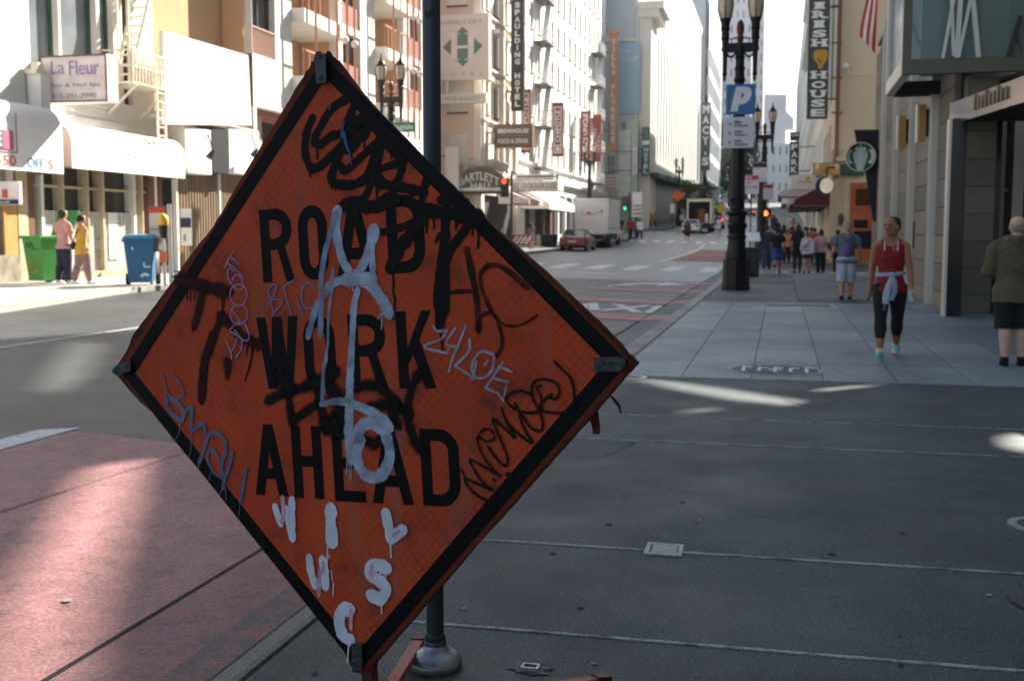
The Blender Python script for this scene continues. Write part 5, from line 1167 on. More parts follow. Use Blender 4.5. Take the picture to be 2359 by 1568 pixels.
for k in range(5): window(t, frame_at((X3 + 1.3, YF0 + 1.4, 0), TH_E), .2 + 0, 6.5 + 3.3 * k, 1.6, 2.2, -.03, WFR, PANEL_, 1, 2)
b = board('store_sign', 'dark green vertical store banner with large white letters', (1614, 236, 1637, 393), 208.0, mat('store_sign_green', srgb(58, 74, 76), .6, 0, .05, .5), .4, wallX=X3)
stack_on(b, "MACY'S", (1617, 240, 1634, 384), 208.0, TXTW, .04)
b = board('hotel_sign', 'green vertical hotel sign with white letters in front of the ribbed store', (1478, 293, 1497, 406), 117.6, mat('hotel_green', srgb(52, 104, 84), .6), .3, wallX=X3); stack_on(b, "HOTEL", (1483, 338, 1493, 402), 117.6, TXTW, .03); x0, z0, x1, z1 = rectY(1479, 324, 1496, 334, 117.6); part('band', MB().box((x0, 117.57, z0), (x1, 117.59, z1)), TXTW, b)
stack_on(b, "UNION", (1483, 297, 1492, 322), 117.6, mat('mint_print', srgb(150, 186, 168), .6), .0, name='small_lettering')
b = board('hotel_sign', 'slim navy sign tucked left of the green vertical hotel sign', (1470, 342, 1479, 395), 117.2, mat('navy_sign', srgb(58, 64, 104), .6), .2, wallX=X3); stack_on(b, "SQUARE", (1472, 346, 1477, 390), 117.2, TXTW, 0)
b = board('wall_banner', 'white banner with blue vertical letters left of the navy sign', (1457, 340, 1468, 402), 116.6, CANVAS, .15, wallX=X3 - 2.5); stack_on(b, "DAVIDS", (1460, 348, 1465, 396), 116.6, mat('blue_print2', srgb(84, 96, 150), .6), 0)
t = thing('shaded_annex', 'grey annex with window shades beyond the dark green store banner', 'building', (X3, 212, 0))
M = frame_at((X3 + 1.2, 212.2, 0), TH_E); facade(t, M, 46, 0, 46, [(1.5 + 5.2 * k, 5.0 + 5.2 * k, z, z + 3.4) for k in range(8) for z in (12, 17, 22, 27, 32)], .6, mat('annex_grey', srgb(188, 194, 200), .8, 0, .04, .3), 9, WFR, PANE, 1, 1, .15)
FAR = mat('far_stone', srgb(198, 198, 202), .85, 0, .04, .1); FARP = mat('far_pink_stone', srgb(200, 194, 200), .85, 0, .03, .1)
def tower(name, label, d, Y, m, D, nx, top=None, wz=2.4, pitch=4.2, pane=None):
    x0, z0, x1, z1 = rectY(*d, Y); t = thing(name, label, 'building', (x0, Y, 0)); Mt = frame_at((x0, Y, 0), TH_S); W = x1 - x0; s_ = W / nx
    ws = [(s_ * (k + .3), s_ * (k + .7), z, z + wz) for k in range(nx) for z in [z1 - 4 - pitch * i for i in range(int((z1 - max(z0, 8)) / pitch))]]
    facade(t, Mt, W, 0, z1, ws, .5, m, D, WFR, pane or PANE, 1, 1, .12); 
    if top: lpart('setback', MB().box((W * .2, 2, z1), (W * .8, D - 2, z1 + top)), Mt, m, t)
    return t
tower('slab_tower', 'very tall pale tower with vertical window bands behind the lamp post', (1618, 20, 1662, 430), 330, FAR, 30, 3); tower('slab_tower', 'tallest pink grey tower rising out of frame behind the twin lanterns', (1660, -60, 1735, 430), 345, FARP, 30, 5)
tower('slab_tower', 'pale narrow tower right of the tallest pink grey one', (1732, 12, 1762, 430), 360, FAR, 25, 2)
t = tower('far_office', 'far grey office block with small square windows closing the street', (1758, 330, 1835, 480), 400, mat('far_grey', srgb(172, 182, 188), .85, 0, .04, .1), 25, 5, pitch=6, wz=3)
x0, z0, x1, z1 = rectY(1728, 216, 1812, 340, 430); t = thing('gabled_tower', 'far pale tower with sloping gabled top at the end of the street', 'building', (x0, 430, 0))
xm = rectY(1762, 0, 1763, 1, 430)[0]; part('body', MB().prism([(x0, 430, 0), (x1, 430, 0), (x1, 430, rectY(0, 268, 1, 269, 430)[3]), (xm + 1, 430, z1), (x0, 430, z1 - 4)], (0, 24, 0)), FARP, t)
part('gable_window', MB().prism([(xm + 3, 429.6, z0 + 6), (xm + 11, 429.6, z0 + 6), (xm + 11, 429.6, z0 + 10), (xm + 7, 429.6, z0 + 14), (xm + 3, 429.6, z0 + 10)], (0, .3, 0)), FAR, t)

b = board('blank_sign', 'plain white upright panel just right of the steel pole', (1026, 339, 1054, 474), 64.2, CANVAS, .3, wallX=X2 - 1.9)
# ------------------------------------------------------------------ right side: granite building with glass bay and entrance canopy
XR = 3.1
GRAN = [ground_mat('grey_granite_%d' % i, srgb(*c), (.42, .41, .4), .45, .14, .7, .1, 130, spec=.1) for i, c in enumerate(((140, 133, 122), (124, 119, 110), (150, 141, 127)))]
STEEL = mat('brushed_steel', srgb(190, 188, 184), .34, .75, .1, 3, .05, 60, streak=True)
STEELL = mat('pale_steel_fin', srgb(214, 208, 198), .4, .35, .08, 2, streak=True)
OLIVE = mat('olive_painted_steel', srgb(98, 98, 84), .45, .2, .08, 2)
BLKP = mat('polished_black', (.012, .012, .014), .12, .1, .4, 1.2, spec=.7)
TEALG = clear_glass('teal_glass', (.34, .46, .44), .72)
TEALP = mat('teal_back_panel', srgb(104, 150, 146), .25, 0, .15, .8, spec=.6)
GOLD = mat('brass_lamp_face', srgb(190, 140, 72), .4, .25, .15, 4, streak=True)
t = thing('granite_building', 'grey granite building with steel fins and a glass bay beside the near pavement', 'building', (XR, 22, 0))
fin = [(2026, 2035), (2054, 2065), (2088, 2103), (2135, 2153)]
ys = [Yx(b_, XR) for a, b_ in fin]                       # near face of each fin
YN = 22.9; YFAR = 42.0
CORE = mat('core_grey', srgb(96, 92, 86), .7)
PXE = PY(2281, 700, 22.5).x
part('core', MB().box((XR + .12, YN + .2, -.1), (PXE, YFAR, 4.4)), CORE, t)
part('core', MB().box((PXE + .002, 30.32, -.1), (44, YFAR, 4.4)), CORE, t)
part('core', MB().box((XR + .12, 25.6, 4.402), (44, YFAR, 7.9)), CORE, t)
edges = [YN] + sorted(ys) + [YFAR]
for (a, b_) in zip(edges, edges[1:]):
    k = 0
    z = .0
    while z < 7.3:
        h = .32 if k == 0 else .56
        p_ = MB().box((XR + random.uniform(-.003, .003), a + .02, z + .008), (XR + .11, b_ - .02, z + h - .008)); part('granite_panel', p_, random.choice(GRAN), t)
        z += h; k += 1
for (a, b_), y in zip(fin, ys):
    part('steel_fin', MB().box((XR - .15, y - .02, 0), (XR + .1, y + .14, 8)), STEELL, t, bevel=.01)
    part('fin_edge', MB().box((XR - .17, y + .02, 0), (XR - .152, y + .1, 8)), STEEL, t)
part('upper_wall', MB().box((XR + .02, YN, 7.95), (XR + .12, YFAR, 8.1)), GRAN[0], t)
part('plinth_slot', MB().box((XR - .27, Yx(2130, XR) - .3, 1.15), (XR - .24, Yx(2130, XR) - .1, 1.75)), mat('slot_brown', srgb(70, 52, 40), .5), t)
# granite pier and polished column by the entrance
px0, px1 = PY(2211, 700, 22.5).x, PY(2281, 700, 22.5).x
z = 0; k = 0
while z < 4.2:
    h = .34 if k == 0 else .5; part('pier_block', MB().box((px0, 22.5 + random.uniform(-.004, .004), z + .006), (px1, 23.6, z + h - .006)), random.choice(GRAN), t); z += h; k += 1
part('pier_core', MB().box((px0 + .02, 22.54, 0), (px1 - .02, 23.56, 4.3)), IROND, t)
part('pier_edge', MB().box((px1, 22.45, 0), (px1 + .09, 23.5, 4.2)), BLKP, t)
cx0, cx1 = PY(2172, 722, 21.6).x, PY(2213, 722, 21.6).x
part('polished_column', MB().box((cx0 + .045, 21.6, 0), (cx1, 22.0, 3.5)), BLKP, t, bevel=.01)
part('lit_edge_strip', MB().box((cx0, 21.56, 0), (cx0 + .043, 21.9, 3.5)), STEELL, t)  # pale strip paints in the lit left edge of the dark column
# entrance recess beyond
part('recess_wall', MB().box((px1 + .4, 30, -.05), (14, 30.3, 9)), mat('recess_brown', srgb(150, 126, 102), .6, 0, .3, .8), t)
for dx, w_, m_ in ((2298, .22, BEIGE), (2349, .3, STEELL), (2368, .2, BEIGE)):
    x = PY(dx, 500, 24.2).x; part('recess_pilaster', MB().box((x - w_ / 2, 24.2, 0), (x + w_ / 2, 24.6, 4.2)), m_, t)
part('recess_door', MB().box((PY(2312, 500, 29).x, 29.2, 0), (PY(2338, 500, 29).x, 29.4, 3.6)), mat('door_brown', srgb(74, 56, 44), .3), t)
part('recess_ceiling', MB().box((px1, 24.5, 4.3), (14, 30.2, 4.39)), mat('soffit_grey', srgb(120, 112, 104), .7), t)
# entrance canopy: mirror-like fascia that swings out over the pavement
C1 = PY(2187, 266, 22.3); C1.z = 0; ddir = (Vector((3.6, 18.0, 0)) - C1).normalized(); C2 = C1 + ddir * 11
zc0, zc1 = 3.44, 3.83; nrm = Vector((ddir.y, -ddir.x, 0)); nrm = nrm if nrm.x > 0 else -nrm
seg = 7
for k in range(seg):
    a, b_ = C1 + (C2 - C1) * (k / seg) + ddir * .012, C1 + (C2 - C1) * ((k + 1) / seg) - ddir * .0
    part('canopy_fascia', MB().hexa([a + UZ * zc0, b_ + UZ * zc0, b_ + nrm * .05 + UZ * zc0, a + nrm * .05 + UZ * zc0], [a + UZ * zc1, b_ + UZ * zc1, b_ + nrm * .05 + UZ * zc1, a + nrm * .05 + UZ * zc1]), mat('mirror_steel', srgb(206, 206, 204), .14, .95, .05, 2), t)
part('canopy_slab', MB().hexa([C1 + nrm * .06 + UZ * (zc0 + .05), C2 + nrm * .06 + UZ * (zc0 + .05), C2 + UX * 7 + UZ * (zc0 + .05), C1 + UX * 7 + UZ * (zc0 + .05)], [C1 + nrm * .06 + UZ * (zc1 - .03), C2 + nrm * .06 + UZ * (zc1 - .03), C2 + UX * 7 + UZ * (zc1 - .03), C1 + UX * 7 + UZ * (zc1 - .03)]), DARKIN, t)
rl = MB()
for k in range(9):
    p = C1 + ddir * (1.45 + .19 * k) - nrm * .012; rl.box(p + Vector((-.02, -.045, zc0 + .12)), p + Vector((.012, .045, zc0 + .12 + (.2 if k % 3 else .26))))
part('relief_strip', rl, mat('bronze_relief', srgb(150, 132, 112), .4, .5), t)
# the glass bay hung over the pavement
bx, by0, by1, bz = 2.2, 22.0, 25.4, 4.5
FA = PY(2078, 172, by0); bx = FA.x; bz = FA.z; zt = 8.0
bay = MB().box((bx, by0, bz), (9, by0 + .16, bz + .26)); part('bay_beam', bay, OLIVE, t, bevel=.008)
part('bay_beam', MB().box((bx, by0 + .165, bz), (bx + .16, by1, bz + .28)), STEELL, t, bevel=.008)
part('bay_beam', MB().box((bx + .17, by1 - .5, bz - .02), (9, by1, bz + .24)), DARKIN, t)
part('bay_beam', MB().bar((bx + 1.35, by1 - .6, bz + .12), (bx + 2.2, by0 + .2, bz + .12), .26, .2), STEELL, t)
part('bay_post', MB().box((bx, by0, bz + .262), (bx + .15, by0 + .15, zt)), OLIVE, t)
part('bay_post', MB().box((bx, by1 - .15, bz + .282), (bx + .15, by1, zt)), STEELL, t)
part('front_glass', MB().box((bx + .16, by0 + .06, bz + .262), (9, by0 + .08, zt)), TEALG, t)
part('side_glass', MB().box((bx + .06, by0 + .17, bz + .29), (bx + .08, by1 - .16, zt)), clear_glass('pale_glass', (.5, .55, .55), .6), t)
def brace(p, q, w_=.055, m_=STEEL): part('brace', MB().bar(p, q, min(w_, .08)), m_, t)
ym = (by0 + by1) / 2
brace((bx + .11, by0 + .25, zt), (bx + .11, ym, bz + .3), .1); brace((bx + .11, by1 - .2, zt), (bx + .11, ym, bz + .3), .1); brace((bx + .14, ym, zt), (bx + .14, ym + .02, bz + .3), .08, BLKP)
def fx(dx): return PY(dx, 100, by0 - .02).x
zz1 = PY(2300, 0, by0 - .02).z + .1
F2D = lambda cx_: (2150 + cx_ / 6.03) * KF
brace((fx(F2D(1060)), by0 - .02, zz1), (fx(F2D(920)), by0 - .02, bz + .26)); brace((fx(F2D(1012)), by0 + .02, bz + 1.55), (fx(F2D(1085)), by0 + .02, bz + .3)); brace((fx(F2D(1155)), by0 + .0, zz1), (fx(F2D(1125)), by0 + .0, bz + .26), .1)
brace((fx(F2D(1310)), by0 - .02, zz1), (fx(F2D(1150)), by0 - .02, bz + .26)); brace((fx(F2D(1330)), by0 + .02, zz1), (fx(F2D(1450)), by0 + .02, bz + .26), .16); brace((fx(F2D(2040)), by0 - .02, zz1 - .4), (fx(F2D(1890)), by0 - .02, bz + .26), .1, BLKP); brace((fx(F2D(2030)), by0 + .02, zz1 - .5), (fx(F2D(2130)), by0 + .02, bz + .26), .1, OLIVE)
brace((fx(F2D(540)), by0 + .9, zz1 - .3), (fx(F2D(680)), by0 + .9, bz + .6), .07)
part('teal_panel', MB().box((fx(F2D(1420)), by1 - 1.0, bz + .3), (fx(F2D(1790)), by1 - .9, zt)).box((fx(F2D(840)), by1 - .8, bz + .3), (fx(F2D(1420)) - .02, by1 - .7, zt)), TEALP, t)
for z in (bz + 1.0, bz + 1.85): part('panel_joint', MB().box((fx(F2D(840)), by1 - 1.02, z), (fx(F2D(1790)), by1 - 1.005, z + .03)), BLKP, t)
part('pale_jamb', MB().box((fx(F2D(1795)), by1 - 1.0, bz + .3), (fx(F2D(1880)), by1 - .8, zt)), BEIGE, t)
part('inner_panel', MB().box((fx(F2D(1890)), by1 - .7, bz + .3), (fx(F2D(2300)), by1 - .6, zt)), mat('olive_inner', srgb(150, 150, 120), .6), t)
# lamps on the fins
for lab, d, Yl in (('larger brass box lamp nearer the entrance on the granite wall', (2111, 241, 2135, 327), 25.6), ('smaller brass box lamp farther along the granite wall', (2066, 266, 2088, 342), 29.3)):
    x0, z0, x1, z1 = rectY(*d, Yl); l = thing('wall_lamp', lab, 'wall lamp', (x0, Yl, z0))
    part('face', MB().box((x0 + .04, Yl, z0), (x1, Yl + .1, z1)), GOLD, l); part('side', MB().box((x0, Yl + .01, z0 - .01), (x0 + .038, Yl + .3, z1 + .01)), STEELL, l)
    part('holder', MB().box((x1 + .005, Yl + .02, z0 + .12), (x1 + .08, Yl + .3, z1 - .1)), IROND, l)
x0, z0, x1, z1 = rectY(2311, 424, 2346, 450, 26.5); b = thing('shop_sign', 'small dark green sign with white letters inside the entrance', 'sign', (x0, 26.5, z0))
part('panel', MB().box((x0, 26.5, z0), (x1, 26.6, z1)), mat('shop_green', srgb(42, 72, 60), .5), b); text_on(b, "PALO TOP", (2313, 433, 2343, 444), 26.5, TXTW, .02)
part('hanger', MB().bar((x0 + .05, 26.55, z1), (x0 + .05, 26.55, 4.35), .02).bar((x1 - .05, 26.55, z1), (x1 - .05, 26.55, 4.35), .02), IROND, b)

# ------------------------------------------------------------------ right side across the street: cream building
XC, YH = 2.45, 58.5
CREAMW = mat('cream_painted_wall', srgb(214, 196, 168), .8, 0, .05, .6)
t = thing('cream_building', 'plain cream painted building with a wooden corner door across the street', 'building', (XC, YH, 0))
part('body', MB().box((XC, YH, -.2), (16, 76, 26)), CREAMW, t)
x0, z0, x1, z1 = rectY(1955, 421, 2016, 596, YH)
dr = MB().box((x0, YH - .08, .02), (x1 + .3, YH - .002, z1)); part('door', dr, WOODO := mat('varnished_wood', srgb(176, 92, 46), .4, 0, .2, 3, streak=True), t)
xm = (x0 + x1) / 2
part('door_pane', MB().box((x0 + .25, YH - .1, z0 + 2.6), (x1 - .15, YH - .082, z1 - .3)), mat('amber_dark_pane', srgb(70, 40, 24), .15, 0, .5, 2), t)
part('door_pane', MB().box((x0 + .2, YH - .1, z0 + .5), (x1 - .1, YH - .082, z0 + 1.35)), PANED, t); part('door_pane', MB().box((x0 + .2, YH - .1, z0 + 1.5), (x1 - .3, YH - .082, z0 + 1.9)), PANED, t)
part('door_rail', MB().box((x0, YH - .13, z0 + 1.38), (x1 + .3, YH - .101, z0 + 1.48)).box((x0, YH - .13, z0 + 2.35), (x1 + .3, YH - .101, z0 + 2.5)), WOODO, t)
x0, z0, x1, z1 = rectY(1934, 379, 1990, 404, YH); part('green_band', MB().box((x0, YH - .3, z0), (x1, YH - .01, z1)), mat('awning_green', srgb(46, 78, 70), .6), t)
x0, z0, x1, z1 = rectY(1925, 362, 1990, 372, YH); part('ledge', MB().box((x0, YH - .25, z0), (x1 + 2, YH - .005, z1)), CREAMW, t)
for dx, w_ in ((1913, .16), (1920, .22)): x = PY(dx, 200, YH).x; part('white_trim', MB().box((x - w_ / 2, YH - .14, 8), (x + w_ / 2, YH - .004, 20)), WHITEM, t)
for dx in (1928, 1933): x = PY(dx, 200, YH).x; part('drain_pipe', MB().tube([(x, YH - .1, 4.2), (x, YH - .1, 20)], .045, 8), mat('rusty_pipe', srgb(150, 108, 84), .6), t)
for dy in (15, 100, 180, 260): p = PY(1930, dy, YH); part('pipe_clamp', MB().box(p + Vector((-.3, -.2, -.03)), p + Vector((.2, -.01, .03))), mat('rusty_pipe', srgb(150, 108, 84), .6), t)
for k in range(5):
    window(t, frame_at((XC, 74.5, 0), TH_W), 2.0, 5.2 + 3.2 * k, 1.4, 2.0, -.04, WFR, PANEL_, 1, 2, .09); window(t, frame_at((XC, 74.5, 0), TH_W), 6.0, 5.2 + 3.2 * k, 1.4, 2.0, -.04, WFR, PANEL_, 1, 2, .09); window(t, frame_at((XC, 74.5, 0), TH_W), 10.0, 5.2 + 3.2 * k, 1.4, 2.0, -.04, WFR, PANEL_, 1, 2, .09)
part('corner_pier', MB().box((XC - .12, YH - .06, -.1), (XC + .5, YH + .6, 5.6)), BEIGE, t)
p = PY(1887, 530, YH); lant = thing('wall_lantern', 'small wall lantern on the cream corner pier by the wooden door', 'wall lantern', (PY(1937, 510, YH).x, YH, 3))
p = PY(1937, 505, YH); part('lantern', MB().lathe([(0, 0), (.1, .05), (.13, .4), (.06, .55), (0, .6)], p + Vector((0, -.2, -.3)), 8), IRON, lant); part('arm', MB().bar(p + Vector((0, -.2, -.35)), p + Vector((0, 0, -.35)), .05), IRON, lant)
p = PY(1947, 156, YH); g = thing('gooseneck_lamp', 'white gooseneck lamp on the plain cream wall', 'lamp', p)
part('globe', MB().ball(p + Vector((0, -.5, 0)), .16), WHITEM, g, smooth=True); part('arm', MB().tube([p + Vector((.05, -.5, -.1)), p + Vector((.12, -.48, -.3)), p + Vector((.3, -.3, -.36)), p + Vector((1.2, -.02, -.36))], .025, 6), WHITEM, g)
# tall green blade with stacked slab letters
PUBG = mat('pub_green', srgb(58, 70, 66), .5, 0, .06, 1)
b = board('pub_sign', 'tall dark green pub sign with slab letters and a gold emblem', (1858, -30, 1914, 274), 57.0, PUBG, .3, wallX=XC)
for s_, y0, y1 in (("I", 5, 22), ("R", 25, 43), ("I", 47, 65), ("S", 69, 87), ("H", 90, 108), ("H", 164, 182), ("O", 187, 204), ("U", 208, 226), ("S", 229, 247), ("E", 251, 269)):
    sh = (y0 - 137) * -.022; xa, xb = (1874, 1896) if s_ == 'I' else (1870, 1903); text_on(b, s_, (xa + sh, y0, xb + sh, y1), 57.0, TXTW, .045)
    if s_ in "IHRU":
        q = MB()
        for (sa, sb, ya, yb) in [(0, 1, y0, y0 + 4), (0, 1, y1 - 4, y1)]:
            if s_ == 'U' and ya != y0: continue
            for (ua, ub) in ([(-.12, 1.12)] if s_ == 'I' else [(-.1, .38), (.62, 1.1)]):
                if s_ == 'R' and ya == y0 and ua > .5: continue
                x0, z0, x1, z1 = rectY(lerp(ua, xa, xb) + sh, ya, lerp(ub, xa, xb) + sh, yb, 57.0); part('serif', MB().box((x0, 56.97, z0), (x1, 56.978, z1)), TXTW, b)
        pass
em = [(1876, 119), (1884, 115), (1900, 115), (1906, 118), (1907, 128), (1903, 142), (1896, 150), (1894, 158), (1889, 160), (1885, 157), (1885, 150), (1877, 141), (1873, 130)]
part('emblem', MB().poly([PY(x, y, 56.97) for x, y in em]), mat('emblem_gold', srgb(196, 142, 48), .5), b, flip=False)
part('emblem_cut', MB().poly([PY(x, y, 56.96) for x, y in ((1883, 133), (1887, 136), (1893, 146), (1889, 145), (1884, 139))]), PUBG, b, flip=False)
# coffee shop disc on its black bracket board
Yk = 40.0
t = thing('coffee_sign', 'round green and white coffee shop sign in front of a black board', 'sign', PY(1983, 363, Yk))
part('back_board', MB().prism([PY(x, y, Yk + .3) for x, y in ((1968, 299), (2027, 299), (2027, 512), (2012, 512), (2003, 455), (1994, 400), (1976, 345))], (0, .1, 0)), mat('black_board', (.008, .008, .008), .6), t)
c = PY(1982, 362, Yk); rr = (PY(2016, 362, Yk) - c).length
part('disc', MB().prism([c + Vector((math.cos(a) * rr, 0, math.sin(a) * rr)) for a in [2 * math.pi * k / 36 for k in range(36)]], (0, .16, 0)), mat('disc_green', srgb(30, 84, 58), .5), t)
part('rim', MB().add(*(lambda m_: (m_.v, m_.f))(ringmb((0, 0, 0), rr * .97, rr * 1.03, -.17, -.0, 36).xf(Matrix.Translation(c) @ Matrix.Rotation(R(-90), 4, 'X')))), mat('cream_rim', srgb(222, 208, 180), .5), t)
whm = mat('disc_white', srgb(206, 216, 214), .5); wv = MB(); kk = 0
P_ = lambda x, y, o: c + Vector((x * rr, -.012 - o, y * rr))
def blob(name, pts, o): part(name, MB().poly([P_(x, y, o) for x, y in pts]), whm, t, flip=False)
blob('white_shape', [(-.42, .55), (-.25, .72), (-.12, .62), (0, .92), (.12, .62), (.25, .72), (.42, .55), (.2, .42), (-.2, .42)], .002)
blob('white_shape', [(-.45, .4), (.45, .4), (.5, .1), (.4, -.3), (.3, -.62), (.2, -.95), (-.2, -.95), (-.3, -.62), (-.4, -.3), (-.5, .1)], .004)
for s_ in (-1, 1): blob('white_shape', [(s_ * .95, .3), (s_ * .78, .55), (s_ * .55, .5), (s_ * .7, .25), (s_ * .72, -.1), (s_ * .5, -.42), (s_ * .75, -.5), (s_ * .93, -.2)], .003)
for s_ in (-1, 1):
    for off in (.16, .26, .36):
        pts = [(s_ * (off + .05 * math.sin(k * 1.1)), .34 - k * .14) for k in range(9)]; q = MB()
        for (xa, ya), (xb, yb) in zip(pts, pts[1:]): q.quad(P_(xa - .012, ya, .006), P_(xa + .012, ya, .006), P_(xb + .012, yb, .006), P_(xb - .012, yb, .006))
        part('green_wave', q, mat('wave_green', srgb(110, 150, 136), .5), t, flip=False)
part('hanger', MB().bar(c + Vector((.0, .08, rr)), c + Vector((0, .3, rr + .12)), .04), IROND, t)
part('wall_arm', MB().bar(PY(2020, 315, Yk + .35), Vector((XR + .1, Yk + .4, PY(2020, 315, Yk).z)), .08), IROND, t)
# flag hanging above
t = thing('flag', 'red and white striped flag hanging high beside the cream building', 'flag', PY(2000, 0, 46))
Yf = 46.0; tl, tr = (2003, -70), (2024, -70)
for k in range(5):
    q = MB(); n_ = 9
    for i in range(n_):
        s_ = i / (n_ - 1); xl = lerp(s_, 1999 - 0, 1984) + 4 * math.sin(s_ * 5); xr = lerp(s_, 2026, 2016); yl = lerp(s_, -60, 78 + 0); yr = lerp(s_, -60, 118)
        for e in (k / 5, (k + 1) / 5):
            x = lerp(e, xl, xr); y = lerp(e, yl, yr) + (6 if s_ > .9 else 0); p = PY(x, y, Yf + .22 * math.sin(e * 7 + s_ * 2)); q.v.append(p)
    for i in range(n_ - 1): q.f.append((2 * i, 2 * i + 1, 2 * i + 3, 2 * i + 2))
    part('stripe', q, mat('flag_red', srgb(170, 52, 50), .8) if k % 2 == 0 else mat('flag_white', srgb(220, 214, 210), .8), t, flip=False)
p = PY(2012, -75, Yf); part('staff', MB().tube([p + Vector((-.6, 0, 1.6)), p + Vector((1.2, 0, -.4))], .04, 8), WHITEM, t)

# ------------------------------------------------------------------ right side, farther: shops, signs, awnings
PALE = mat('pale_far_stone', srgb(212, 210, 206), .85, 0, .05, .2)
t = thing('stone_hotel', 'pale stone row building far down the right side', 'building', (2.55, 76, 0)); M = frame_at((2.55, 140, 0), TH_W)
facade(t, M, 64, 0, 27, [(1.5 + 4 * k, 3.3 + 4 * k, z, z + 2.2) for k in range(15) for z in (6.5, 10.2, 13.9, 17.6, 21.3)], .35, PALE, 12, WFR, PANE, 1, 2, .1)
for z in (5.4, 20.4, 25.9): cornice(t, M, 64, z, .5, .6, PALE, name='string_course')
t = thing('grey_row_building', 'tall grey building beyond the stone row on the right', 'building', (3, 141, 0)); M = frame_at((3, 290, 0), TH_W)
facade(t, M, 149, 0, 37, [(2 + 6 * k, 5 + 6 * k, z, z + 2.6) for k in range(24) for z in (10, 15, 20, 25)], .3, mat('pale_grey_far', srgb(200, 204, 206), .85, 0, .04, .1), 12, WFR, PANE, 1, 1, .12)
b = board('theatre_sign', 'black vertical sign with stacked white letters on the far right row', (1818, 326, 1841, 406), 98.0, BLK, .3, wallX=2.55); stack_on(b, "PARK", (1822, 330, 1838, 400), 98.0, TXTW, .04)
x0, z0, x1, z1 = rectY(1820, 304, 1842, 324, 98.0); part('top_panel', MB().box((x0, 98, z0), (x1, 98.3, z1)), BLK, b); text_on(b, "CLUB", (1823, 308, 1838, 314), 98.0, TXTW, .02)
b = board('gold_sign', 'ornate gold hanging sign beside the green band', (1874, 376, 1935, 403), 56.5, mat('gold_leaf', srgb(206, 160, 92), .45, .3, .12, 3), .2, rim=mat('bronze_rim', srgb(140, 108, 74), .5), wallX=XC)
for x in (1882, 1927): p = PY(x, 388, 56.5); part('ornament', MB().ball(p + Vector((0, -.02, .06)), (.1, .03, .16)), mat('cream_print', srgb(226, 206, 170), .6), b)
text_on(b, "RESTAURANT", (1888, 382, 1921, 388), 56.5, mat('bronze_print', srgb(130, 92, 50), .5), 0); text_on(b, "BAR", (1896, 391, 1913, 398), 56.5, mat('bronze_print', srgb(130, 92, 50), .5), 0)
c = PY(1904, 428, 56.3); r_ = .36; t = thing('round_sign', 'round lit white hanging sign in a black drum below the gold one', 'sign', c)
part('drum', MB().prism([c + Vector((-.12 + math.cos(a) * r_ * 1.06, .0, math.sin(a) * r_ * 1.1)) for a in [2 * math.pi * k / 24 for k in range(24)]], (0, .3, 0)), IROND, t)
part('face', MB().prism([c + Vector((math.cos(a) * r_ * .85, -.02, math.sin(a) * r_)) for a in [2 * math.pi * k / 24 for k in range(24)]], (0, .018, 0)), mat('warm_lit_face', srgb(244, 230, 200), .5, emit=.06), t)
part('hanger', MB().bar(c + Vector((0, .1, r_)), c + Vector((0, .1, r_ + .5)), .05).bar(c + Vector((0, .1, r_ + .5)), (XC, 56.4, c.z + r_ + .5), .05), IROND, t)
b = board('cafe_sign', 'white hanging sign with a small orange sun emblem', (1822, 402, 1879, 437), 66.0, CANVAS, .25, wallX=XC)
c = PY(1861, 412, 65.97); part('emblem', MB().disc(c, UX, UZ, .12), mat('sun_orange', srgb(222, 164, 60), .6), b, flip=False)
x0, z0, x1, z1 = rectY(1838, 419, 1872, 421, 66.0); part('rule', MB().box((x0, 65.97, z0), (x1, 65.985, z1)), TXTG, b)
MAR = mat('maroon_canvas', srgb(96, 40, 42), .8)
awning('awning', 'maroon shop awning with white valance beyond the wooden door', 61, 66, 2.9, 4.2, 1.8, MAR, XC, profile='slope'); awning('awning', 'second maroon awning farther along the right row', 70, 76, 2.9, 4.1, 2.0, MAR, XC, profile='slope')
awning('awning', 'pale grey sloping awning behind the crowd on the right row', 78, 86, 3.3, 5.2, 2.2, mat('grey_canvas', srgb(200, 200, 206), .8), 2.55, profile='slope'); awning('awning', 'striped white and maroon roofed canopy over the far right pavement', 67, 69.5, 3.6, 4.7, 2.6, mat('valance_white', srgb(214, 206, 204), .8), XC, profile='slope')
for k in range(5):
    y = 80 + 9 * k; bd = board('hanging_sign', ('white square hanging sign over the far crowd', 'small dark hanging sign over the far crowd', 'red hanging sign over the far crowd', 'pale blue hanging sign over the far crowd', 'grey hanging sign farthest over the crowd')[k], (1800 + 6 * k - 14 * (k % 2), 452 - 4 * k, 1820 + 6 * k - 14 * (k % 2), 470 - 4 * k), y, (CANVAS, BLK, CHR, mat('billboard_blue', srgb(150, 186, 202), .6), PALE)[k], .2, wallX=2.55)
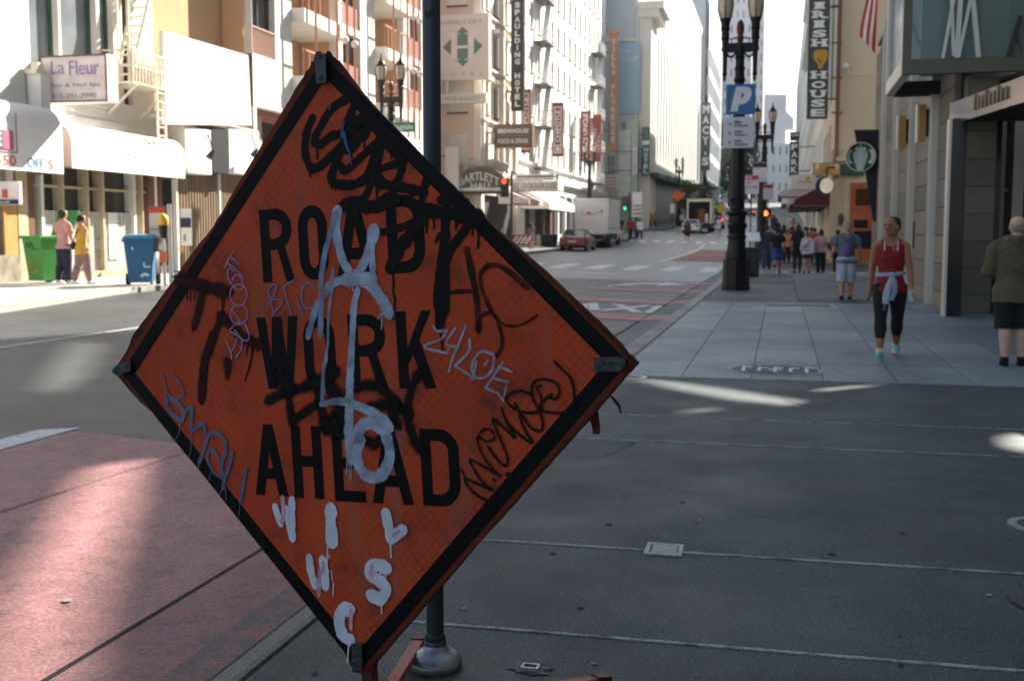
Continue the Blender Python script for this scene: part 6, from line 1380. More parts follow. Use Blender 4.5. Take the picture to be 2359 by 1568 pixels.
# ------------------------------------------------------------------ street furniture
LAMPM = mat('black_cast_lamp', (.012, .012, .013), .4, .5, .3, 8, .1, 40)
FIN = mat('bronze_finial', srgb(96, 56, 34), .45, .5, .2, 8)
def lamp_glass():
    m = mat('lantern_glass', srgb(206, 190, 164), .25, 0, .15, 6, spec=.6); return m
def street_lamp(label, pos, group=None):
    """ornate twin lantern lamp; built upright at the origin's height 7.6 m"""
    t = thing('street_lamp', label, 'street lamp', pos, group); o = Vector(pos)
    L = lambda n_, prof, x=0, n=16, m=LAMPM, sm=True: part(n_, MB().lathe(prof, o + Vector((x, 0, 0)), n), m, t, smooth=sm)
    L('plinth', [(0, 0), (.37, 0), (.37, .10), (.35, .12), (.35, .78), (.31, .84), (0, .84)], n=8, sm=False)
    L('base_bell', [(.30, .84), (.29, .95), (.245, 1.1), (.225, 1.35), (.255, 1.38), (.255, 1.43), (.225, 1.46), (.225, 1.60), (.26, 1.66), (.26, 1.74), (.225, 1.78), (.225, 1.95), (.285, 2.02), (.285, 2.07), (.19, 2.12)])
    sh = MB(); n = 16; zs = [2.10, 2.35, 2.4, 2.45, 3.2, 4.2, 5.2, 5.45]; rs = [.20, .185, .21, .178, .165, .148, .128, .125]
    base = []
    for z, r_ in zip(zs, rs): base.append((z, r_))
    part('shaft', sh.lathe([(r_, z) for z, r_ in base], o, 16), LAMPM, t, smooth=True)
    for k in range(8):
        a = 2 * math.pi * k / 8; part('flute', MB().tube([o + Vector((math.cos(a) * .176, math.sin(a) * .176, 2.5)), o + Vector((math.cos(a) * .128, math.sin(a) * .128, 5.2))], .018, 5), LAMPM, t)
    L('neck', [(.125, 5.4), (.16, 5.46), (.13, 5.52), (.115, 5.7), (.15, 5.76), (.115, 5.82), (.11, 6.0), (.14, 6.04), (.11, 6.08), (.11, 6.36)])
    arm = MB(); arm.box(o + Vector((-.40, -.07, 6.18)), o + Vector((.40, .07, 6.42)))
    part('cross_arm', arm, LAMPM, t, bevel=.02)
    for s_ in (-1, 1): part('arm_scroll', MB().tube([o + Vector((s_ * (.1 + .26 * k / 8), 0, 6.18 - .12 * math.sin(math.pi * k / 8))) for k in range(9)], .03, 6), LAMPM, t)
    for s_ in (-1, 1):
        x = s_ * .385
        L('upright', [(.05, 5.58), (.075, 5.62), (.05, 5.66), (.058, 5.9), (.07, 6.2), (.10, 6.22), (.10, 6.28), (.085, 6.34), (.09, 6.5), (.12, 6.53), (.10, 6.57), (.105, 6.75), (.135, 6.78), (.11, 6.82), (.115, 6.95), (.14, 7.0), (.15, 7.05)], x, 12)
        L('pendant', [(0, 5.42), (.03, 5.46), (.045, 5.52), (.03, 5.58), (0, 5.6)], x, 10, FIN)
        L('globe', [(.12, 7.04), (.17, 7.16), (.205, 7.34), (.21, 7.46), (.19, 7.56), (.13, 7.62)], x, 16, lamp_glass())
        for k in range(6):
            a = 2 * math.pi * (k + .5) / 6; P_ = lambda r_, z: o + Vector((x + math.cos(a) * r_, math.sin(a) * r_, z))
            part('rib', MB().tube([P_(.13, 7.03), P_(.18, 7.16), P_(.213, 7.34), P_(.218, 7.46), P_(.198, 7.56), P_(.14, 7.62)], .012, 5), LAMPM, t)
        L('crown', [(.2, 7.56), (.21, 7.6), (.15, 7.64), (.13, 7.72), (.06, 7.78), (.05, 7.86), (.03, 7.88), (.025, 8.0), (0, 8.08)], x, 12)
    L('finial', [(.04, 6.42), (.09, 6.5), (.1, 6.56), (.06, 6.6), (.09, 6.68), (.10, 6.8), (.08, 6.92), (.03, 7.0), (0, 7.02)], 0, 12, FIN)
    for k in range(7):
        x = (k - 3) * .075; part('crest_ball', MB().ball(o + Vector((x, 0, 6.52 + .06 * (1 - abs(k - 3) / 3))), .034, 8, 5), FIN, t, smooth=True)
    return t
q = PR(1695, 668, 1); q.z = 0
lamp = street_lamp('largest ornate black twin lantern lamp carrying the blue parking sign', q)
def lamp_copy(label, dx, Zd, X=None, group=None):
    d = ray(dx, 542); d.z = 0; p = d * (Zd / d.dot(_h)); c = copy_tree(lamp); c['label'] = label
    c.location = (p.x, p.y, (walk_z(p.x, p.y) if p.x < -3 else rise(p.y))); return c
lamp_copy('twin lantern lamp with the green street sign before the white apartments', 904, 44); lamp_copy('twin lantern lamp half hidden behind the parking direction panel', 1757, 59)
lamp_copy('small twin lantern lamp before the red banner signs on the white hotel', 1357, 92); lamp_copy('tiny twin lantern lamp before the ribbed department store', 1563, 134)
# signs on the big lamp
Yp = q.y - .3
b = board('parking_sign', 'square blue parking sign with white italic p on the large lamp', (1672, 193, 1741, 265), Yp, mat('parking_blue', srgb(48, 116, 172), .45, 0, .12, 2), .03)
q_ = MB(); x0, z0, x1, z1 = rectY(1683, 199, 1735, 258, Yp); w_, h_ = x1 - x0, z1 - z0
put_text(q_, "p", (x0 + .02, Yp - .015, z0), UX, UZ, w_ * .8, h_, .07)
for v_ in q_.v: v_.x += (v_.z - z0) * .22 - .03
part('letter', q_, mat('reflective_white', srgb(226, 224, 232), .4), b, flip=False)
b = board('direction_panel', 'white parking direction panel with small blue arrows below the blue sign', (1666, 269, 1737, 342), Yp, mat('panel_white', srgb(214, 214, 222), .55, 0, .04, 2), .03)
TB = mat('arrow_blue', srgb(52, 118, 176), .6)
for k, (s1, s2, y) in enumerate((("Ellis-", "O'Farrell", 278), ("Union", "Square", 300), ("Sutter-", "Stockton", 321))):
    text_on(b, s1, (1692, y, 1710, y + 7), Yp, TXT, .02, .012); text_on(b, s2, (1692, y + 8, 1722, y + 15), Yp, TXT, .02, .012)
    c = PY(1681, y + 8, Yp - .012); a = MB()
    pts = [(-.05, -.014), (.02, -.014), (.02, -.035), (.055, 0), (.02, .035), (.02, .014), (-.05, .014)]
    a.poly([c + (Vector((x, 0, z)) if k == 0 else Vector((z, 0, x))) for x, z in pts]); part('arrow', a, TB, b, flip=False)
# litter bin behind the lamp
p = PR(1728, 638, 1); p.z = 0
t = thing('litter_bin', 'dark green street litter bin with pale hood behind the large lamp', 'litter bin', p)
LB = mat('dark_bin', (.016, .02, .02), .5, .2, .2, 5)
part('body', MB().box(p + Vector((-.27, -.05, .05)), p + Vector((.30, .5, 1.02))), LB, t, bevel=.03); part('foot', MB().box(p + Vector((-.24, 0, 0)), p + Vector((.27, .45, .05))), LB, t)
part('hood', MB().hexa([p + Vector(v) for v in ((-.3, -.1, 1.22), (.34, -.1, 1.22), (.34, .54, 1.26), (-.3, .54, 1.26))], [p + Vector(v) for v in ((-.27, -.06, 1.26), (.30, -.06, 1.26), (.27, .5, 1.56), (-.24, .5, 1.56))]), mat('pale_hood', srgb(206, 214, 214), .4, .2), t, bevel=.02)
for x in (-.27, .26): part('hood_post', MB().box(p + Vector((x, .2, 1.0)), p + Vector((x + .04, .3, 1.25))), LB, t)
for z in (.3, .55, .8): part('band', MB().box(p + Vector((-.28, -.062, z)), p + Vector((.31, -.051, z + .05))), IRON, t)
# pedestrian signal, poles and regulatory signs at the right corner
p = PR(1749, 622, 1); p.y = 57.9; p.x = PY(1749, 500, 57.9).x; p.z = 0
t = thing('traffic_pole', 'dark brown wooden looking pole at the far right corner', 'pole', p); part('pole', MB().tube([p, p + UZ * 5], .11, 12), mat('brown_pole', srgb(58, 42, 34), .6), t, smooth=True); part('cap', MB().lathe([(.12, 5), (.13, 5.05), (0, 5.1)], p, 12), IRON, t); part('foot', MB().lathe([(0, 0), (.17, 0), (.17, .2), (.11, .3)], p, 12), IRON, t)
ORG_E = mat('lit_amber', srgb(255, 120, 50), .5, emit=1.2, var=.05)
x0, z0, x1, z1 = rectY(1757, 482, 1777, 500, 57.4)
t = thing('pedestrian_signal', 'pedestrian signal showing a lit orange hand at the right corner', 'pedestrian signal', (x0, 57.4, z0))
part('housing', MB().box((x0, 57.4, z0), (x1, 57.7, z1)), IROND, t, bevel=.02); part('visor', MB().box((x0, 57.15, z1), (x1, 57.4, z1 + .03)), IROND, t)
hc = Vector(((x0 + x1) / 2 - .06, 57.38, (z0 + z1) / 2)); hm = MB().box(hc + Vector((-.07, -.004, -.13)), hc + Vector((.07, .004, .02)))
for k in range(4): hm.box(hc + Vector((-.07 + .038 * k, -.004, .02)), hc + Vector((-.045 + .038 * k, .004, .13 - .02 * (k == 0))))
hm.bar(hc + Vector((.07, 0, -.08)), hc + Vector((.13, 0, .0)), .035, .008, UY); part('hand', hm, ORG_E, t, flip=False)
part('arm', MB().bar((p.x, 57.75, z0 + .2), (x0, 57.6, z0 + .2), .06), IROND, t)
for lab, d, Yq, kind in (('white and red regulatory sign left of the brown pole', (1713, 403, 1749, 447), 56.6, 0), ('white sign with dark header above the brown pole', (1734, 374, 1768, 420), 57.2, 1), ('small white and red sign right of the brown pole', (1758, 424, 1782, 460), 58.6, 2)):
    b = board('regulatory_sign', lab, d, Yq, mat('panel_white', srgb(214, 214, 222), .55, 0, .04, 2), .04); x0, y0, x1, y1 = d; hh = (y1 - y0)
    X0, Z0, X1, Z1 = rectY(x0 + 1, y0 + 1, x1 - 1, y0 + hh * .26, Yq); part('header', MB().box((X0, Yq - .015, Z0), (X1, Yq - .005, Z1)), TXT if kind == 1 else mat('reg_red', srgb(184, 66, 64), .6), b)
    if kind == 0:
        text_on(b, "BUS", (x0 + 4, y0 + 3, x0 + 20, y0 + hh * .22), Yq, TXTW, .02); text_on(b, "ONLY", (x0 + 6, y0 + hh * .36, x0 + 18, y0 + hh * .48), Yq, mat('reg_red', srgb(184, 66, 64), .6), .02); text_on(b, "ANY TIME", (x0 + 5, y0 + hh * .58, x1 - 5, y0 + hh * .70), Yq, mat('reg_red', srgb(184, 66, 64), .6), .02)
    pb_ = Vector(((X0 + X1) / 2, Yq + .08, 0)); part('post', MB().tube([(pb_.x, pb_.y, -.02), (pb_.x, pb_.y, Z1)], .03, 8), IRON, b)
# traffic signals
def signal(label, d, Y, lit, ground_z, group=None):
    x0, z0, x1, z1 = rectY(*d, Y); t = thing('traffic_light', label, 'traffic light', ((x0 + x1) / 2, Y, z0)); h = (z1 - z0)
    w_ = min(x1 - x0, h * .42); xm = (x0 + x1) / 2
    part('housing', MB().box((xm - w_ / 2, Y, z0), (xm + w_ / 2, Y + .28, z1)), IROND, t, bevel=.03)
    for k in range(3):
        c = Vector((xm, Y - .02, z1 - h * (k + .5) / 3)); on = k == lit
        m_ = (mat('lit_red', srgb(255, 84, 40), .5, emit=.4, var=.05), ORG_E, mat('lit_green', srgb(60, 235, 170), .5, emit=.35, var=.05))[k] if on else mat('dark_lens', (.02, .02, .02), .2)
        part('lens', MB().disc(c, UX, UZ, w_ * .36), m_, t, flip=False); part('visor', MB().tube([c + Vector((math.cos(a) * w_ * .4, -.1, math.sin(a) * w_ * .4)) for a in [math.pi * j / 8 for j in range(9)]], .02, 5), IROND, t)
    part('pole', MB().tube([(x1 + .1, Y + .3, ground_z), (x1 + .1, Y + .3, z1 + .4)], .07, 10), IRON, t); part('bracket', MB().bar((xm, Y + .2, z1 + .1), (x1 + .1, Y + .3, z1 + .1), .06), IRON, t)
    return t
signal('traffic light with a lit red lens beside the brown marquee', (1151, 410, 1172, 454), 63.8, 0, .2); signal('small traffic light with a lit green lens beyond the parked truck', (1434, 455, 1446, 485), 93, 2, .9)
b = board('regulatory_sign', 'plain white sign under the lit red traffic light', (1148, 452, 1170, 469), 63.9, CANVAS, .05); X0, Z0, X1, Z1 = rectY(1148, 452, 1170, 469, 63.9); part('post', MB().tube([((X0 + X1) / 2, 64.0, .2), ((X0 + X1) / 2, 64.0, Z0)], .03, 8), IRON, b)
b = board('street_sign', 'green street name sign on the left twin lantern lamp', (868, 281, 956, 306), 39.6, mat('street_green', srgb(46, 138, 104), .5, 0, .05, 2), .03); text_on(b, "C. Magnin", (874, 285, 951, 304), 39.6, TXTW, .025, .02)
X0, Z0, X1, Z1 = rectY(868, 281, 956, 306, 39.6); part('clamp', MB().bar(((X0 + X1) / 2, 39.63, (Z0 + Z1) / 2), ((X0 + X1) / 2, 39.9, (Z0 + Z1) / 2), .06), IRON, b)
b = board('notice_panel', 'dark grey striped panel on a post behind the truck', (1398, 402, 1420, 437), 94, mat('stripe_grey', srgb(86, 84, 86), .6), .1, rim=mat('stripe_rim', srgb(150, 110, 80), .6))
for k in range(4): X0, Z0, X1, Z1 = rectY(1400, 405 + 8 * k, 1418, 408 + 8 * k, 94); part('stripe', MB().box((X0, 93.97, Z0), (X1, 93.985, Z1)), TXTG, b)
X0, Z0, X1, Z1 = rectY(1398, 402, 1420, 437, 94); part('post', MB().tube([(X0 + .2, 94.15, .7), (X0 + .2, 94.15, Z0)], .05, 8), IRON, b)
b = board('notice_panel', 'pale grey lettered panel standing at the far left corner', (1543 - 87, 443, 1567 - 87, 500), 97, mat('panel_white', srgb(214, 214, 222), .55, 0, .04, 2), .1)
for k in range(3): X0, Z0, X1, Z1 = rectY(1459, 472 + 9 * k, 1478, 476 + 9 * k, 97); part('text_line', MB().box((X0, 96.97, Z0), (X1, 96.985, Z1)), TXTG, b)
X0, Z0, X1, Z1 = rectY(1456, 443, 1480, 500, 97); part('post', MB().tube([(X0 + .3, 97.15, .9), (X0 + .3, 97.15, Z0)], .05, 8), IRON, b)
c = PY(1561, 451, 118); t = thing('warning_sign', 'small far orange diamond warning sign on a post', 'road sign', c); r_ = .62
part('panel', MB().prism([c + Vector((-r_, 0, 0)), c + Vector((0, 0, -r_)), c + Vector((r_, 0, 0)), c + Vector((0, 0, r_))], (0, .04, 0)), mat('bright_orange', srgb(224, 108, 44), .6), t); part('post', MB().tube([c + Vector((0, .08, -2.9)), c + Vector((0, .08, .3))], .04, 8), IRON, t)
b = board('regulatory_sign', 'white rounded sign on the post of the far orange diamond', (1544, 470, 1554, 492), 117, CANVAS, .05); X0, Z0, X1, Z1 = rectY(1544, 470, 1554, 492, 117); part('post', MB().tube([((X0 + X1) / 2, 117.1, 1.6), ((X0 + X1) / 2, 117.1, Z0)], .04, 8), IRON, b)
# bus stop panel and parking meter on the left pavement
def gl(dx, dy, Y=None): p = PR(dx, dy, 1); return p
p = gl(373, 655); p.z = gz(p.y) - .0
d_ = ray(373, 542); Yb_ = p.y
x0, z0, x1, z1 = rectY(342, 475, 383, 580, Yb_); t = thing('bus_stop_panel', 'tall bus stop information panel with red header on the left pavement', 'information panel', ((x0 + x1) / 2, Yb_, p.z))
part('frame', MB().box((x0, Yb_, z0), (x1, Yb_ + .08, z1)), mat('panel_brown', srgb(112, 74, 58), .6), t); part('sheet', MB().box((x0 + .05, Yb_ - .01, z0 + .04), (x1 - .04, Yb_ - .002, z1 - .16)), mat('grey_sheet', srgb(196, 190, 192), .6, 0, .08, 5), t)
part('header', MB().box((x0 + .05, Yb_ - .012, z1 - .155), (x1 - .04, Yb_ - .002, z1 - .03)), mat('header_red', srgb(196, 62, 52), .6), t)
xa, za, xb, zb = rectY(343, 505, 382, 522, Yb_); part('cross_band', MB().box((x0, Yb_ - .02, lerp(.48, z0, z1)), (x1, Yb_ - .0125, lerp(.5, z0, z1))), mat('band_rust', srgb(170, 100, 70), .6), t)
for k in range(7): z = lerp(.1 + .055 * k + (.12 if k > 4 else 0), z0, z1); part('text_line', MB().box((x0 + .08, Yb_ - .014, z), (x1 - .1 - .06 * (k % 3), Yb_ - .0105, z + .015)), TXTG, t)
part('post', MB().tube([(x1 + .06, Yb_ + .03, p.z), (x1 + .06, Yb_ + .03, z1 + .05)], .05, 10), mat('pale_post', srgb(204, 206, 204), .5, .3), t)
part('leg', MB().tube([(x0 + .03, Yb_ + .05, p.z), (x0 + .03, Yb_ + .05, z0)], .03, 8), IROND, t)
Ym = Yb_ - .5; x0, z0, x1, z1 = rectY(368, 512, 388, 658, Ym); xm = (x0 + x1) / 2; zg = gz(Ym)
t = thing('parking_meter', 'parking meter with yellow cap before the bus stop panel', 'parking meter', (xm, Ym, zg))
part('post', MB().tube([(xm, Ym, zg), (xm, Ym, zg + 1.15)], .035, 10), mat('pale_post', srgb(204, 206, 204), .5, .3), t)
part('head', MB().lathe([(0, 1.1), (.06, 1.12), (.10, 1.28), (.11, 1.42), (.09, 1.5), (0, 1.52)], (xm, Ym, zg), 12), IROND, t, smooth=True); part('cap', MB().lathe([(.115, 1.42), (.13, 1.5), (.12, 1.6), (.06, 1.68), (0, 1.7)], (xm, Ym, zg), 12), mat('meter_yellow', srgb(226, 176, 46), .5), t, smooth=True)
part('sticker', MB().box((xm - .1, Ym - .06, zg + .55), (xm + .1, Ym - .045, zg + .82)), mat('sticker_orange', srgb(206, 110, 60), .6), t); part('sticker', MB().box((xm - .09, Ym - .06, zg + .84), (xm + .09, Ym - .045, zg + .98)), mat('sticker_pale', srgb(206, 190, 180), .6), t)
b = board('wall_poster', 'small blue and white poster on the slatted gate', (417, 481, 440, 565), 31.5, CANVAS, .03); X0, Z0, X1, Z1 = rectY(417, 502, 440, 524, 31.5); part('band', MB().box((X0, 31.48, Z0), (X1, 31.49, Z1)), mat('navy_print', srgb(40, 44, 86), .6), b)
X0, Z0, X1, Z1 = rectY(424, 540, 428, 556, 31.5); part('emblem', MB().box((X0, 31.48, Z0), (X1, 31.49, Z1)), BLUPR, b)
# wheeled bins
def wheelie(label, dx, dy, rz, m, md, s=1.0, openlid=False, marks=()):
    p = gl(dx, dy); p.z = gz(p.y); t = thing('wheeled_bin', label, 'wheeled bin', p, None, rz); o = Vector((0, 0, 0))
    def lp(n_, mb, mm, **k): return part(n_, mb, mm, t, local=True, **k)
    a = [(-.25, -.27, .06), (.25, -.27, .06), (.25, .25, .06), (-.25, .25, .06)]; c = [(-.33, -.36, 1.0), (.33, -.36, 1.0), (.33, .36, 1.0), (-.33, .36, 1.0)]
    lp('body', MB().hexa([Vector(v) * s for v in a], [Vector(v) * s for v in c]), m, bevel=.02); lp('rim', MB().box(Vector((-.36, -.4, .98)) * s, Vector((.36, .42, 1.05)) * s), m, bevel=.015)
    if openlid: lp('lid', MB().hexa([Vector(v) * s for v in ((-.34, .40, 1.06), (.34, .40, 1.06), (.34, .46, 1.06), (-.34, .46, 1.06))], [Vector(v) * s for v in ((-.34, .62, 1.62), (.34, .62, 1.62), (.34, .68, 1.60), (-.34, .68, 1.60))]), md, bevel=.015)
    else: lp('lid', MB().hexa([Vector(v) * s for v in ((-.37, -.42, 1.052), (.37, -.42, 1.052), (.37, .42, 1.052), (-.37, .42, 1.052))], [Vector(v) * s for v in ((-.3, -.34, 1.13), (.3, -.34, 1.13), (.3, .36, 1.16), (-.3, .36, 1.16))]), md, bevel=.02)
    for x in (-.33, .33): lp('wheel', MB().tube([Vector((x - .05, .3, .13)) * s, Vector((x + .05, .3, .13)) * s], .13 * s, 16), IROND)
    lp('handle', MB().tube([Vector((-.25, .45, 1.0)) * s, Vector((.25, .45, 1.0)) * s], .02, 8), md)
    for pts, w_, mm in marks:
        q = MB()
        for a_, b_ in zip(pts, pts[1:]): q.bar(Vector((a_[0], -.27 - .09 * (a_[1] - .06) / .94 - .008, a_[1])) * s, Vector((b_[0], -.27 - .09 * (b_[1] - .06) / .94 - .008, b_[1])) * s, w_, .006, (0, 1, 0))
        lp('paint_mark', q, mm)
    return t
GB = mat('bin_green', srgb(72, 152, 66), .5, 0, .08, 4); BB = mat('bin_blue', srgb(48, 104, 150), .5, 0, .08, 4)
wheelie('green wheeled bin with its lid open and black scrawl beside the couple', 108, 651, R(-18), GB, mat('lid_green', srgb(58, 146, 84), .5), 1.12, True,
        [([(-.2, .78), (-.15, .9), (-.08, .78), (-.02, .9), (.05, .8), (.0, .74), (.12, .76), (.2, .74)], .022, mat('black_scrawl_ink', (.006, .006, .008), .5)), ([(-.16, .55), (-.08, .4), (-.12, .3), (.02, .42), (.0, .24), (.1, .3)], .03, mat('orange_scrawl', srgb(186, 130, 60), .6))])
wheelie('blue wheeled bin with pale paint marks beside the bus stop panel', 327, 655, R(24), BB, mat('lid_blue', srgb(74, 138, 180), .45), 1.05, False, [([(.1, .52), (.1, .42), (.24, .42)], .045, mat('pale_cyan_paint', srgb(196, 226, 232), .5)), ([(.02, .2), (.1, .26), (.2, .22)], .06, mat('pale_cyan_paint', srgb(196, 226, 232), .5)), ([(-.16, .8), (-.12, .84), (-.16, .86), (-.12, .8)], .02, mat('pale_cyan_paint', srgb(196, 226, 232), .5))])
# low red barrier boards and a dark bin by the white hotel
q = PR(1195, 590, 1); b = board('barrier', 'low red and white patterned barrier on the far left pavement', (1180, 541, 1222, 566), 72, mat('barrier_red', srgb(176, 66, 58), .7, 0, .5, 3), .1)
X0, Z0, X1, Z1 = rectY(1180, 541, 1222, 566, 72); part('leg', MB().box((X0, 72.02, .3), (X0 + .08, 72.08, Z0)), IRON, b); part('leg', MB().box((X1 - .08, 72.02, .3), (X1, 72.08, Z0)), IRON, b)
for k in range(4): x = lerp((k + .5) / 4, X0, X1); part('white_patch', MB().bar((x - .2, 71.97, Z0 + .1), (x + .2, 71.97, Z1 - .1), .16, .02, UY), TXTW, b)
q = PR(1265, 562, 1); p = PY(1265, 562, 78); p.z = .4; t = thing('planter_bin', 'dark round bin on the pavement beside the parked red car', 'litter bin', p); part('body', MB().lathe([(0, 0), (.52, 0), (.62, 1.05), (.66, 1.1), (.6, 1.12), (0, 1.12)], p, 18), LB, t, smooth=True); part('label_patch', MB().box(p + Vector((-.5, -.66, 0)), p + Vector((-.1, -.6, .3))), mat('meter_yellow', srgb(226, 176, 46), .5), t)

# ------------------------------------------------------------------ vehicles (rear towards us)
CARG = glass_mat('car_glass', (.03, .04, .05), .04, .8); TYRE = mat('tyre', (.012, .012, .012), .8); RIM = mat('wheel_rim', srgb(150, 150, 150), .35, .8); CHROMEM = mat('bright_trim', srgb(200, 200, 200), .2, .9)
def car(label, dx, dy, m, lights=None, s=1.0, name='parked_car', rz=0, cat='car', pos=None):
    p = pos or PR(dx, dy); p.z = road_z(p.x, p.y); t = thing(name, label, cat, p, None, rz)
    lp = lambda n_, mb, mm, par=None, **k: part(n_, mb, mm, par or t, local=True, **k)
    W = .88; prof = [(0, .38), (0, .72), (.08, .92), (.5, 1.0), (1.05, 1.03), (2.9, .98), (4.1, .86), (4.45, .70), (4.5, .42), (4.3, .30), (.2, .30)]
    b = MB(); n = len(prof); 
    for x, k in ((-W, 0), (-W * .94, 1), (W * .94, 1), (W, 0)):
        for y, z in prof: b.v.append(Vector((x, y + (0 if k else (.06 if y < 2 else -.06)), z if k or z < .6 else z - .05)))
    for i in range(3):
        for j in range(n): j2 = (j + 1) % n; b.f.append((i * n + j, i * n + j2, (i + 1) * n + j2, (i + 1) * n + j))
    b.f.append(tuple(range(n))[::-1]); b.f.append(tuple(3 * n + j for j in range(n)))
    lp('body', b, m, smooth=True)
    lo = [(-W * .86, .55, 1.0), (W * .86, .55, 1.0), (W * .86, 3.1, .97), (-W * .86, 3.1, .97)]; hi = [(-W * .66, 1.15, 1.40), (W * .66, 1.15, 1.40), (W * .66, 2.3, 1.42), (-W * .66, 2.3, 1.42)]
    cb = lp('cabin', MB().hexa(lo, hi), CARG, bevel=.03); lp('roof', MB().hexa([(v[0] * 1.02, v[1], v[2] + .004) for v in hi], [(v[0] * .94, v[1] + .05 * (1 if v[1] < 2 else -1), v[2] + .05) for v in hi]), m, bevel=.02)
    for s_ in (-1, 1):
        lp('pillar', MB().bar((s_ * W * .86, .55, 1.0), (s_ * W * .665, 1.15, 1.41), .07), m); lp('pillar', MB().bar((s_ * W * .86, 3.1, .98), (s_ * W * .665, 2.3, 1.42), .06), m)
        lp('tail_light', MB().box((s_ * W * .93, -.02, .74), (s_ * W * .5, .1, .88)), lights or mat('tail_red', srgb(150, 30, 24), .25, 0, .1, 3, spec=.7), bevel=.015)
        lp('mirror', MB().box((s_ * (W + .02), 2.75, .98), (s_ * (W + .2), 2.9, 1.12)), m, bevel=.02)
        for y in (.85, 3.65):
            wh = lp('wheel', MB().tube([(s_ * W * .78, y, .32), (s_ * W * 1.01, y, .32)], .32, 18), TYRE); lp('rim', MB().tube([(s_ * W * 1.012, y, .32), (s_ * W * 1.02, y, .32)], .2, 12), RIM, wh)
    lp('bumper', MB().box((-W * .9, -.06, .36), (W * .9, .1, .56)), m, bevel=.04); lp('number_plate', MB().box((-.26, -.075, .58), (.26, -.012, .72)), mat('plate_white', srgb(210, 206, 198), .5), bevel=.01)
    lp('exhaust', MB().tube([(.5, -.05, .28), (.5, .2, .28)], .035, 8), IRON)
    if s != 1: t.scale = (s, s, s)
    return t
MARN = mat('maroon_car_paint', srgb(92, 22, 26), .22, .25, .1, 3, spec=.7); WCAR = mat('white_car_paint', srgb(222, 224, 226), .25, 0, .04, 2); SILV = mat('silver_car_paint', srgb(190, 196, 204), .25, .4, .05, 2); DCAR = mat('dark_car_paint', srgb(40, 44, 54), .25, .3, .1, 2)
LITR = mat('lit_tail_red', srgb(255, 70, 48), .4, emit=1.0, var=.05)
car('dark red car parked behind the white box truck', 1318, 581, MARN, pos=PY(1318, 581, 73.5)); 
# white box truck
p = PY(1362, 573, 82); p.z = road_z(p.x, p.y); t = thing('box_truck', 'white box truck parked at the far left kerb', 'truck', p)
lp = lambda n_, mb, mm, **k: part(n_, mb, mm, t, local=True, **k)
TRW = mat('truck_white', srgb(224, 224, 228), .5, 0, .05, .8, dirt=.15)
lp('cargo_box', MB().box((-1.22, 0, 1.05), (1.22, 6.2, 3.55)), TRW, bevel=.03)
fr = MB()
for a, b_ in (((-1.24, -.05, 1.0), (-1.12, .06, 3.58)), ((1.12, -.05, 1.0), (1.24, .06, 3.58)), ((-1.115, -.05, 3.45), (1.115, .06, 3.58)), ((-1.115, -.05, 1.0), (1.115, .06, 1.12))): fr.box(a, b_)
lp('rear_frame', fr, SILV)
for k in range(4): lp('door_panel', MB().box((-1.1, -.03, 1.14 + .575 * k), (1.1, -.004, 1.14 + .575 * k + .555)), TRW, bevel=.008)
q = MB(); put_text(q, "C", (-.75, -.045, 2.35), UX, UZ, .3, .34, .0); lp('lettering', q, mat('faint_grey_print', srgb(170, 172, 180), .6), flip=False)
lp('logo_bar', MB().box((-.35, -.046, 2.42), (-.05, -.034, 2.6)), mat('header_red', srgb(196, 62, 52), .6)); lp('logo_swoosh', MB().tube([(-.02, -.04, 2.44), (.3, -.04, 2.5), (.75, -.04, 2.68)], .022, 6), mat('swoosh_dark', srgb(90, 40, 44), .6))
lp('logo_bar', MB().box((.74, -.046, 2.5), (.84, -.034, 2.72)), mat('header_red', srgb(196, 62, 52), .6))
lp('chassis', MB().box((-1.0, .05, .62), (1.0, 8.2, 1.0)), IROND); lp('rear_bumper', MB().box((-1.15, -.15, .45), (1.15, .1, .6)), IROND, bevel=.01)
for x in (-.9, .9): lp('bumper_strut', MB().box((x - .06, -.02, .6), (x + .06, .1, 1.0)), IROND)
lp('cab', MB().hexa([(-1.05, 6.4, .6), (1.05, 6.4, .6), (1.05, 8.4, .6), (-1.05, 8.4, .6)], [(-1.0, 6.4, 2.5), (1.0, 6.4, 2.5), (.95, 7.7, 2.5), (-.95, 7.7, 2.5)]), TRW, bevel=.06)
for x in (-.95, .95):
    for y, w_ in ((1.3, .5), (7.2, .28)): lp('wheel', MB().tube([(x - w_ / 2, y, .46), (x + w_ / 2, y, .46)], .46, 18), TYRE)
    lp('tail_light', MB().box((x - .08, -.06, .72), (x + .08, .04, .92)), mat('tail_red', srgb(150, 30, 24), .25, 0, .1, 3, spec=.7)); lp('mirror', MB().box((x * 1.3 - .06, 7.8, 1.7), (x * 1.3 + .06, 7.86, 2.1)), IROND)
lp('side_stripe', MB().box((1.222, .3, 1.4), (1.226, 6, 1.5)), mat('faint_grey_print', srgb(170, 172, 180), .6))
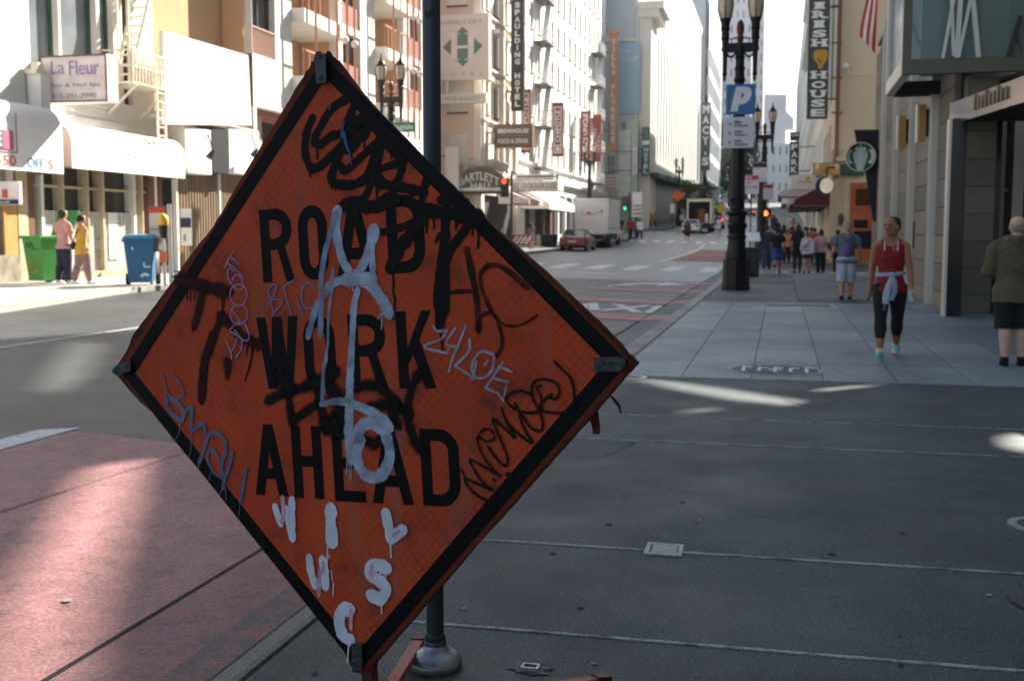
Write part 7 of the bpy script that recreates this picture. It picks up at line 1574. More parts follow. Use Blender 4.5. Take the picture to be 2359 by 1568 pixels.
# open backed cream trolley-like lorry farther on
p = PY(1610, 527, 112); p.z = road_z(p.x, p.y); t = thing('open_truck', 'cream framed truck with open dark back far down the street', 'truck', p)
fr = MB()
for a, b_ in (((-1.2, 0, .9), (-1.02, 5, 3.0)), ((1.02, 0, .9), (1.2, 5, 3.0)), ((-1.2, 0, 3.005), (1.2, 5, 3.3))): fr.box(a, b_)
lp('frame', fr, IRONP, bevel=.05); lp('dark_inside', MB().box((-1.0, .6, .9), (1.0, 4.9, 3.0)), DARKIN); lp('chassis', MB().box((-1.1, .1, .5), (1.1, 6.5, .88)), IROND); lp('cargo', MB().box((-.1, .2, .95), (.5, .55, 2.3)), mat('cargo_brown', srgb(140, 76, 44), .7, 0, .4, 3), bevel=.1); lp('cargo', MB().box((.55, .2, .95), (.85, .5, 1.9)), CANVAS, bevel=.1)
lp('cab', MB().box((-1.05, 5.2, .7), (1.05, 6.9, 2.6)), WCAR, bevel=.1)
for x in (-.95, .95):
    for y in (1.1, 5.9): lp('wheel', MB().tube([(x - .16, y, .42), (x + .16, y, .42)], .42, 16), TYRE)
lp('rear_step', MB().box((-1.1, -.2, .45), (1.1, .05, .6)), IRON)
car('small white car beside the cream framed open truck', 1593, 527, WCAR, pos=PY(1591, 527, 109), s=.95); car('white car driving away up the hill', 1665, 515, WCAR, pos=PY(1666, 515, 160), s=1.05); car('dark car with lit red tail lights high on the hill', 1724, 499, DCAR, LITR, pos=PY(1727, 499, 196), s=1.0); car('silver car half hidden behind the lamp shaft on the hill', 1690, 512, SILV, pos=PY(1690, 512, 168), s=1.0)
p = PY(1645, 520, 128); p.z = road_z(p.x, p.y); t = thing('delivery_van', 'white and blue delivery van with one lit tail light ahead of the open truck', 'van', p)
lp('body', MB().box((-1.0, 0, .45), (1.0, 5, 2.9)), WCAR, bevel=.12); lp('lower_panel', MB().box((-.98, -.02, .5), (.98, .02, 1.3)), mat('van_blue', srgb(70, 84, 140), .4), bevel=.01); lp('rear_window', MB().box((-.8, -.03, 1.5), (.8, .02, 2.3)), CARG)
for x in (-.85, .85): lp('tail_light', MB().box((x - .1, -.05, .9), (x + .1, .0, 1.2)), LITR if x > 0 else mat('tail_red', srgb(150, 30, 24), .25, 0, .1, 3, spec=.7))
for x in (-.85, .85):
    for y in (.9, 4.1): lp('wheel', MB().tube([(x - .12, y, .34), (x + .12, y, .34)], .34, 14), TYRE)

# ------------------------------------------------------------------ far trees
TRUNK = mat('bark', srgb(70, 56, 44), .9, 0, .3, 6)
def tree(label, dx, dy, Y, h, r, col, n=900, name='street_tree', crown_lo=.35, flat=1.0):
    p = PY(dx, dy, Y); p.z = max(road_z(p.x, p.y), p.z - .3); t = thing(name, label, 'tree', p); o = Vector((0, 0, 0)); rnd = random.Random(int(dx))
    part('trunk', MB().tube([(0, 0, 0), (.1, 0, h * .3), (-.05, .1, h * .6), (0, 0, h * .85)], [h * .025, h * .02, h * .014, .03], 8), TRUNK, t, local=True)
    for k in range(7):
        a = rnd.uniform(0, 6.3); z0 = h * rnd.uniform(.32, .6); part('limb', MB().tube([(0, 0, z0), (math.cos(a) * r * .4, math.sin(a) * r * .4, z0 + h * .15), (math.cos(a) * r * .75, math.sin(a) * r * .75, z0 + h * .22)], [h * .012, h * .008, .01], 6), TRUNK, t, local=True)
    q = MB(); cl = []
    for k in range(26):
        a, e = rnd.uniform(0, 6.3), rnd.uniform(-1, 1); rr = r * rnd.uniform(.3, .9); cl.append((Vector((math.cos(a) * rr * math.sqrt(1 - e * e * .6), math.sin(a) * rr * math.sqrt(1 - e * e * .6), h * (crown_lo + 1) / 2 + e * h * (1 - crown_lo) / 2 * flat)), r * rnd.uniform(.22, .42)))
    for k in range(n):
        c, cr = rnd.choice(cl); d = Vector((rnd.gauss(0, 1), rnd.gauss(0, 1), rnd.gauss(0, 1))).normalized() * cr * rnd.uniform(.5, 1.05); s_ = r * rnd.uniform(.05, .1); u_ = Vector((rnd.gauss(0, 1), rnd.gauss(0, 1), rnd.gauss(0, .6))).normalized(); v_ = u_.cross(Vector((rnd.gauss(0, 1), rnd.gauss(0, 1), rnd.gauss(0, 1)))).normalized(); P_ = c + d
        q.add([P_ - u_ * s_, P_ + v_ * s_ * .6, P_ + u_ * s_, P_ - v_ * s_ * .6], [(0, 1, 2, 3)])
    o = part('crown', q, mat('leaf_%d' % int(dx), col, .7, 0, .4, 1.5), t, local=True, flip=False); return t
tree('dark evergreen tree rising beside the lamp shaft far up the street', 1680, 500, 270, 19, 6.5, (.030, .052, .026), 2600, 'evergreen_tree', .1); tree('dark evergreen tree just behind the taller one far up the street', 1702, 500, 290, 15, 6, (.034, .055, .03), 2000, 'evergreen_tree', .1); tree('yellowing street tree beside the far orange diamond', 1580, 530, 124, 5.0, 1.5, (.11, .095, .022), 1400, 'street_tree', .5); tree('small green street tree above the cream framed truck', 1626, 522, 136, 4.9, 1.5, (.06, .07, .025), 900, 'street_tree', .5)
b = board('street_sign', 'green street name sign beside a yellow round sign far up the street', (1640, 470 - 3, 1666, 474), 126, mat('street_green', srgb(46, 138, 104), .5, 0, .05, 2), .06); X0, Z0, X1, Z1 = rectY(1640, 467, 1666, 474, 126); part('post', MB().tube([((X0 + X1) / 2, 126.1, 1.6), ((X0 + X1) / 2, 126.1, Z0)], .06, 8), IRON, b)
c = PY(1661, 481, 125); t = thing('round_sign', 'yellow round sign beside the far green street sign', 'sign', c); part('disc', MB().prism([c + Vector((math.cos(a) * .42, 0, math.sin(a) * .5)) for a in [2 * math.pi * k / 20 for k in range(20)]], (0, .06, 0)), mat('meter_yellow', srgb(226, 176, 46), .5), t); part('post', MB().tube([c + Vector((0, .1, -2.4)), c + Vector((0, .1, .2))], .05, 8), IRON, t)
# ------------------------------------------------------------------ people
def fuse(mb, voxel, it=3, fac=.5):
    """one continuous surface out of overlapping closed shapes"""
    me = bpy.data.meshes.new("t"); me.from_pydata(mb.v, [], mb.f); fix(me); o = bpy.data.objects.new("t", me); COL.objects.link(o)
    r = o.modifiers.new("r", 'REMESH'); r.mode = 'VOXEL'; r.voxel_size = voxel; r.use_smooth_shade = True
    s = o.modifiers.new("s", 'SMOOTH'); s.factor = fac; s.iterations = it
    out = bpy.data.meshes.new_from_object(o.evaluated_get(bpy.context.evaluated_depsgraph_get()))
    bpy.data.objects.remove(o); bpy.data.meshes.remove(me); return out
def folds(me, amp, H):
    ns = [v.normal.copy() for v in me.vertices]
    for v, n in zip(me.vertices, ns):
        q = v.co; v.co = q + n * amp * (mnoise.noise(Vector((q.x * 9, q.y * 9, q.z * 4.2 + 3 * mnoise.noise(q * 5)))) + .6 * mnoise.noise(Vector((q.x * 22 + q.z * 12, q.y * 20, q.z * 17))))
    return me
def mpart(name, me, m, t):
    me.name = name; me.materials.clear(); me.materials.append(m); me.polygons.foreach_set("use_smooth", [True] * len(me.polygons))
    o = bpy.data.objects.new(name, me); COL.objects.link(o); reg(o, t); return o
SKIN = mat('skin_light', srgb(196, 142, 116), .5, 0, .08, 8, spec=.35); SKIN2 = mat('skin_tanned', srgb(158, 106, 82), .5, 0, .08, 8, spec=.35); SKIN3 = mat('skin_pale', srgb(206, 168, 148), .5, 0, .08, 8, spec=.35)
HAIRB = mat('hair_brown', srgb(44, 30, 24), .6, 0, .3, 30); HAIRK = mat('hair_black', srgb(20, 17, 17), .55, 0, .3, 30); HAIRG = mat('hair_grey', srgb(150, 142, 134), .7, 0, .2, 30); HAIRL = mat('hair_light_brown', srgb(112, 78, 52), .6, 0, .3, 30)
def cl(n, c, r=.85): return mat('cloth_' + n, c, r, 0, .16, 5, .25, 26)
def person(label, pos, H, rz, top=('tee', None), bottom=('trousers', None), shoe=None, hair=('short', HAIRB), skin=SKIN, legs=((18, 5), (-16, 22)), arms=((-14, 8, 14), (14, 8, 18)), build=1.0, hyaw=0, hpitch=0, fine=1, lean=0, group=None, face=True, fem=False):
    """forward is -y. legs: (swing, knee) for the right (x<0) and left leg; arms: (swing, out, elbow)"""
    t = thing('person', label, 'person', pos, group, rz); vx = .0125 if fine else .022
    sw = (.100 if fem else .116) * (build * .6 + .4); hipw = .052 * (1.08 if fem else 1)
    hipz = .515; J = {}
    for s, (a, k) in zip((-1, 1), legs):
        a, k = R(a), R(k); hp = Vector((s * hipw, 0, hipz)); kn = hp + Vector((s * .004, -math.sin(a), -math.cos(a))) * .24; an = kn + Vector((0, -math.sin(a - k), -math.cos(a - k))) * .232; J[s] = (hp, kn, an)
    low = min(J[-1][2].z, J[1][2].z) - .042
    for s in (-1, 1): J[s] = tuple(p - UZ * low for p in J[s])
    hipz -= low; ln = R(lean)
    def T(p): # torso lean about the hips
        q = Vector(p) - UZ * low; d = q.z - hipz; return Vector((q.x, q.y * 1 - math.sin(ln) * d, hipz + d * math.cos(ln))) if d > 0 else q
    A = {}
    for s, (f, b, e) in zip((-1, 1), arms):
        f, b, e = R(f), R(b), R(e); sh = T((s * sw, 0, .790)); d1 = Vector((s * math.sin(b), -math.sin(f) * math.cos(b), -math.cos(f) * math.cos(b))); el = sh + d1 * .165; d2 = Vector((s * math.sin(b) * .4, -math.sin(f + e), -math.cos(f + e) * math.cos(b))).normalized(); wr = el + d2 * .145; A[s] = (sh, el, wr, d2)
    S_ = lambda v: Vector(v) * H
    def ring(p, rx, ry): q = T(p); return (q.x * H, q.y * H, q.z * H, rx * H * build, ry * H * build)
    wz = .073 if fem else .082
    TOR = [((0, 0, .485), .072, .058), ((0, 0, .515), .094 if fem else .09, .068), ((0, 0, .56), .086, .062), ((0, 0, .615), wz, .054), ((0, 0, .67), .084, .06), ((0, -.004, .725), .097, .070 if fem else .064), ((0, 0, .775), .104, .058), ((0, 0, .806), .098, .048), ((0, .004, .826), .065, .04), ((0, .004, .842), .036, .034)]
    body = MB().rings([ring(*q) for q in TOR], 18)
    nk = T((0, .005, .83))
    for s in (-1, 1): body.tube([S_(T((s * .018, .006, .858))), S_(T((s * .06, .004, .825))), S_(A[s][0] + UZ * .008)], [.024 * H, .027 * H, .028 * H], 10)
    hd = T((0, -.012, .928)); body.tube([S_(nk), S_(T((0, .0, .862))), S_(T((0, -.006, .9)))], [.034 * H * (1 if fem else 1.15), .030 * H * (1 if fem else 1.2), .032 * H], 12)
    HM = Matrix.Translation(S_(hd)) @ Matrix.Rotation(R(hyaw), 4, 'Z') @ Matrix.Rotation(R(hpitch), 4, 'X')
    h = MB().rings([(0, .004 * H, z * H, rx * H, ry * H) for z, rx, ry in ((-.062, .018, .022), (-.052, .033, .036), (-.03, .043, .049), (0, .049, .058), (.03, .05, .061), (.05, .042, .053), (.064, .026, .034), (.07, .008, .01))], 16)
    if face:
        h.rings([(0, -.052 * H, -.022 * H, .010 * H, .012 * H), (0, -.058 * H, -.014 * H, .0105 * H, .014 * H), (0, -.053 * H, .004 * H, .006 * H, .010 * H), (0, -.05 * H, .014 * H, .005 * H, .008 * H)], 8)
        h.ball((0, -.042 * H, -.052 * H), (.016 * H, .014 * H, .012 * H), 8, 5); h.ball((0, -.05 * H, -.037 * H), (.016 * H, .008 * H, .0055 * H), 8, 5)
        for s in (-1, 1): h.ball((s * .051 * H, .008 * H, -.005 * H), (.006 * H, .012 * H, .018 * H), 8, 5); h.ball((s * .02 * H, -.051 * H, .02 * H), (.014 * H, .008 * H, .005 * H), 8, 4)
    body.add([HM @ v for v in h.v], h.f)
    lr = [.062, .056, .043, .036, .039, .031, .021]
    for s in (-1, 1):
        hp, kn, an = J[s]; pts = [hp + UZ * .02, hp.lerp(kn, .3), hp.lerp(kn, .75), kn, kn.lerp(an, .3) + Vector((0, .006, 0)), kn.lerp(an, .65), an]
        body.tube([S_(p) for p in pts], [r * H * (build * .5 + .5) for r in lr], 12); ft = an + Vector((0, 0, -.015)); body.tube([S_(ft + Vector((0, .02, -.008))), S_(ft + Vector((0, -.03, -.012))), S_(ft + Vector((s * .006, -.085, -.018)))], [.024 * H, .022 * H, .015 * H], 10)
        sh, el, wr, d2 = A[s]; body.ball(S_(sh), .034 * H, 10, 6); body.tube([S_(sh), S_(sh.lerp(el, .4)), S_(el), S_(el.lerp(wr, .35)), S_(wr)], [.033 * H, .029 * H * build, .024 * H, .0235 * H, .0155 * H], 10)
        hx = (UX * -s * .3 + UY * 1).normalized() if True else UX; ac = d2.cross(hx).normalized(); hx = ac.cross(d2).normalized()
        pl = wr + d2 * .028; body.tube([S_(wr), S_(pl), S_(wr + d2 * .05)], [(.013 * H, .016 * H), (.011 * H, .021 * H), (.009 * H, .020 * H)], 8)
        if fine:
            for k in range(4):
                b0 = wr + d2 * .046 + hx * (.0155 - .0105 * k); L_ = (.036, .042, .039, .03)[k]; cu = ac * (.010 + .002 * k) * (1 if s > 0 else -1); body.tube([S_(b0), S_(b0 + d2 * L_ * .5 + cu * .3), S_(b0 + d2 * L_ * .95 + cu)], [.0062 * H, .0058 * H, .0048 * H], 6)
            tb = wr + d2 * .018 + hx * .016; body.tube([S_(tb), S_(tb + hx * .014 + d2 * .014), S_(tb + hx * .016 + d2 * .036)], [.0075 * H, .0068 * H, .0055 * H], 6)
    mpart('body', fuse(body, vx * .75 if fine else vx), skin, t)
    # clothes follow the same skeleton, a little larger
    kind, m = top
    if kind:
        lo = .47 if kind in ('tee', 'long', 'tank') else .43; g = MB(); inf = .010 if kind != 'hood' else .02
        if kind == 'dress': lo = .40
        rs = [q for q in TOR if q[0][2] > lo - .02]
        wd_ = .104 if kind == 'hood' else .116
        rs = [((0, 0, lo), wd_, .08), ((0, 0, lo + .03), wd_, .082)] + [(q[0], max(q[1], .106) if q[0][2] < .53 else q[1], max(q[2], .076) if q[0][2] < .53 else q[2]) for q in rs if q[0][2] > lo + .045]
        if kind == 'tank': rs = rs[:-2]
        g.rings([ring(p, rx + inf, ry + inf) for p, rx, ry in rs], 18)
        if kind == 'tank':
            for s in (-1, 1): g.tube([S_(T((s * .052, -.05, .77))), S_(T((s * .056, -.01, .838))), S_(T((s * .05, .045, .77)))], .014 * H, 8)
        else:
            end = {'tee': .62, 'dress': .5, 'long': 1.9, 'hood': 1.92, 'vest': 0}[kind]
            for s in (-1, 1):
                sh, el, wr, d2 = A[s]; k = .013 if kind != 'hood' else .021
                if end == 0: continue
                g.tube([S_(T((s * .02, .006, .846))), S_(T((s * .06, .004, .826))), S_(sh + UZ * .008)], [(.022 + k) * H, (.026 + k * .8) * H, (.028 + k * .7) * H], 10)
                g.ball(S_(sh), (.036 + k * .6) * H, 10, 6)
                if end <= 1: g.tube([S_(sh), S_(sh.lerp(el, end))], [(.036 + k) * H, (.035 + k) * H], 12)
                else: g.tube([S_(sh), S_(sh.lerp(el, .5)), S_(el), S_(el.lerp(wr, .45)), S_(el.lerp(wr, end - 1))], [(.034 + k) * H, (.032 + k) * H, (.028 + k) * H, (.025 + k) * H, (.018 + k) * H], 12)
        if kind == 'hood':
            g.tube([S_(T((-.07, -.01, .85))), S_(T((-.045, .055, .845))), S_(T((0, .075, .835))), S_(T((.045, .055, .845))), S_(T((.07, -.01, .85)))], [.026 * H, .032 * H, .036 * H, .032 * H, .026 * H], 10); g.ball(S_(T((0, .062, .80))), (.07 * H, .03 * H, .05 * H), 12, 7)
        if kind == 'tank':
            for v in g.v:
                fy = v.y / H
                if v.z > .735 * H and v.z < .79 * H and fy < .02: v.z -= .045 * H * max(0, 1 - abs(v.x) / (.062 * H)) * (1 if fy < 0 else .3)
        mpart({'hood': 'hooded_jacket', 'tank': 'tank_top', 'dress': 'tunic'}.get(kind, 'shirt'), folds(fuse(g, vx, 2), .0055 * H, H), m, t)
    kind, m = bottom
    if kind:
        g = MB(); k = {'leggings': .004, 'capri': .004, 'trousers': .014, 'shorts': .024, 'skirt': .02}[kind]; en = {'leggings': 1.93, 'capri': 1.62, 'trousers': 2.0, 'shorts': 1.12, 'skirt': 0}[kind]
        if isinstance(bottom[1], tuple): m, en = bottom[1]
        g.rings([ring(p, rx + k * .55 + .004, ry + k * .55 + .004) for p, rx, ry in TOR if p[2] < .60], 18)
        if kind == 'skirt': g.rings([ring((0, 0, .36), .115, .085), ring((0, 0, .45), .11, .08), ring((0, 0, .53), .1, .072)], 18)
        else:
            for s in (-1, 1):
                hp, kn, an = J[s]; r0 = [.064 + k * .5, .058 + k * .7, .045 + k, .038 + k, .041 + k * .9, .033 + k]; pts = [hp + UZ * .015, hp.lerp(kn, .3), hp.lerp(kn, .75), kn]; rr = r0[:4]
                if en <= 1: f_ = en; pts = [hp + UZ * .015, hp.lerp(kn, .3), hp.lerp(kn, f_)]; rr = r0[:2] + [r0[2]]
                elif en < 1.3: pts.append(kn.lerp(an, en - 1)); rr.append(r0[3] + .004)
                else: pts += [kn.lerp(an, .3) + Vector((0, .006, 0)), kn.lerp(an, min(1, en - 1) * .98)]; rr += [r0[4], (.024 + k) + (.012 * max(0, 1.9 - en))]
                g.tube([S_(p) for p in pts], [r * H * (build * .5 + .5) for r in rr], 14)
        mpart({'capri': 'leggings'}.get(kind, kind), folds(fuse(g, vx, 2), (.0055 if k > .01 else .002) * H, H), m, t)
    if shoe:
        for s in (-1, 1):
            an = J[s][2]; g = MB(); f = an - UZ * .012; tilt = 0
            g.tube([S_(f + Vector((0, .03, -.006))), S_(f + Vector((0, .008, -.003))), S_(f + Vector((0, -.035, -.012))), S_(f + Vector((s * .006, -.075, -.017))), S_(f + Vector((s * .008, -.10, -.02)))], [.022 * H, .029 * H, .027 * H, .024 * H, .016 * H], 12)
            g.tube([S_(f + Vector((0, .005, 0))), S_(f + Vector((0, .004, .02)))], [.027 * H, .025 * H], 12); mpart('shoe', fuse(g, vx * .8, 1), shoe, t)
            so = MB().rings([(f.x * H, (f.y - .034) * H, (f.z - .032) * H, .03 * H, .078 * H), (f.x * H, (f.y - .034) * H, (f.z - .022) * H, .031 * H, .08 * H)], 14); part('sole', so, cl('white_sole', srgb(210, 210, 206)) if shoe.name.endswith(('teal', 'white', 'white_shoe')) else TYRE, t, local=True)
    kind, m = hair
    g = MB()
    if kind != 'bald':
        g.rings([(0, .014 * H, z * H, rx * H, ry * H) for z, rx, ry in ((-.028, .040, .040), (0, .0495, .052), (.03, .0545, .060), (.052, .047, .053), (.068, .03, .036), (.076, .01, .012))], 16)
        if kind == 'fringe': g = MB().rings([(0, .013 * H, z * H, rx * H, ry * H) for z, rx, ry in ((-.034, .038, .042), (-.015, .0475, .0515), (.008, .0505, .0535), (.018, .049, .052))], 16)
        if kind == 'bun': g.ball((0, .068 * H, .0 * H), (.026 * H, .026 * H, .026 * H)); g.ball((0, .05 * H, -.01 * H), (.035 * H, .02 * H, .03 * H))
        if kind == 'tail': g.tube([Vector((0, .062, .02)) * H, Vector((0, .085, -.03)) * H, Vector((0, .07, -.10)) * H], [.016 * H, .02 * H, .009 * H], 8)
        if kind == 'long': g.rings([(0, .03 * H, z * H, rx * H, ry * H) for z, rx, ry in ((-.16, .04, .018), (-.11, .056, .026), (-.05, .058, .036), (0, .055, .045), (.03, .05, .05))], 14)
        if kind == 'bob': g.rings([(0, .022 * H, z * H, rx * H, ry * H) for z, rx, ry in ((-.075, .05, .04), (-.03, .060, .05), (.02, .057, .052))], 14)
        if kind == 'cap': g.rings([(0, -.02 * H, .028 * H, .05 * H, .075 * H), (0, -.02 * H, .034 * H, .05 * H, .075 * H)], 14)
        if kind == 'short': g.ball((0, .035 * H, -.02 * H), (.044 * H, .03 * H, .035 * H))
        g.xf(HM); mpart('cap' if kind == 'cap' else 'hair', fuse(g, vx * .7 if fine else vx * .8, 2), m, t)
    if face and fine:
        for s in (-1, 1):
            e = MB().ball((s * .0195 * H, -.0505 * H, .008 * H), (.0085 * H, .005 * H, .0045 * H), 8, 5).xf(HM); part('eye', e, mat('eye_dark', (.02, .016, .014), .2), t, local=True); e = MB().ball((s * .0195 * H, -.0545 * H, .020 * H), (.013 * H, .004 * H, .0032 * H), 8, 4).xf(HM); part('eyebrow', e, HAIRK, t, local=True)
        e = MB().ball((0, -.0545 * H, -.037 * H), (.0155 * H, .004 * H, .0042 * H), 8, 5).xf(HM); part('lips', e, mat('lips', srgb(150, 84, 76), .5), t, local=True)
    t['_j'] = 0; del t['_j']
    return t, dict(T=T, J=J, A=A, H=H, S=S_, HM=HM)
def at_feet(dx, dy, side=1): p = PR(dx, dy, side); p.z = walk_z(p.x, p.y) if p.x < -3 else (rise(p.y)); return p
def lpt(n_, mb, m, t, **k): return part(n_, mb, m, t, local=True, **k)
AWAY = math.pi
# woman in red walking towards us
p = at_feet(2045, 822); H = 1.69
t, J = person('woman in red tank top and black leggings walking towards us with hair tied back', p, H, R(-4), ('tank', cl('red', srgb(132, 28, 36))), ('capri', cl('black_legging', srgb(22, 22, 26))), cl('teal', srgb(96, 168, 164)), ('bun', HAIRK), SKIN2, ((17, 5), (-13, 20)), ((-14, 9, 12), (16, 10, 18)), .97, -36, 0, 1, 2, fem=True)
T, Sx = J['T'], J['S']
b = MB()
for k in range(17):
    a = 2 * math.pi * k / 16; q = T((math.cos(a) * .088, math.sin(a) * .068, .60 + .006 * math.cos(a))); b.v.append(q * H)
w_ = MB().tube([Vector(v) for v in b.v], .016 * H, 8, cap=False); wst = cl('pale_grey_shirt', srgb(150, 160, 178))
lpt('waist_shirt', w_, wst, t, smooth=True)
kx = T((.012, -.078, .60)) * H; lpt('knot', MB().ball(kx, (.035, .025, .03)), wst, t, smooth=True)
lpt('sleeve', MB().tube([kx, kx + Vector((-.03, -.035, -.10)), kx + Vector((-.06, -.04, -.24)), kx + Vector((-.07, -.03, -.34))], [(.02, .012), (.045, .02), (.055, .02), (.05, .015)], 8), wst, t, smooth=True); lpt('sleeve', MB().tube([kx, kx + Vector((.03, -.035, -.08)), kx + Vector((.035, -.045, -.2)), kx + Vector((.0, -.05, -.3))], [(.02, .012), (.035, .02), (.04, .02), (.03, .015)], 8), wst, t, smooth=True); lpt('cuff', MB().tube([kx + Vector((-.07, -.03, -.34)), kx + Vector((-.075, -.03, -.42))], [(.052, .016), (.045, .014)], 8), cl('blue_cuff', srgb(70, 86, 130)), t, smooth=True)
for s in (-1, 1): lpt('bra_strap', MB().tube([T((s * .042, -.064, .765)) * H, T((s * .045, -.042, .815)) * H, T((s * .045, .0, .845)) * H], .008, 6), cl('white_strap', srgb(206, 204, 214)), t)
q = J['A'][1][2] * H; lpt('phone', MB().box(q + Vector((-.03, -.07, -.16)), q + Vector((.03, -.055, -.03))), mat('phone_pale', srgb(180, 186, 192), .3), t, bevel=.006)
nkl = MB().tube([T((.035 * math.cos(a), -.02 - .045 * max(0, math.sin(a)), .845 - .045 * max(0, math.sin(a)))) * H for a in [math.pi * k / 10 for k in range(11)]], .003, 5); lpt('necklace', nkl, mat('silver_chain', srgb(190, 190, 190), .3, .9), t)
for s in (-1, 1): an = J['J'][s][2]; lpt('sock', MB().tube([(an - UZ * .0) * H, (an + UZ * .03) * H], [.028 * H, .026 * H], 10), cl('white_sole', srgb(210, 210, 206)), t, smooth=True)
# bald man in a hooded jacket, seen from behind
p = at_feet(2332, 842); H = 1.66
t, J = person('bald man in olive hooded jacket and black shorts seen from behind at the frame edge', p, H, AWAY - .12, ('hood', cl('olive_jacket', srgb(92, 80, 62))), ('shorts', (cl('black_short', srgb(22, 22, 25)), 1.10)), cl('black_shoe', srgb(18, 18, 20)), ('fringe', HAIRG), SKIN3, ((2, 2), (-3, 2)), ((6, 13, 84), (8, 12, 80)), 1.16, 0, 4, 1, 0)
for s in (-1, 1): an = J['J'][s][2]; lpt('sock', MB().tube([an * H, (an + UZ * .02) * H], [.029 * H, .027 * H], 10), cl('black_shoe', srgb(18, 18, 20)), t, smooth=True)
# man with a purple drawstring bag
p = at_feet(1948, 690); H = 1.74
t, J = person('man in grey tee and pale shorts carrying a purple drawstring bag away from us', p, H, AWAY, ('tee', cl('slate_tee', srgb(96, 102, 116))), ('shorts', (cl('pale_shorts', srgb(176, 178, 196)), 1.22)), cl('dark_sandal', srgb(44, 34, 30)), ('short', HAIRG), SKIN, ((5, 3), (-4, 6)), ((6, 14, 40), (8, 14, 60)), 1.12, 10, 22, 1, 4)
T = J['T']; g = MB().rings([(0, .0, z * H, rx * H, ry * H) for z, rx, ry in ((.575, .045, .03), (.60, .062, .042), (.66, .06, .045), (.71, .045, .035), (.745, .02, .018))], 14); g.v = [v + Vector((0, .098 * H, 0)) for v in g.v]; lpt('drawstring_bag', g, cl('purple_bag', srgb(96, 84, 140)), t, smooth=True)
for s in (-1, 1): lpt('bag_cord', MB().tube([T((0, .085, .745)) * H, T((s * .07, .055, .81)) * H, T((s * .075, -.04, .80)) * H, T((s * .09, -.03, .66)) * H, T((s * .05, .08, .60)) * H], .006 * H, 5), cl('black_cord', srgb(24, 24, 30)), t)
# the crowd on the right pavement, all walking away
def walker(label, dx, dy, h, rz, top, bottom, shoe, hair, skin=SKIN, legs=((16, 6), (-14, 26)), arms=((-12, 8, 12), (12, 8, 16)), build=1.0, fem=False, extra=None, side=1, lean=0, face=False, group='people walking away on the right pavement', pos=None):
    p = pos or at_feet(dx, dy, side); r_ = person(label, p, h, rz, top, bottom, shoe, hair, skin, legs, arms, build, 0, 0, 0, lean, group, face, fem); return r_
BS = cl('black_shoe', srgb(18, 18, 20)); WS = cl('white_shoe', srgb(206, 204, 200)); BLKC = cl('black_cloth', srgb(24, 24, 27)); NAVY = cl('navy_cloth', srgb(40, 48, 66)); DENIM = cl('denim', srgb(52, 66, 92)); PINKC = cl('dusty_pink', srgb(198, 158, 156)); WHITEC = cl('white_cloth', srgb(214, 214, 218)); BLUES = cl('royal_blue', srgb(58, 74, 138)); GREYC = cl('grey_cloth', srgb(128, 130, 136)); REDC = cl('red_cloth', srgb(170, 48, 48))
walker('heavy man in dark navy top and jeans at the crowd\'s left end', 1766, 620, 1.82, AWAY, ('long', NAVY), ('trousers', DENIM), BS, ('short', HAIRK), SKIN, build=1.2, legs=((10, 4), (-8, 14)))
t, J = walker('runner in black vest and royal blue shorts in the crowd', 1790, 630, 1.72, AWAY, ('tee', BLKC), ('shorts', (BLUES, .95)), BS, ('short', HAIRK), SKIN2, legs=((6, 4), (-22, 42)))
walker('woman with long dark hair in a black tunic and dark leggings in the crowd', 1836, 629, 1.74, AWAY, ('dress', BLKC), ('leggings', cl('dark_legging', srgb(58, 58, 58))), BS, ('long', HAIRK), SKIN, legs=((8, 3), (-6, 8)), fem=True)
t, J = walker('woman in white top and navy skirt with a shoulder strap in the crowd', 1858, 630, 1.58, AWAY, ('long', WHITEC), ('skirt', cl('navy_skirt', srgb(40, 44, 62))), BS, ('tail', HAIRL), SKIN, legs=((6, 3), (-5, 8)), fem=True)
H = 1.58; lpt('shoulder_strap', MB().tube([J['T']((-.075, .068, .80)) * H, J['T']((0, .085, .71)) * H, J['T']((.09, .06, .58)) * H], .012, 5), BLKC, t)
t, J = walker('woman in dusty pink jacket and black trousers carrying a dark bag in the crowd', 1890, 629, 1.68, AWAY, ('long', PINKC), ('trousers', BLKC), BS, ('bob', HAIRB), SKIN, legs=((9, 4), (-7, 12)), build=1.08, fem=True, arms=((4, 16, 40), (0, 12, 20)))
lpt('handbag', MB().box((-.32, -.12, .95), (-.24, .12, 1.15)), BLKC, t, bevel=.03)
walker('person in pale grey shirt and dark trousers beside the purple bag man', 1928, 628, 1.66, AWAY, ('long', GREYC), ('trousers', BLKC), BS, ('short', HAIRB), SKIN, legs=((10, 3), (-8, 12)))
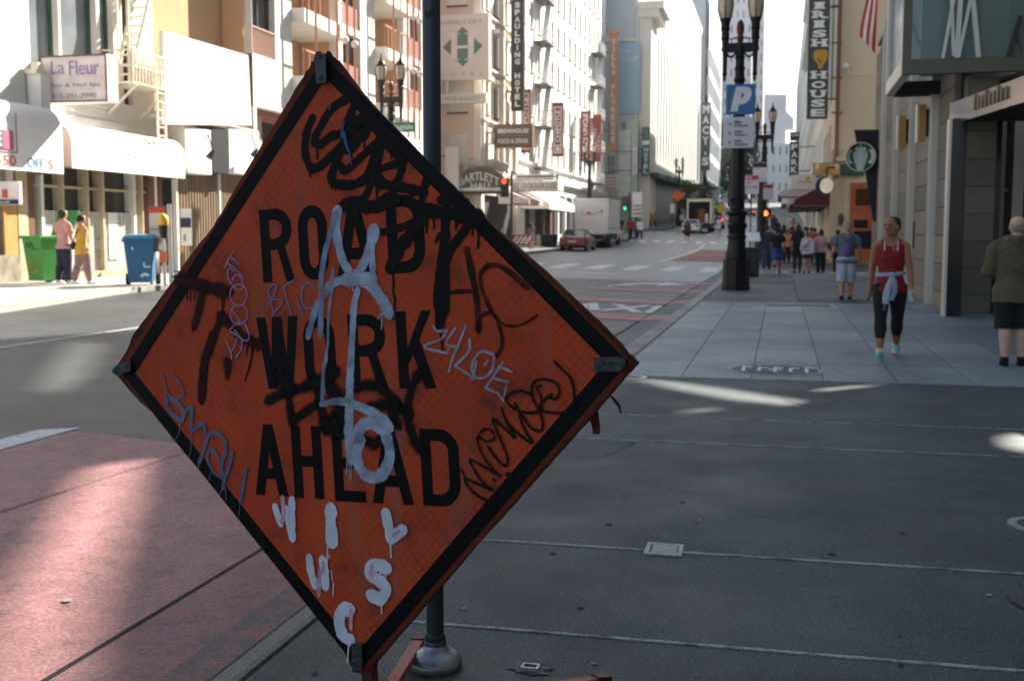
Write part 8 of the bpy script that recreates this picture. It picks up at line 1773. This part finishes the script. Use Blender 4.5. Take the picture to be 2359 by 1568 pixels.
for lab, dx, dy, h, tp, hr, fm in (('woman with a white bag deeper in the crowd', 1812, 606, 1.66, cl('coral_cloth', srgb(196, 128, 104)), ('long', HAIRL), True), ('tall person with dark curly hair deeper in the crowd', 1838, 602, 1.84, BLKC, ('bob', HAIRK), False), ('person in a red top deeper in the crowd', 1876, 606, 1.7, REDC, ('short', HAIRK), False), ('person in a grey tee deeper in the crowd', 1868, 600, 1.72, GREYC, ('short', HAIRB), False), ('person in pale blue deeper in the crowd behind the heavy man', 1783, 602, 1.74, cl('pale_blue_cloth', srgb(120, 140, 160)), ('short', HAIRB), False), ('person in dark clothes farthest back by the maroon awning', 1822, 592, 1.72, NAVY, ('short', HAIRK), False), ('person in white tee farthest back by the wooden door', 1858, 590, 1.7, WHITEC, ('bob', HAIRK), True)):
    r_ = walker(lab, dx, dy, h, AWAY + random.uniform(-.3, .3), ('tee' if fm else 'long', tp), ('trousers', BLKC), BS, hr, SKIN, legs=((9, 4), (-8, 12)), fem=fm)
    if 'white bag' in lab: lpt('bag', MB().box((.14, -.1, .78), (.42, .1, 1.0)), WHITEC, r_[0], bevel=.04)
# the couple on the left pavement
t, J = walker('man in pink shirt and dark trousers standing beside the green bin', 150, 653, 1.80, AWAY + R(-22), ('tee', cl('pink_shirt', srgb(206, 152, 150))), ('trousers', cl('navy_trouser', srgb(34, 38, 52))), WS, ('short', HAIRB), SKIN, legs=((4, 2), (-4, 8)), arms=((6, 8, 20), (4, 8, 20)), build=1.05, group='couple on the left pavement')
t, J = walker('woman in yellow top and patterned trousers with black bag beside the man in pink', 192, 654, 1.68, AWAY + R(-28), ('vest', cl('mustard_top', srgb(206, 162, 40))), ('trousers', mat('mauve_pattern', srgb(150, 116, 118), .85, 0, .6, 46)), WS, ('bun', HAIRK), SKIN, legs=((10, 4), (-8, 10)), fem=True, build=1.08, group='couple on the left pavement')
H = 1.68; T = J['T']; lpt('shoulder_bag', MB().box((.12, .02, .83), (.36, .12, 1.02)).xf(Matrix.Rotation(R(0), 4, 'Z')), BLKC, t, bevel=.05); lpt('bag_strap', MB().tube([T((-.06, .07, .80)) * H, T((.0, .09, .72)) * H, T((.08, .08, .62)) * H, Vector((.2, .07, 1.0))], .011, 5), BLKC, t)
t, J = walker('person in black clothes standing behind the bus stop panel', 370, 626, 1.75, R(30), ('long', BLKC), ('trousers', BLKC), BS, ('short', HAIRK), SKIN, legs=((14, 4), (-14, 8)), group='people at the left bus stop')
# people far across the street
for lab, dx, dy, Y, h, tp, bt, hr, fm, sd in (('person in grey top and long black skirt by the dark bin', 1222, 572, 73, 1.72, GREYC, ('skirt', BLKC), ('long', HAIRK), True, 1), ('woman in dark top and white skirt at the far left corner', 1430, 558, 93, 1.66, cl('plum_cloth', srgb(74, 40, 50)), ('skirt', WHITEC), ('long', HAIRK), True, 1), ('man in red tee at the far left corner', 1452, 556, 95, 1.76, REDC, ('trousers', BLKC), ('short', HAIRK), False, 1), ('person in teal top at the far left corner', 1466, 557, 96, 1.7, cl('teal_cloth', srgb(64, 108, 118)), ('trousers', NAVY), ('short', HAIRK), False, 1), ('person in blue jeans by the far grey panel', 1474, 556, 94, 1.72, WHITEC, ('trousers', DENIM), ('short', HAIRB), False, 1), ('person in orange jacket striding past the dark store front', 1497, 533, 119, 1.74, cl('orange_cloth', srgb(186, 108, 60)), ('trousers', DENIM), ('short', HAIRK), False, 1), ('person in yellow top beside the striding orange jacket', 1507, 528, 122, 1.68, cl('mustard_top', srgb(206, 162, 40)), ('trousers', BLKC), ('short', HAIRK), False, 1), ('person in pale shirt by the yellowing tree', 1571, 522, 124, 1.74, WHITEC, ('trousers', DENIM), ('short', HAIRB), False, 1), ('person in dark red shorts set crossing the far crosswalk', 1583, 553, 96, 1.74, cl('dark_red_cloth', srgb(96, 48, 50)), ('shorts', BLKC), ('short', HAIRB), False, 0), ('woman in white dress and black boots crossing the hill street', 1656, 537, 106, 1.7, WHITEC, ('skirt', WHITEC), ('bob', HAIRL), True, 0)):
    p = PY(dx, dy, Y); p.z = road_z(p.x, p.y) if not sd else walk_z(p.x, p.y) + .02
    person(lab, p, h, AWAY + random.uniform(-.4, .4), ('tee' if fm else 'long', tp), bt, BS, hr, SKIN, ((18, 6), (-16, 20)), ((-14, 8, 12), (14, 8, 16)), 1.0, 0, 0, 0, 0, 'people far across the street', False, fm)

# more of the crowd, farther up the right pavement: copies of the walkers
base = [o for o in bpy.data.objects if o.get('group') == 'people walking away on the right pavement']
extra = ['person in dark jacket just left of the maroon awning', 'person beside the lit pedestrian signal far up the pavement', 'person behind the white bag woman far up the pavement', 'person under the second maroon awning', 'person under the pale grey sloping awning', 'small figure at the foot of the stone row far up the hill', 'small figure walking near the far kerb on the right', 'small figure under the black vertical theatre sign', 'small figure by the dark low awnings on the hill', 'smallest figure up the right pavement']
for k, lab in enumerate(extra):
    Y = 64 + 6.5 * k; x = -1.2 + (k * 1.37 % 3.0); c = copy_tree(base[(k * 5 + 2) % len(base)]); c.location = (x, Y, rise(Y) + .01); c['label'] = lab; c.rotation_euler.z = AWAY + random.uniform(-.4, .4)
for k, (lab, y0, m_) in enumerate((('dark low shop awning on the right beyond the stone row start', 92, srgb(30, 30, 32)), ('dark maroon awning high on the hill at right', 104, srgb(80, 34, 36)), ('dark green awning farthest up the hill at right', 118, srgb(40, 52, 48)))):
    awning('awning', lab, y0, y0 + 7, 2.9 + rise(y0), 4.3 + rise(y0), 2.6, cl('matte_%d' % k, m_), 2.55, profile='slope')
# ------------------------------------------------------------------ added unseen screen walls, holed to shape sun patches, and the next house down the pavement
TE, AZ = math.tan(SUN_EL), SUN_AZ
def sunray_Y(p, Y): k = (Y - p.y) / SUN.y; return (p.x + SUN.x * k, p.z + SUN.z * k)
def sunray_X(p, X): k = (X - p.x) / SUN.x; return (p.y + SUN.y * k, p.z + SUN.z * k)
def holed_wall(name, rect, holes, to3, off, m, t):
    a0, z0, a1, z1 = rect; outer = [(a0, z0), (a1, z0), (a1, z1), (a0, z1)]; loops = [[Vector((x, y, 0)) for x, y in l] for l in [outer] + holes]
    flat = [p for l in loops for p in l]; tri = tessellate_polygon(loops); mb = MB(); off = Vector(off); n = len(flat)
    mb.v = [to3(p.x, p.y) for p in flat] + [to3(p.x, p.y) + off for p in flat]
    for a, b, c in tri: mb.f.append((a, b, c)); mb.f.append((n + c, n + b, n + a))
    i = 0
    for l in loops:
        k = len(l)
        for j in range(k): a, b = i + j, i + (j + 1) % k; mb.f.append((a, b, n + b, n + a))
        i += k
    return part(name, mb, m, t)
gb = bpy.data.objects['granite_building']
def gp(x, y, z=0): return PZ(x, y, z)
YS, YW = 27.0, 41.6
def hole_S(pts, z=0): return [sunray_Y(gp(x, y, z), YS) for x, y in pts]
holesS = [hole_S([(225, 1045), (332, 1055), (312, 1150), (240, 1330), (165, 1590), (-30, 1590), (5, 1400), (105, 1250), (178, 1110)], -.05),
          hole_S([(1440, 868), (1560, 880), (1700, 900), (1850, 925), (1825, 935), (1690, 922), (1550, 896)]), hole_S([(1640, 706), (1700, 708), (1770, 722), (1740, 726), (1660, 714)]),
          hole_S([(1570, 945), (1640, 941), (1670, 943), (1640, 947), (1580, 951)]), hole_S([(1880, 897), (2020, 884), (2034, 887), (1890, 902)]), hole_S([(2310, 1005), (2400, 995), (2400, 1045), (2325, 1030)])]
XS = XR + .5
holesW = [[sunray_X(gp(x, y, .06), XS) for x, y in ((165, 780), (245, 788), (220, 850), (165, 885), (100, 875), (125, 830))]]
holed_wall('added_sun_screen', (XS + .06, 7.95, 46, 36), [h for h in holesS if min(p[0] for p in h) > XS + .1 and min(p[1] for p in h) > 8.1 and max(p[1] for p in h) < 35.5], lambda a, z: Vector((a, YS, z)), (0, .05, 0), GRAN[1], gb)
hw = [h for h in holesW if min(p[0] for p in h) > YN + .1 and max(p[0] for p in h) < YW - .2 and min(p[1] for p in h) > 11.7]
holed_wall('added_sun_screen', (YN, 8.12, YW, 27), hw, lambda a, z: Vector((XS, a, z)), (.05, 0, 0), GRAN[1], gb)
print('holes', [[(round(a, 1), round(b, 1)) for a, b in h][:3] for h in holesS + holesW])
t = thing('brick_corner_block', 'tall plain block beside the camera outside the frame on the right', 'building', (9, -12, 0))
part('walls', MB().box((9.2, -30, -.2), (40, 12, 26)), CREAMW, t)
# ------------------------------------------------------------------ thin haze over the whole street
hz = MB().box((-340, -60, -2.2), (340, 1000, 75)); hm_ = bpy.data.materials.new("street_haze"); hm_.use_nodes = True
n_ = hm_.node_tree.nodes; n_.remove(n_["Principled BSDF"]); pv = n_.new("ShaderNodeVolumePrincipled"); pv.inputs["Color"].default_value = (.88, .92, 1, 1); pv.inputs["Density"].default_value = .0005; pv.inputs["Anisotropy"].default_value = .3
hm_.node_tree.links.new(pv.outputs[0], n_["Material Output"].inputs["Volume"])
tag(part('haze', hz, hm_), 'thin pale haze hanging over the street', kind='stuff')
S.cycles.volume_bounces = 0
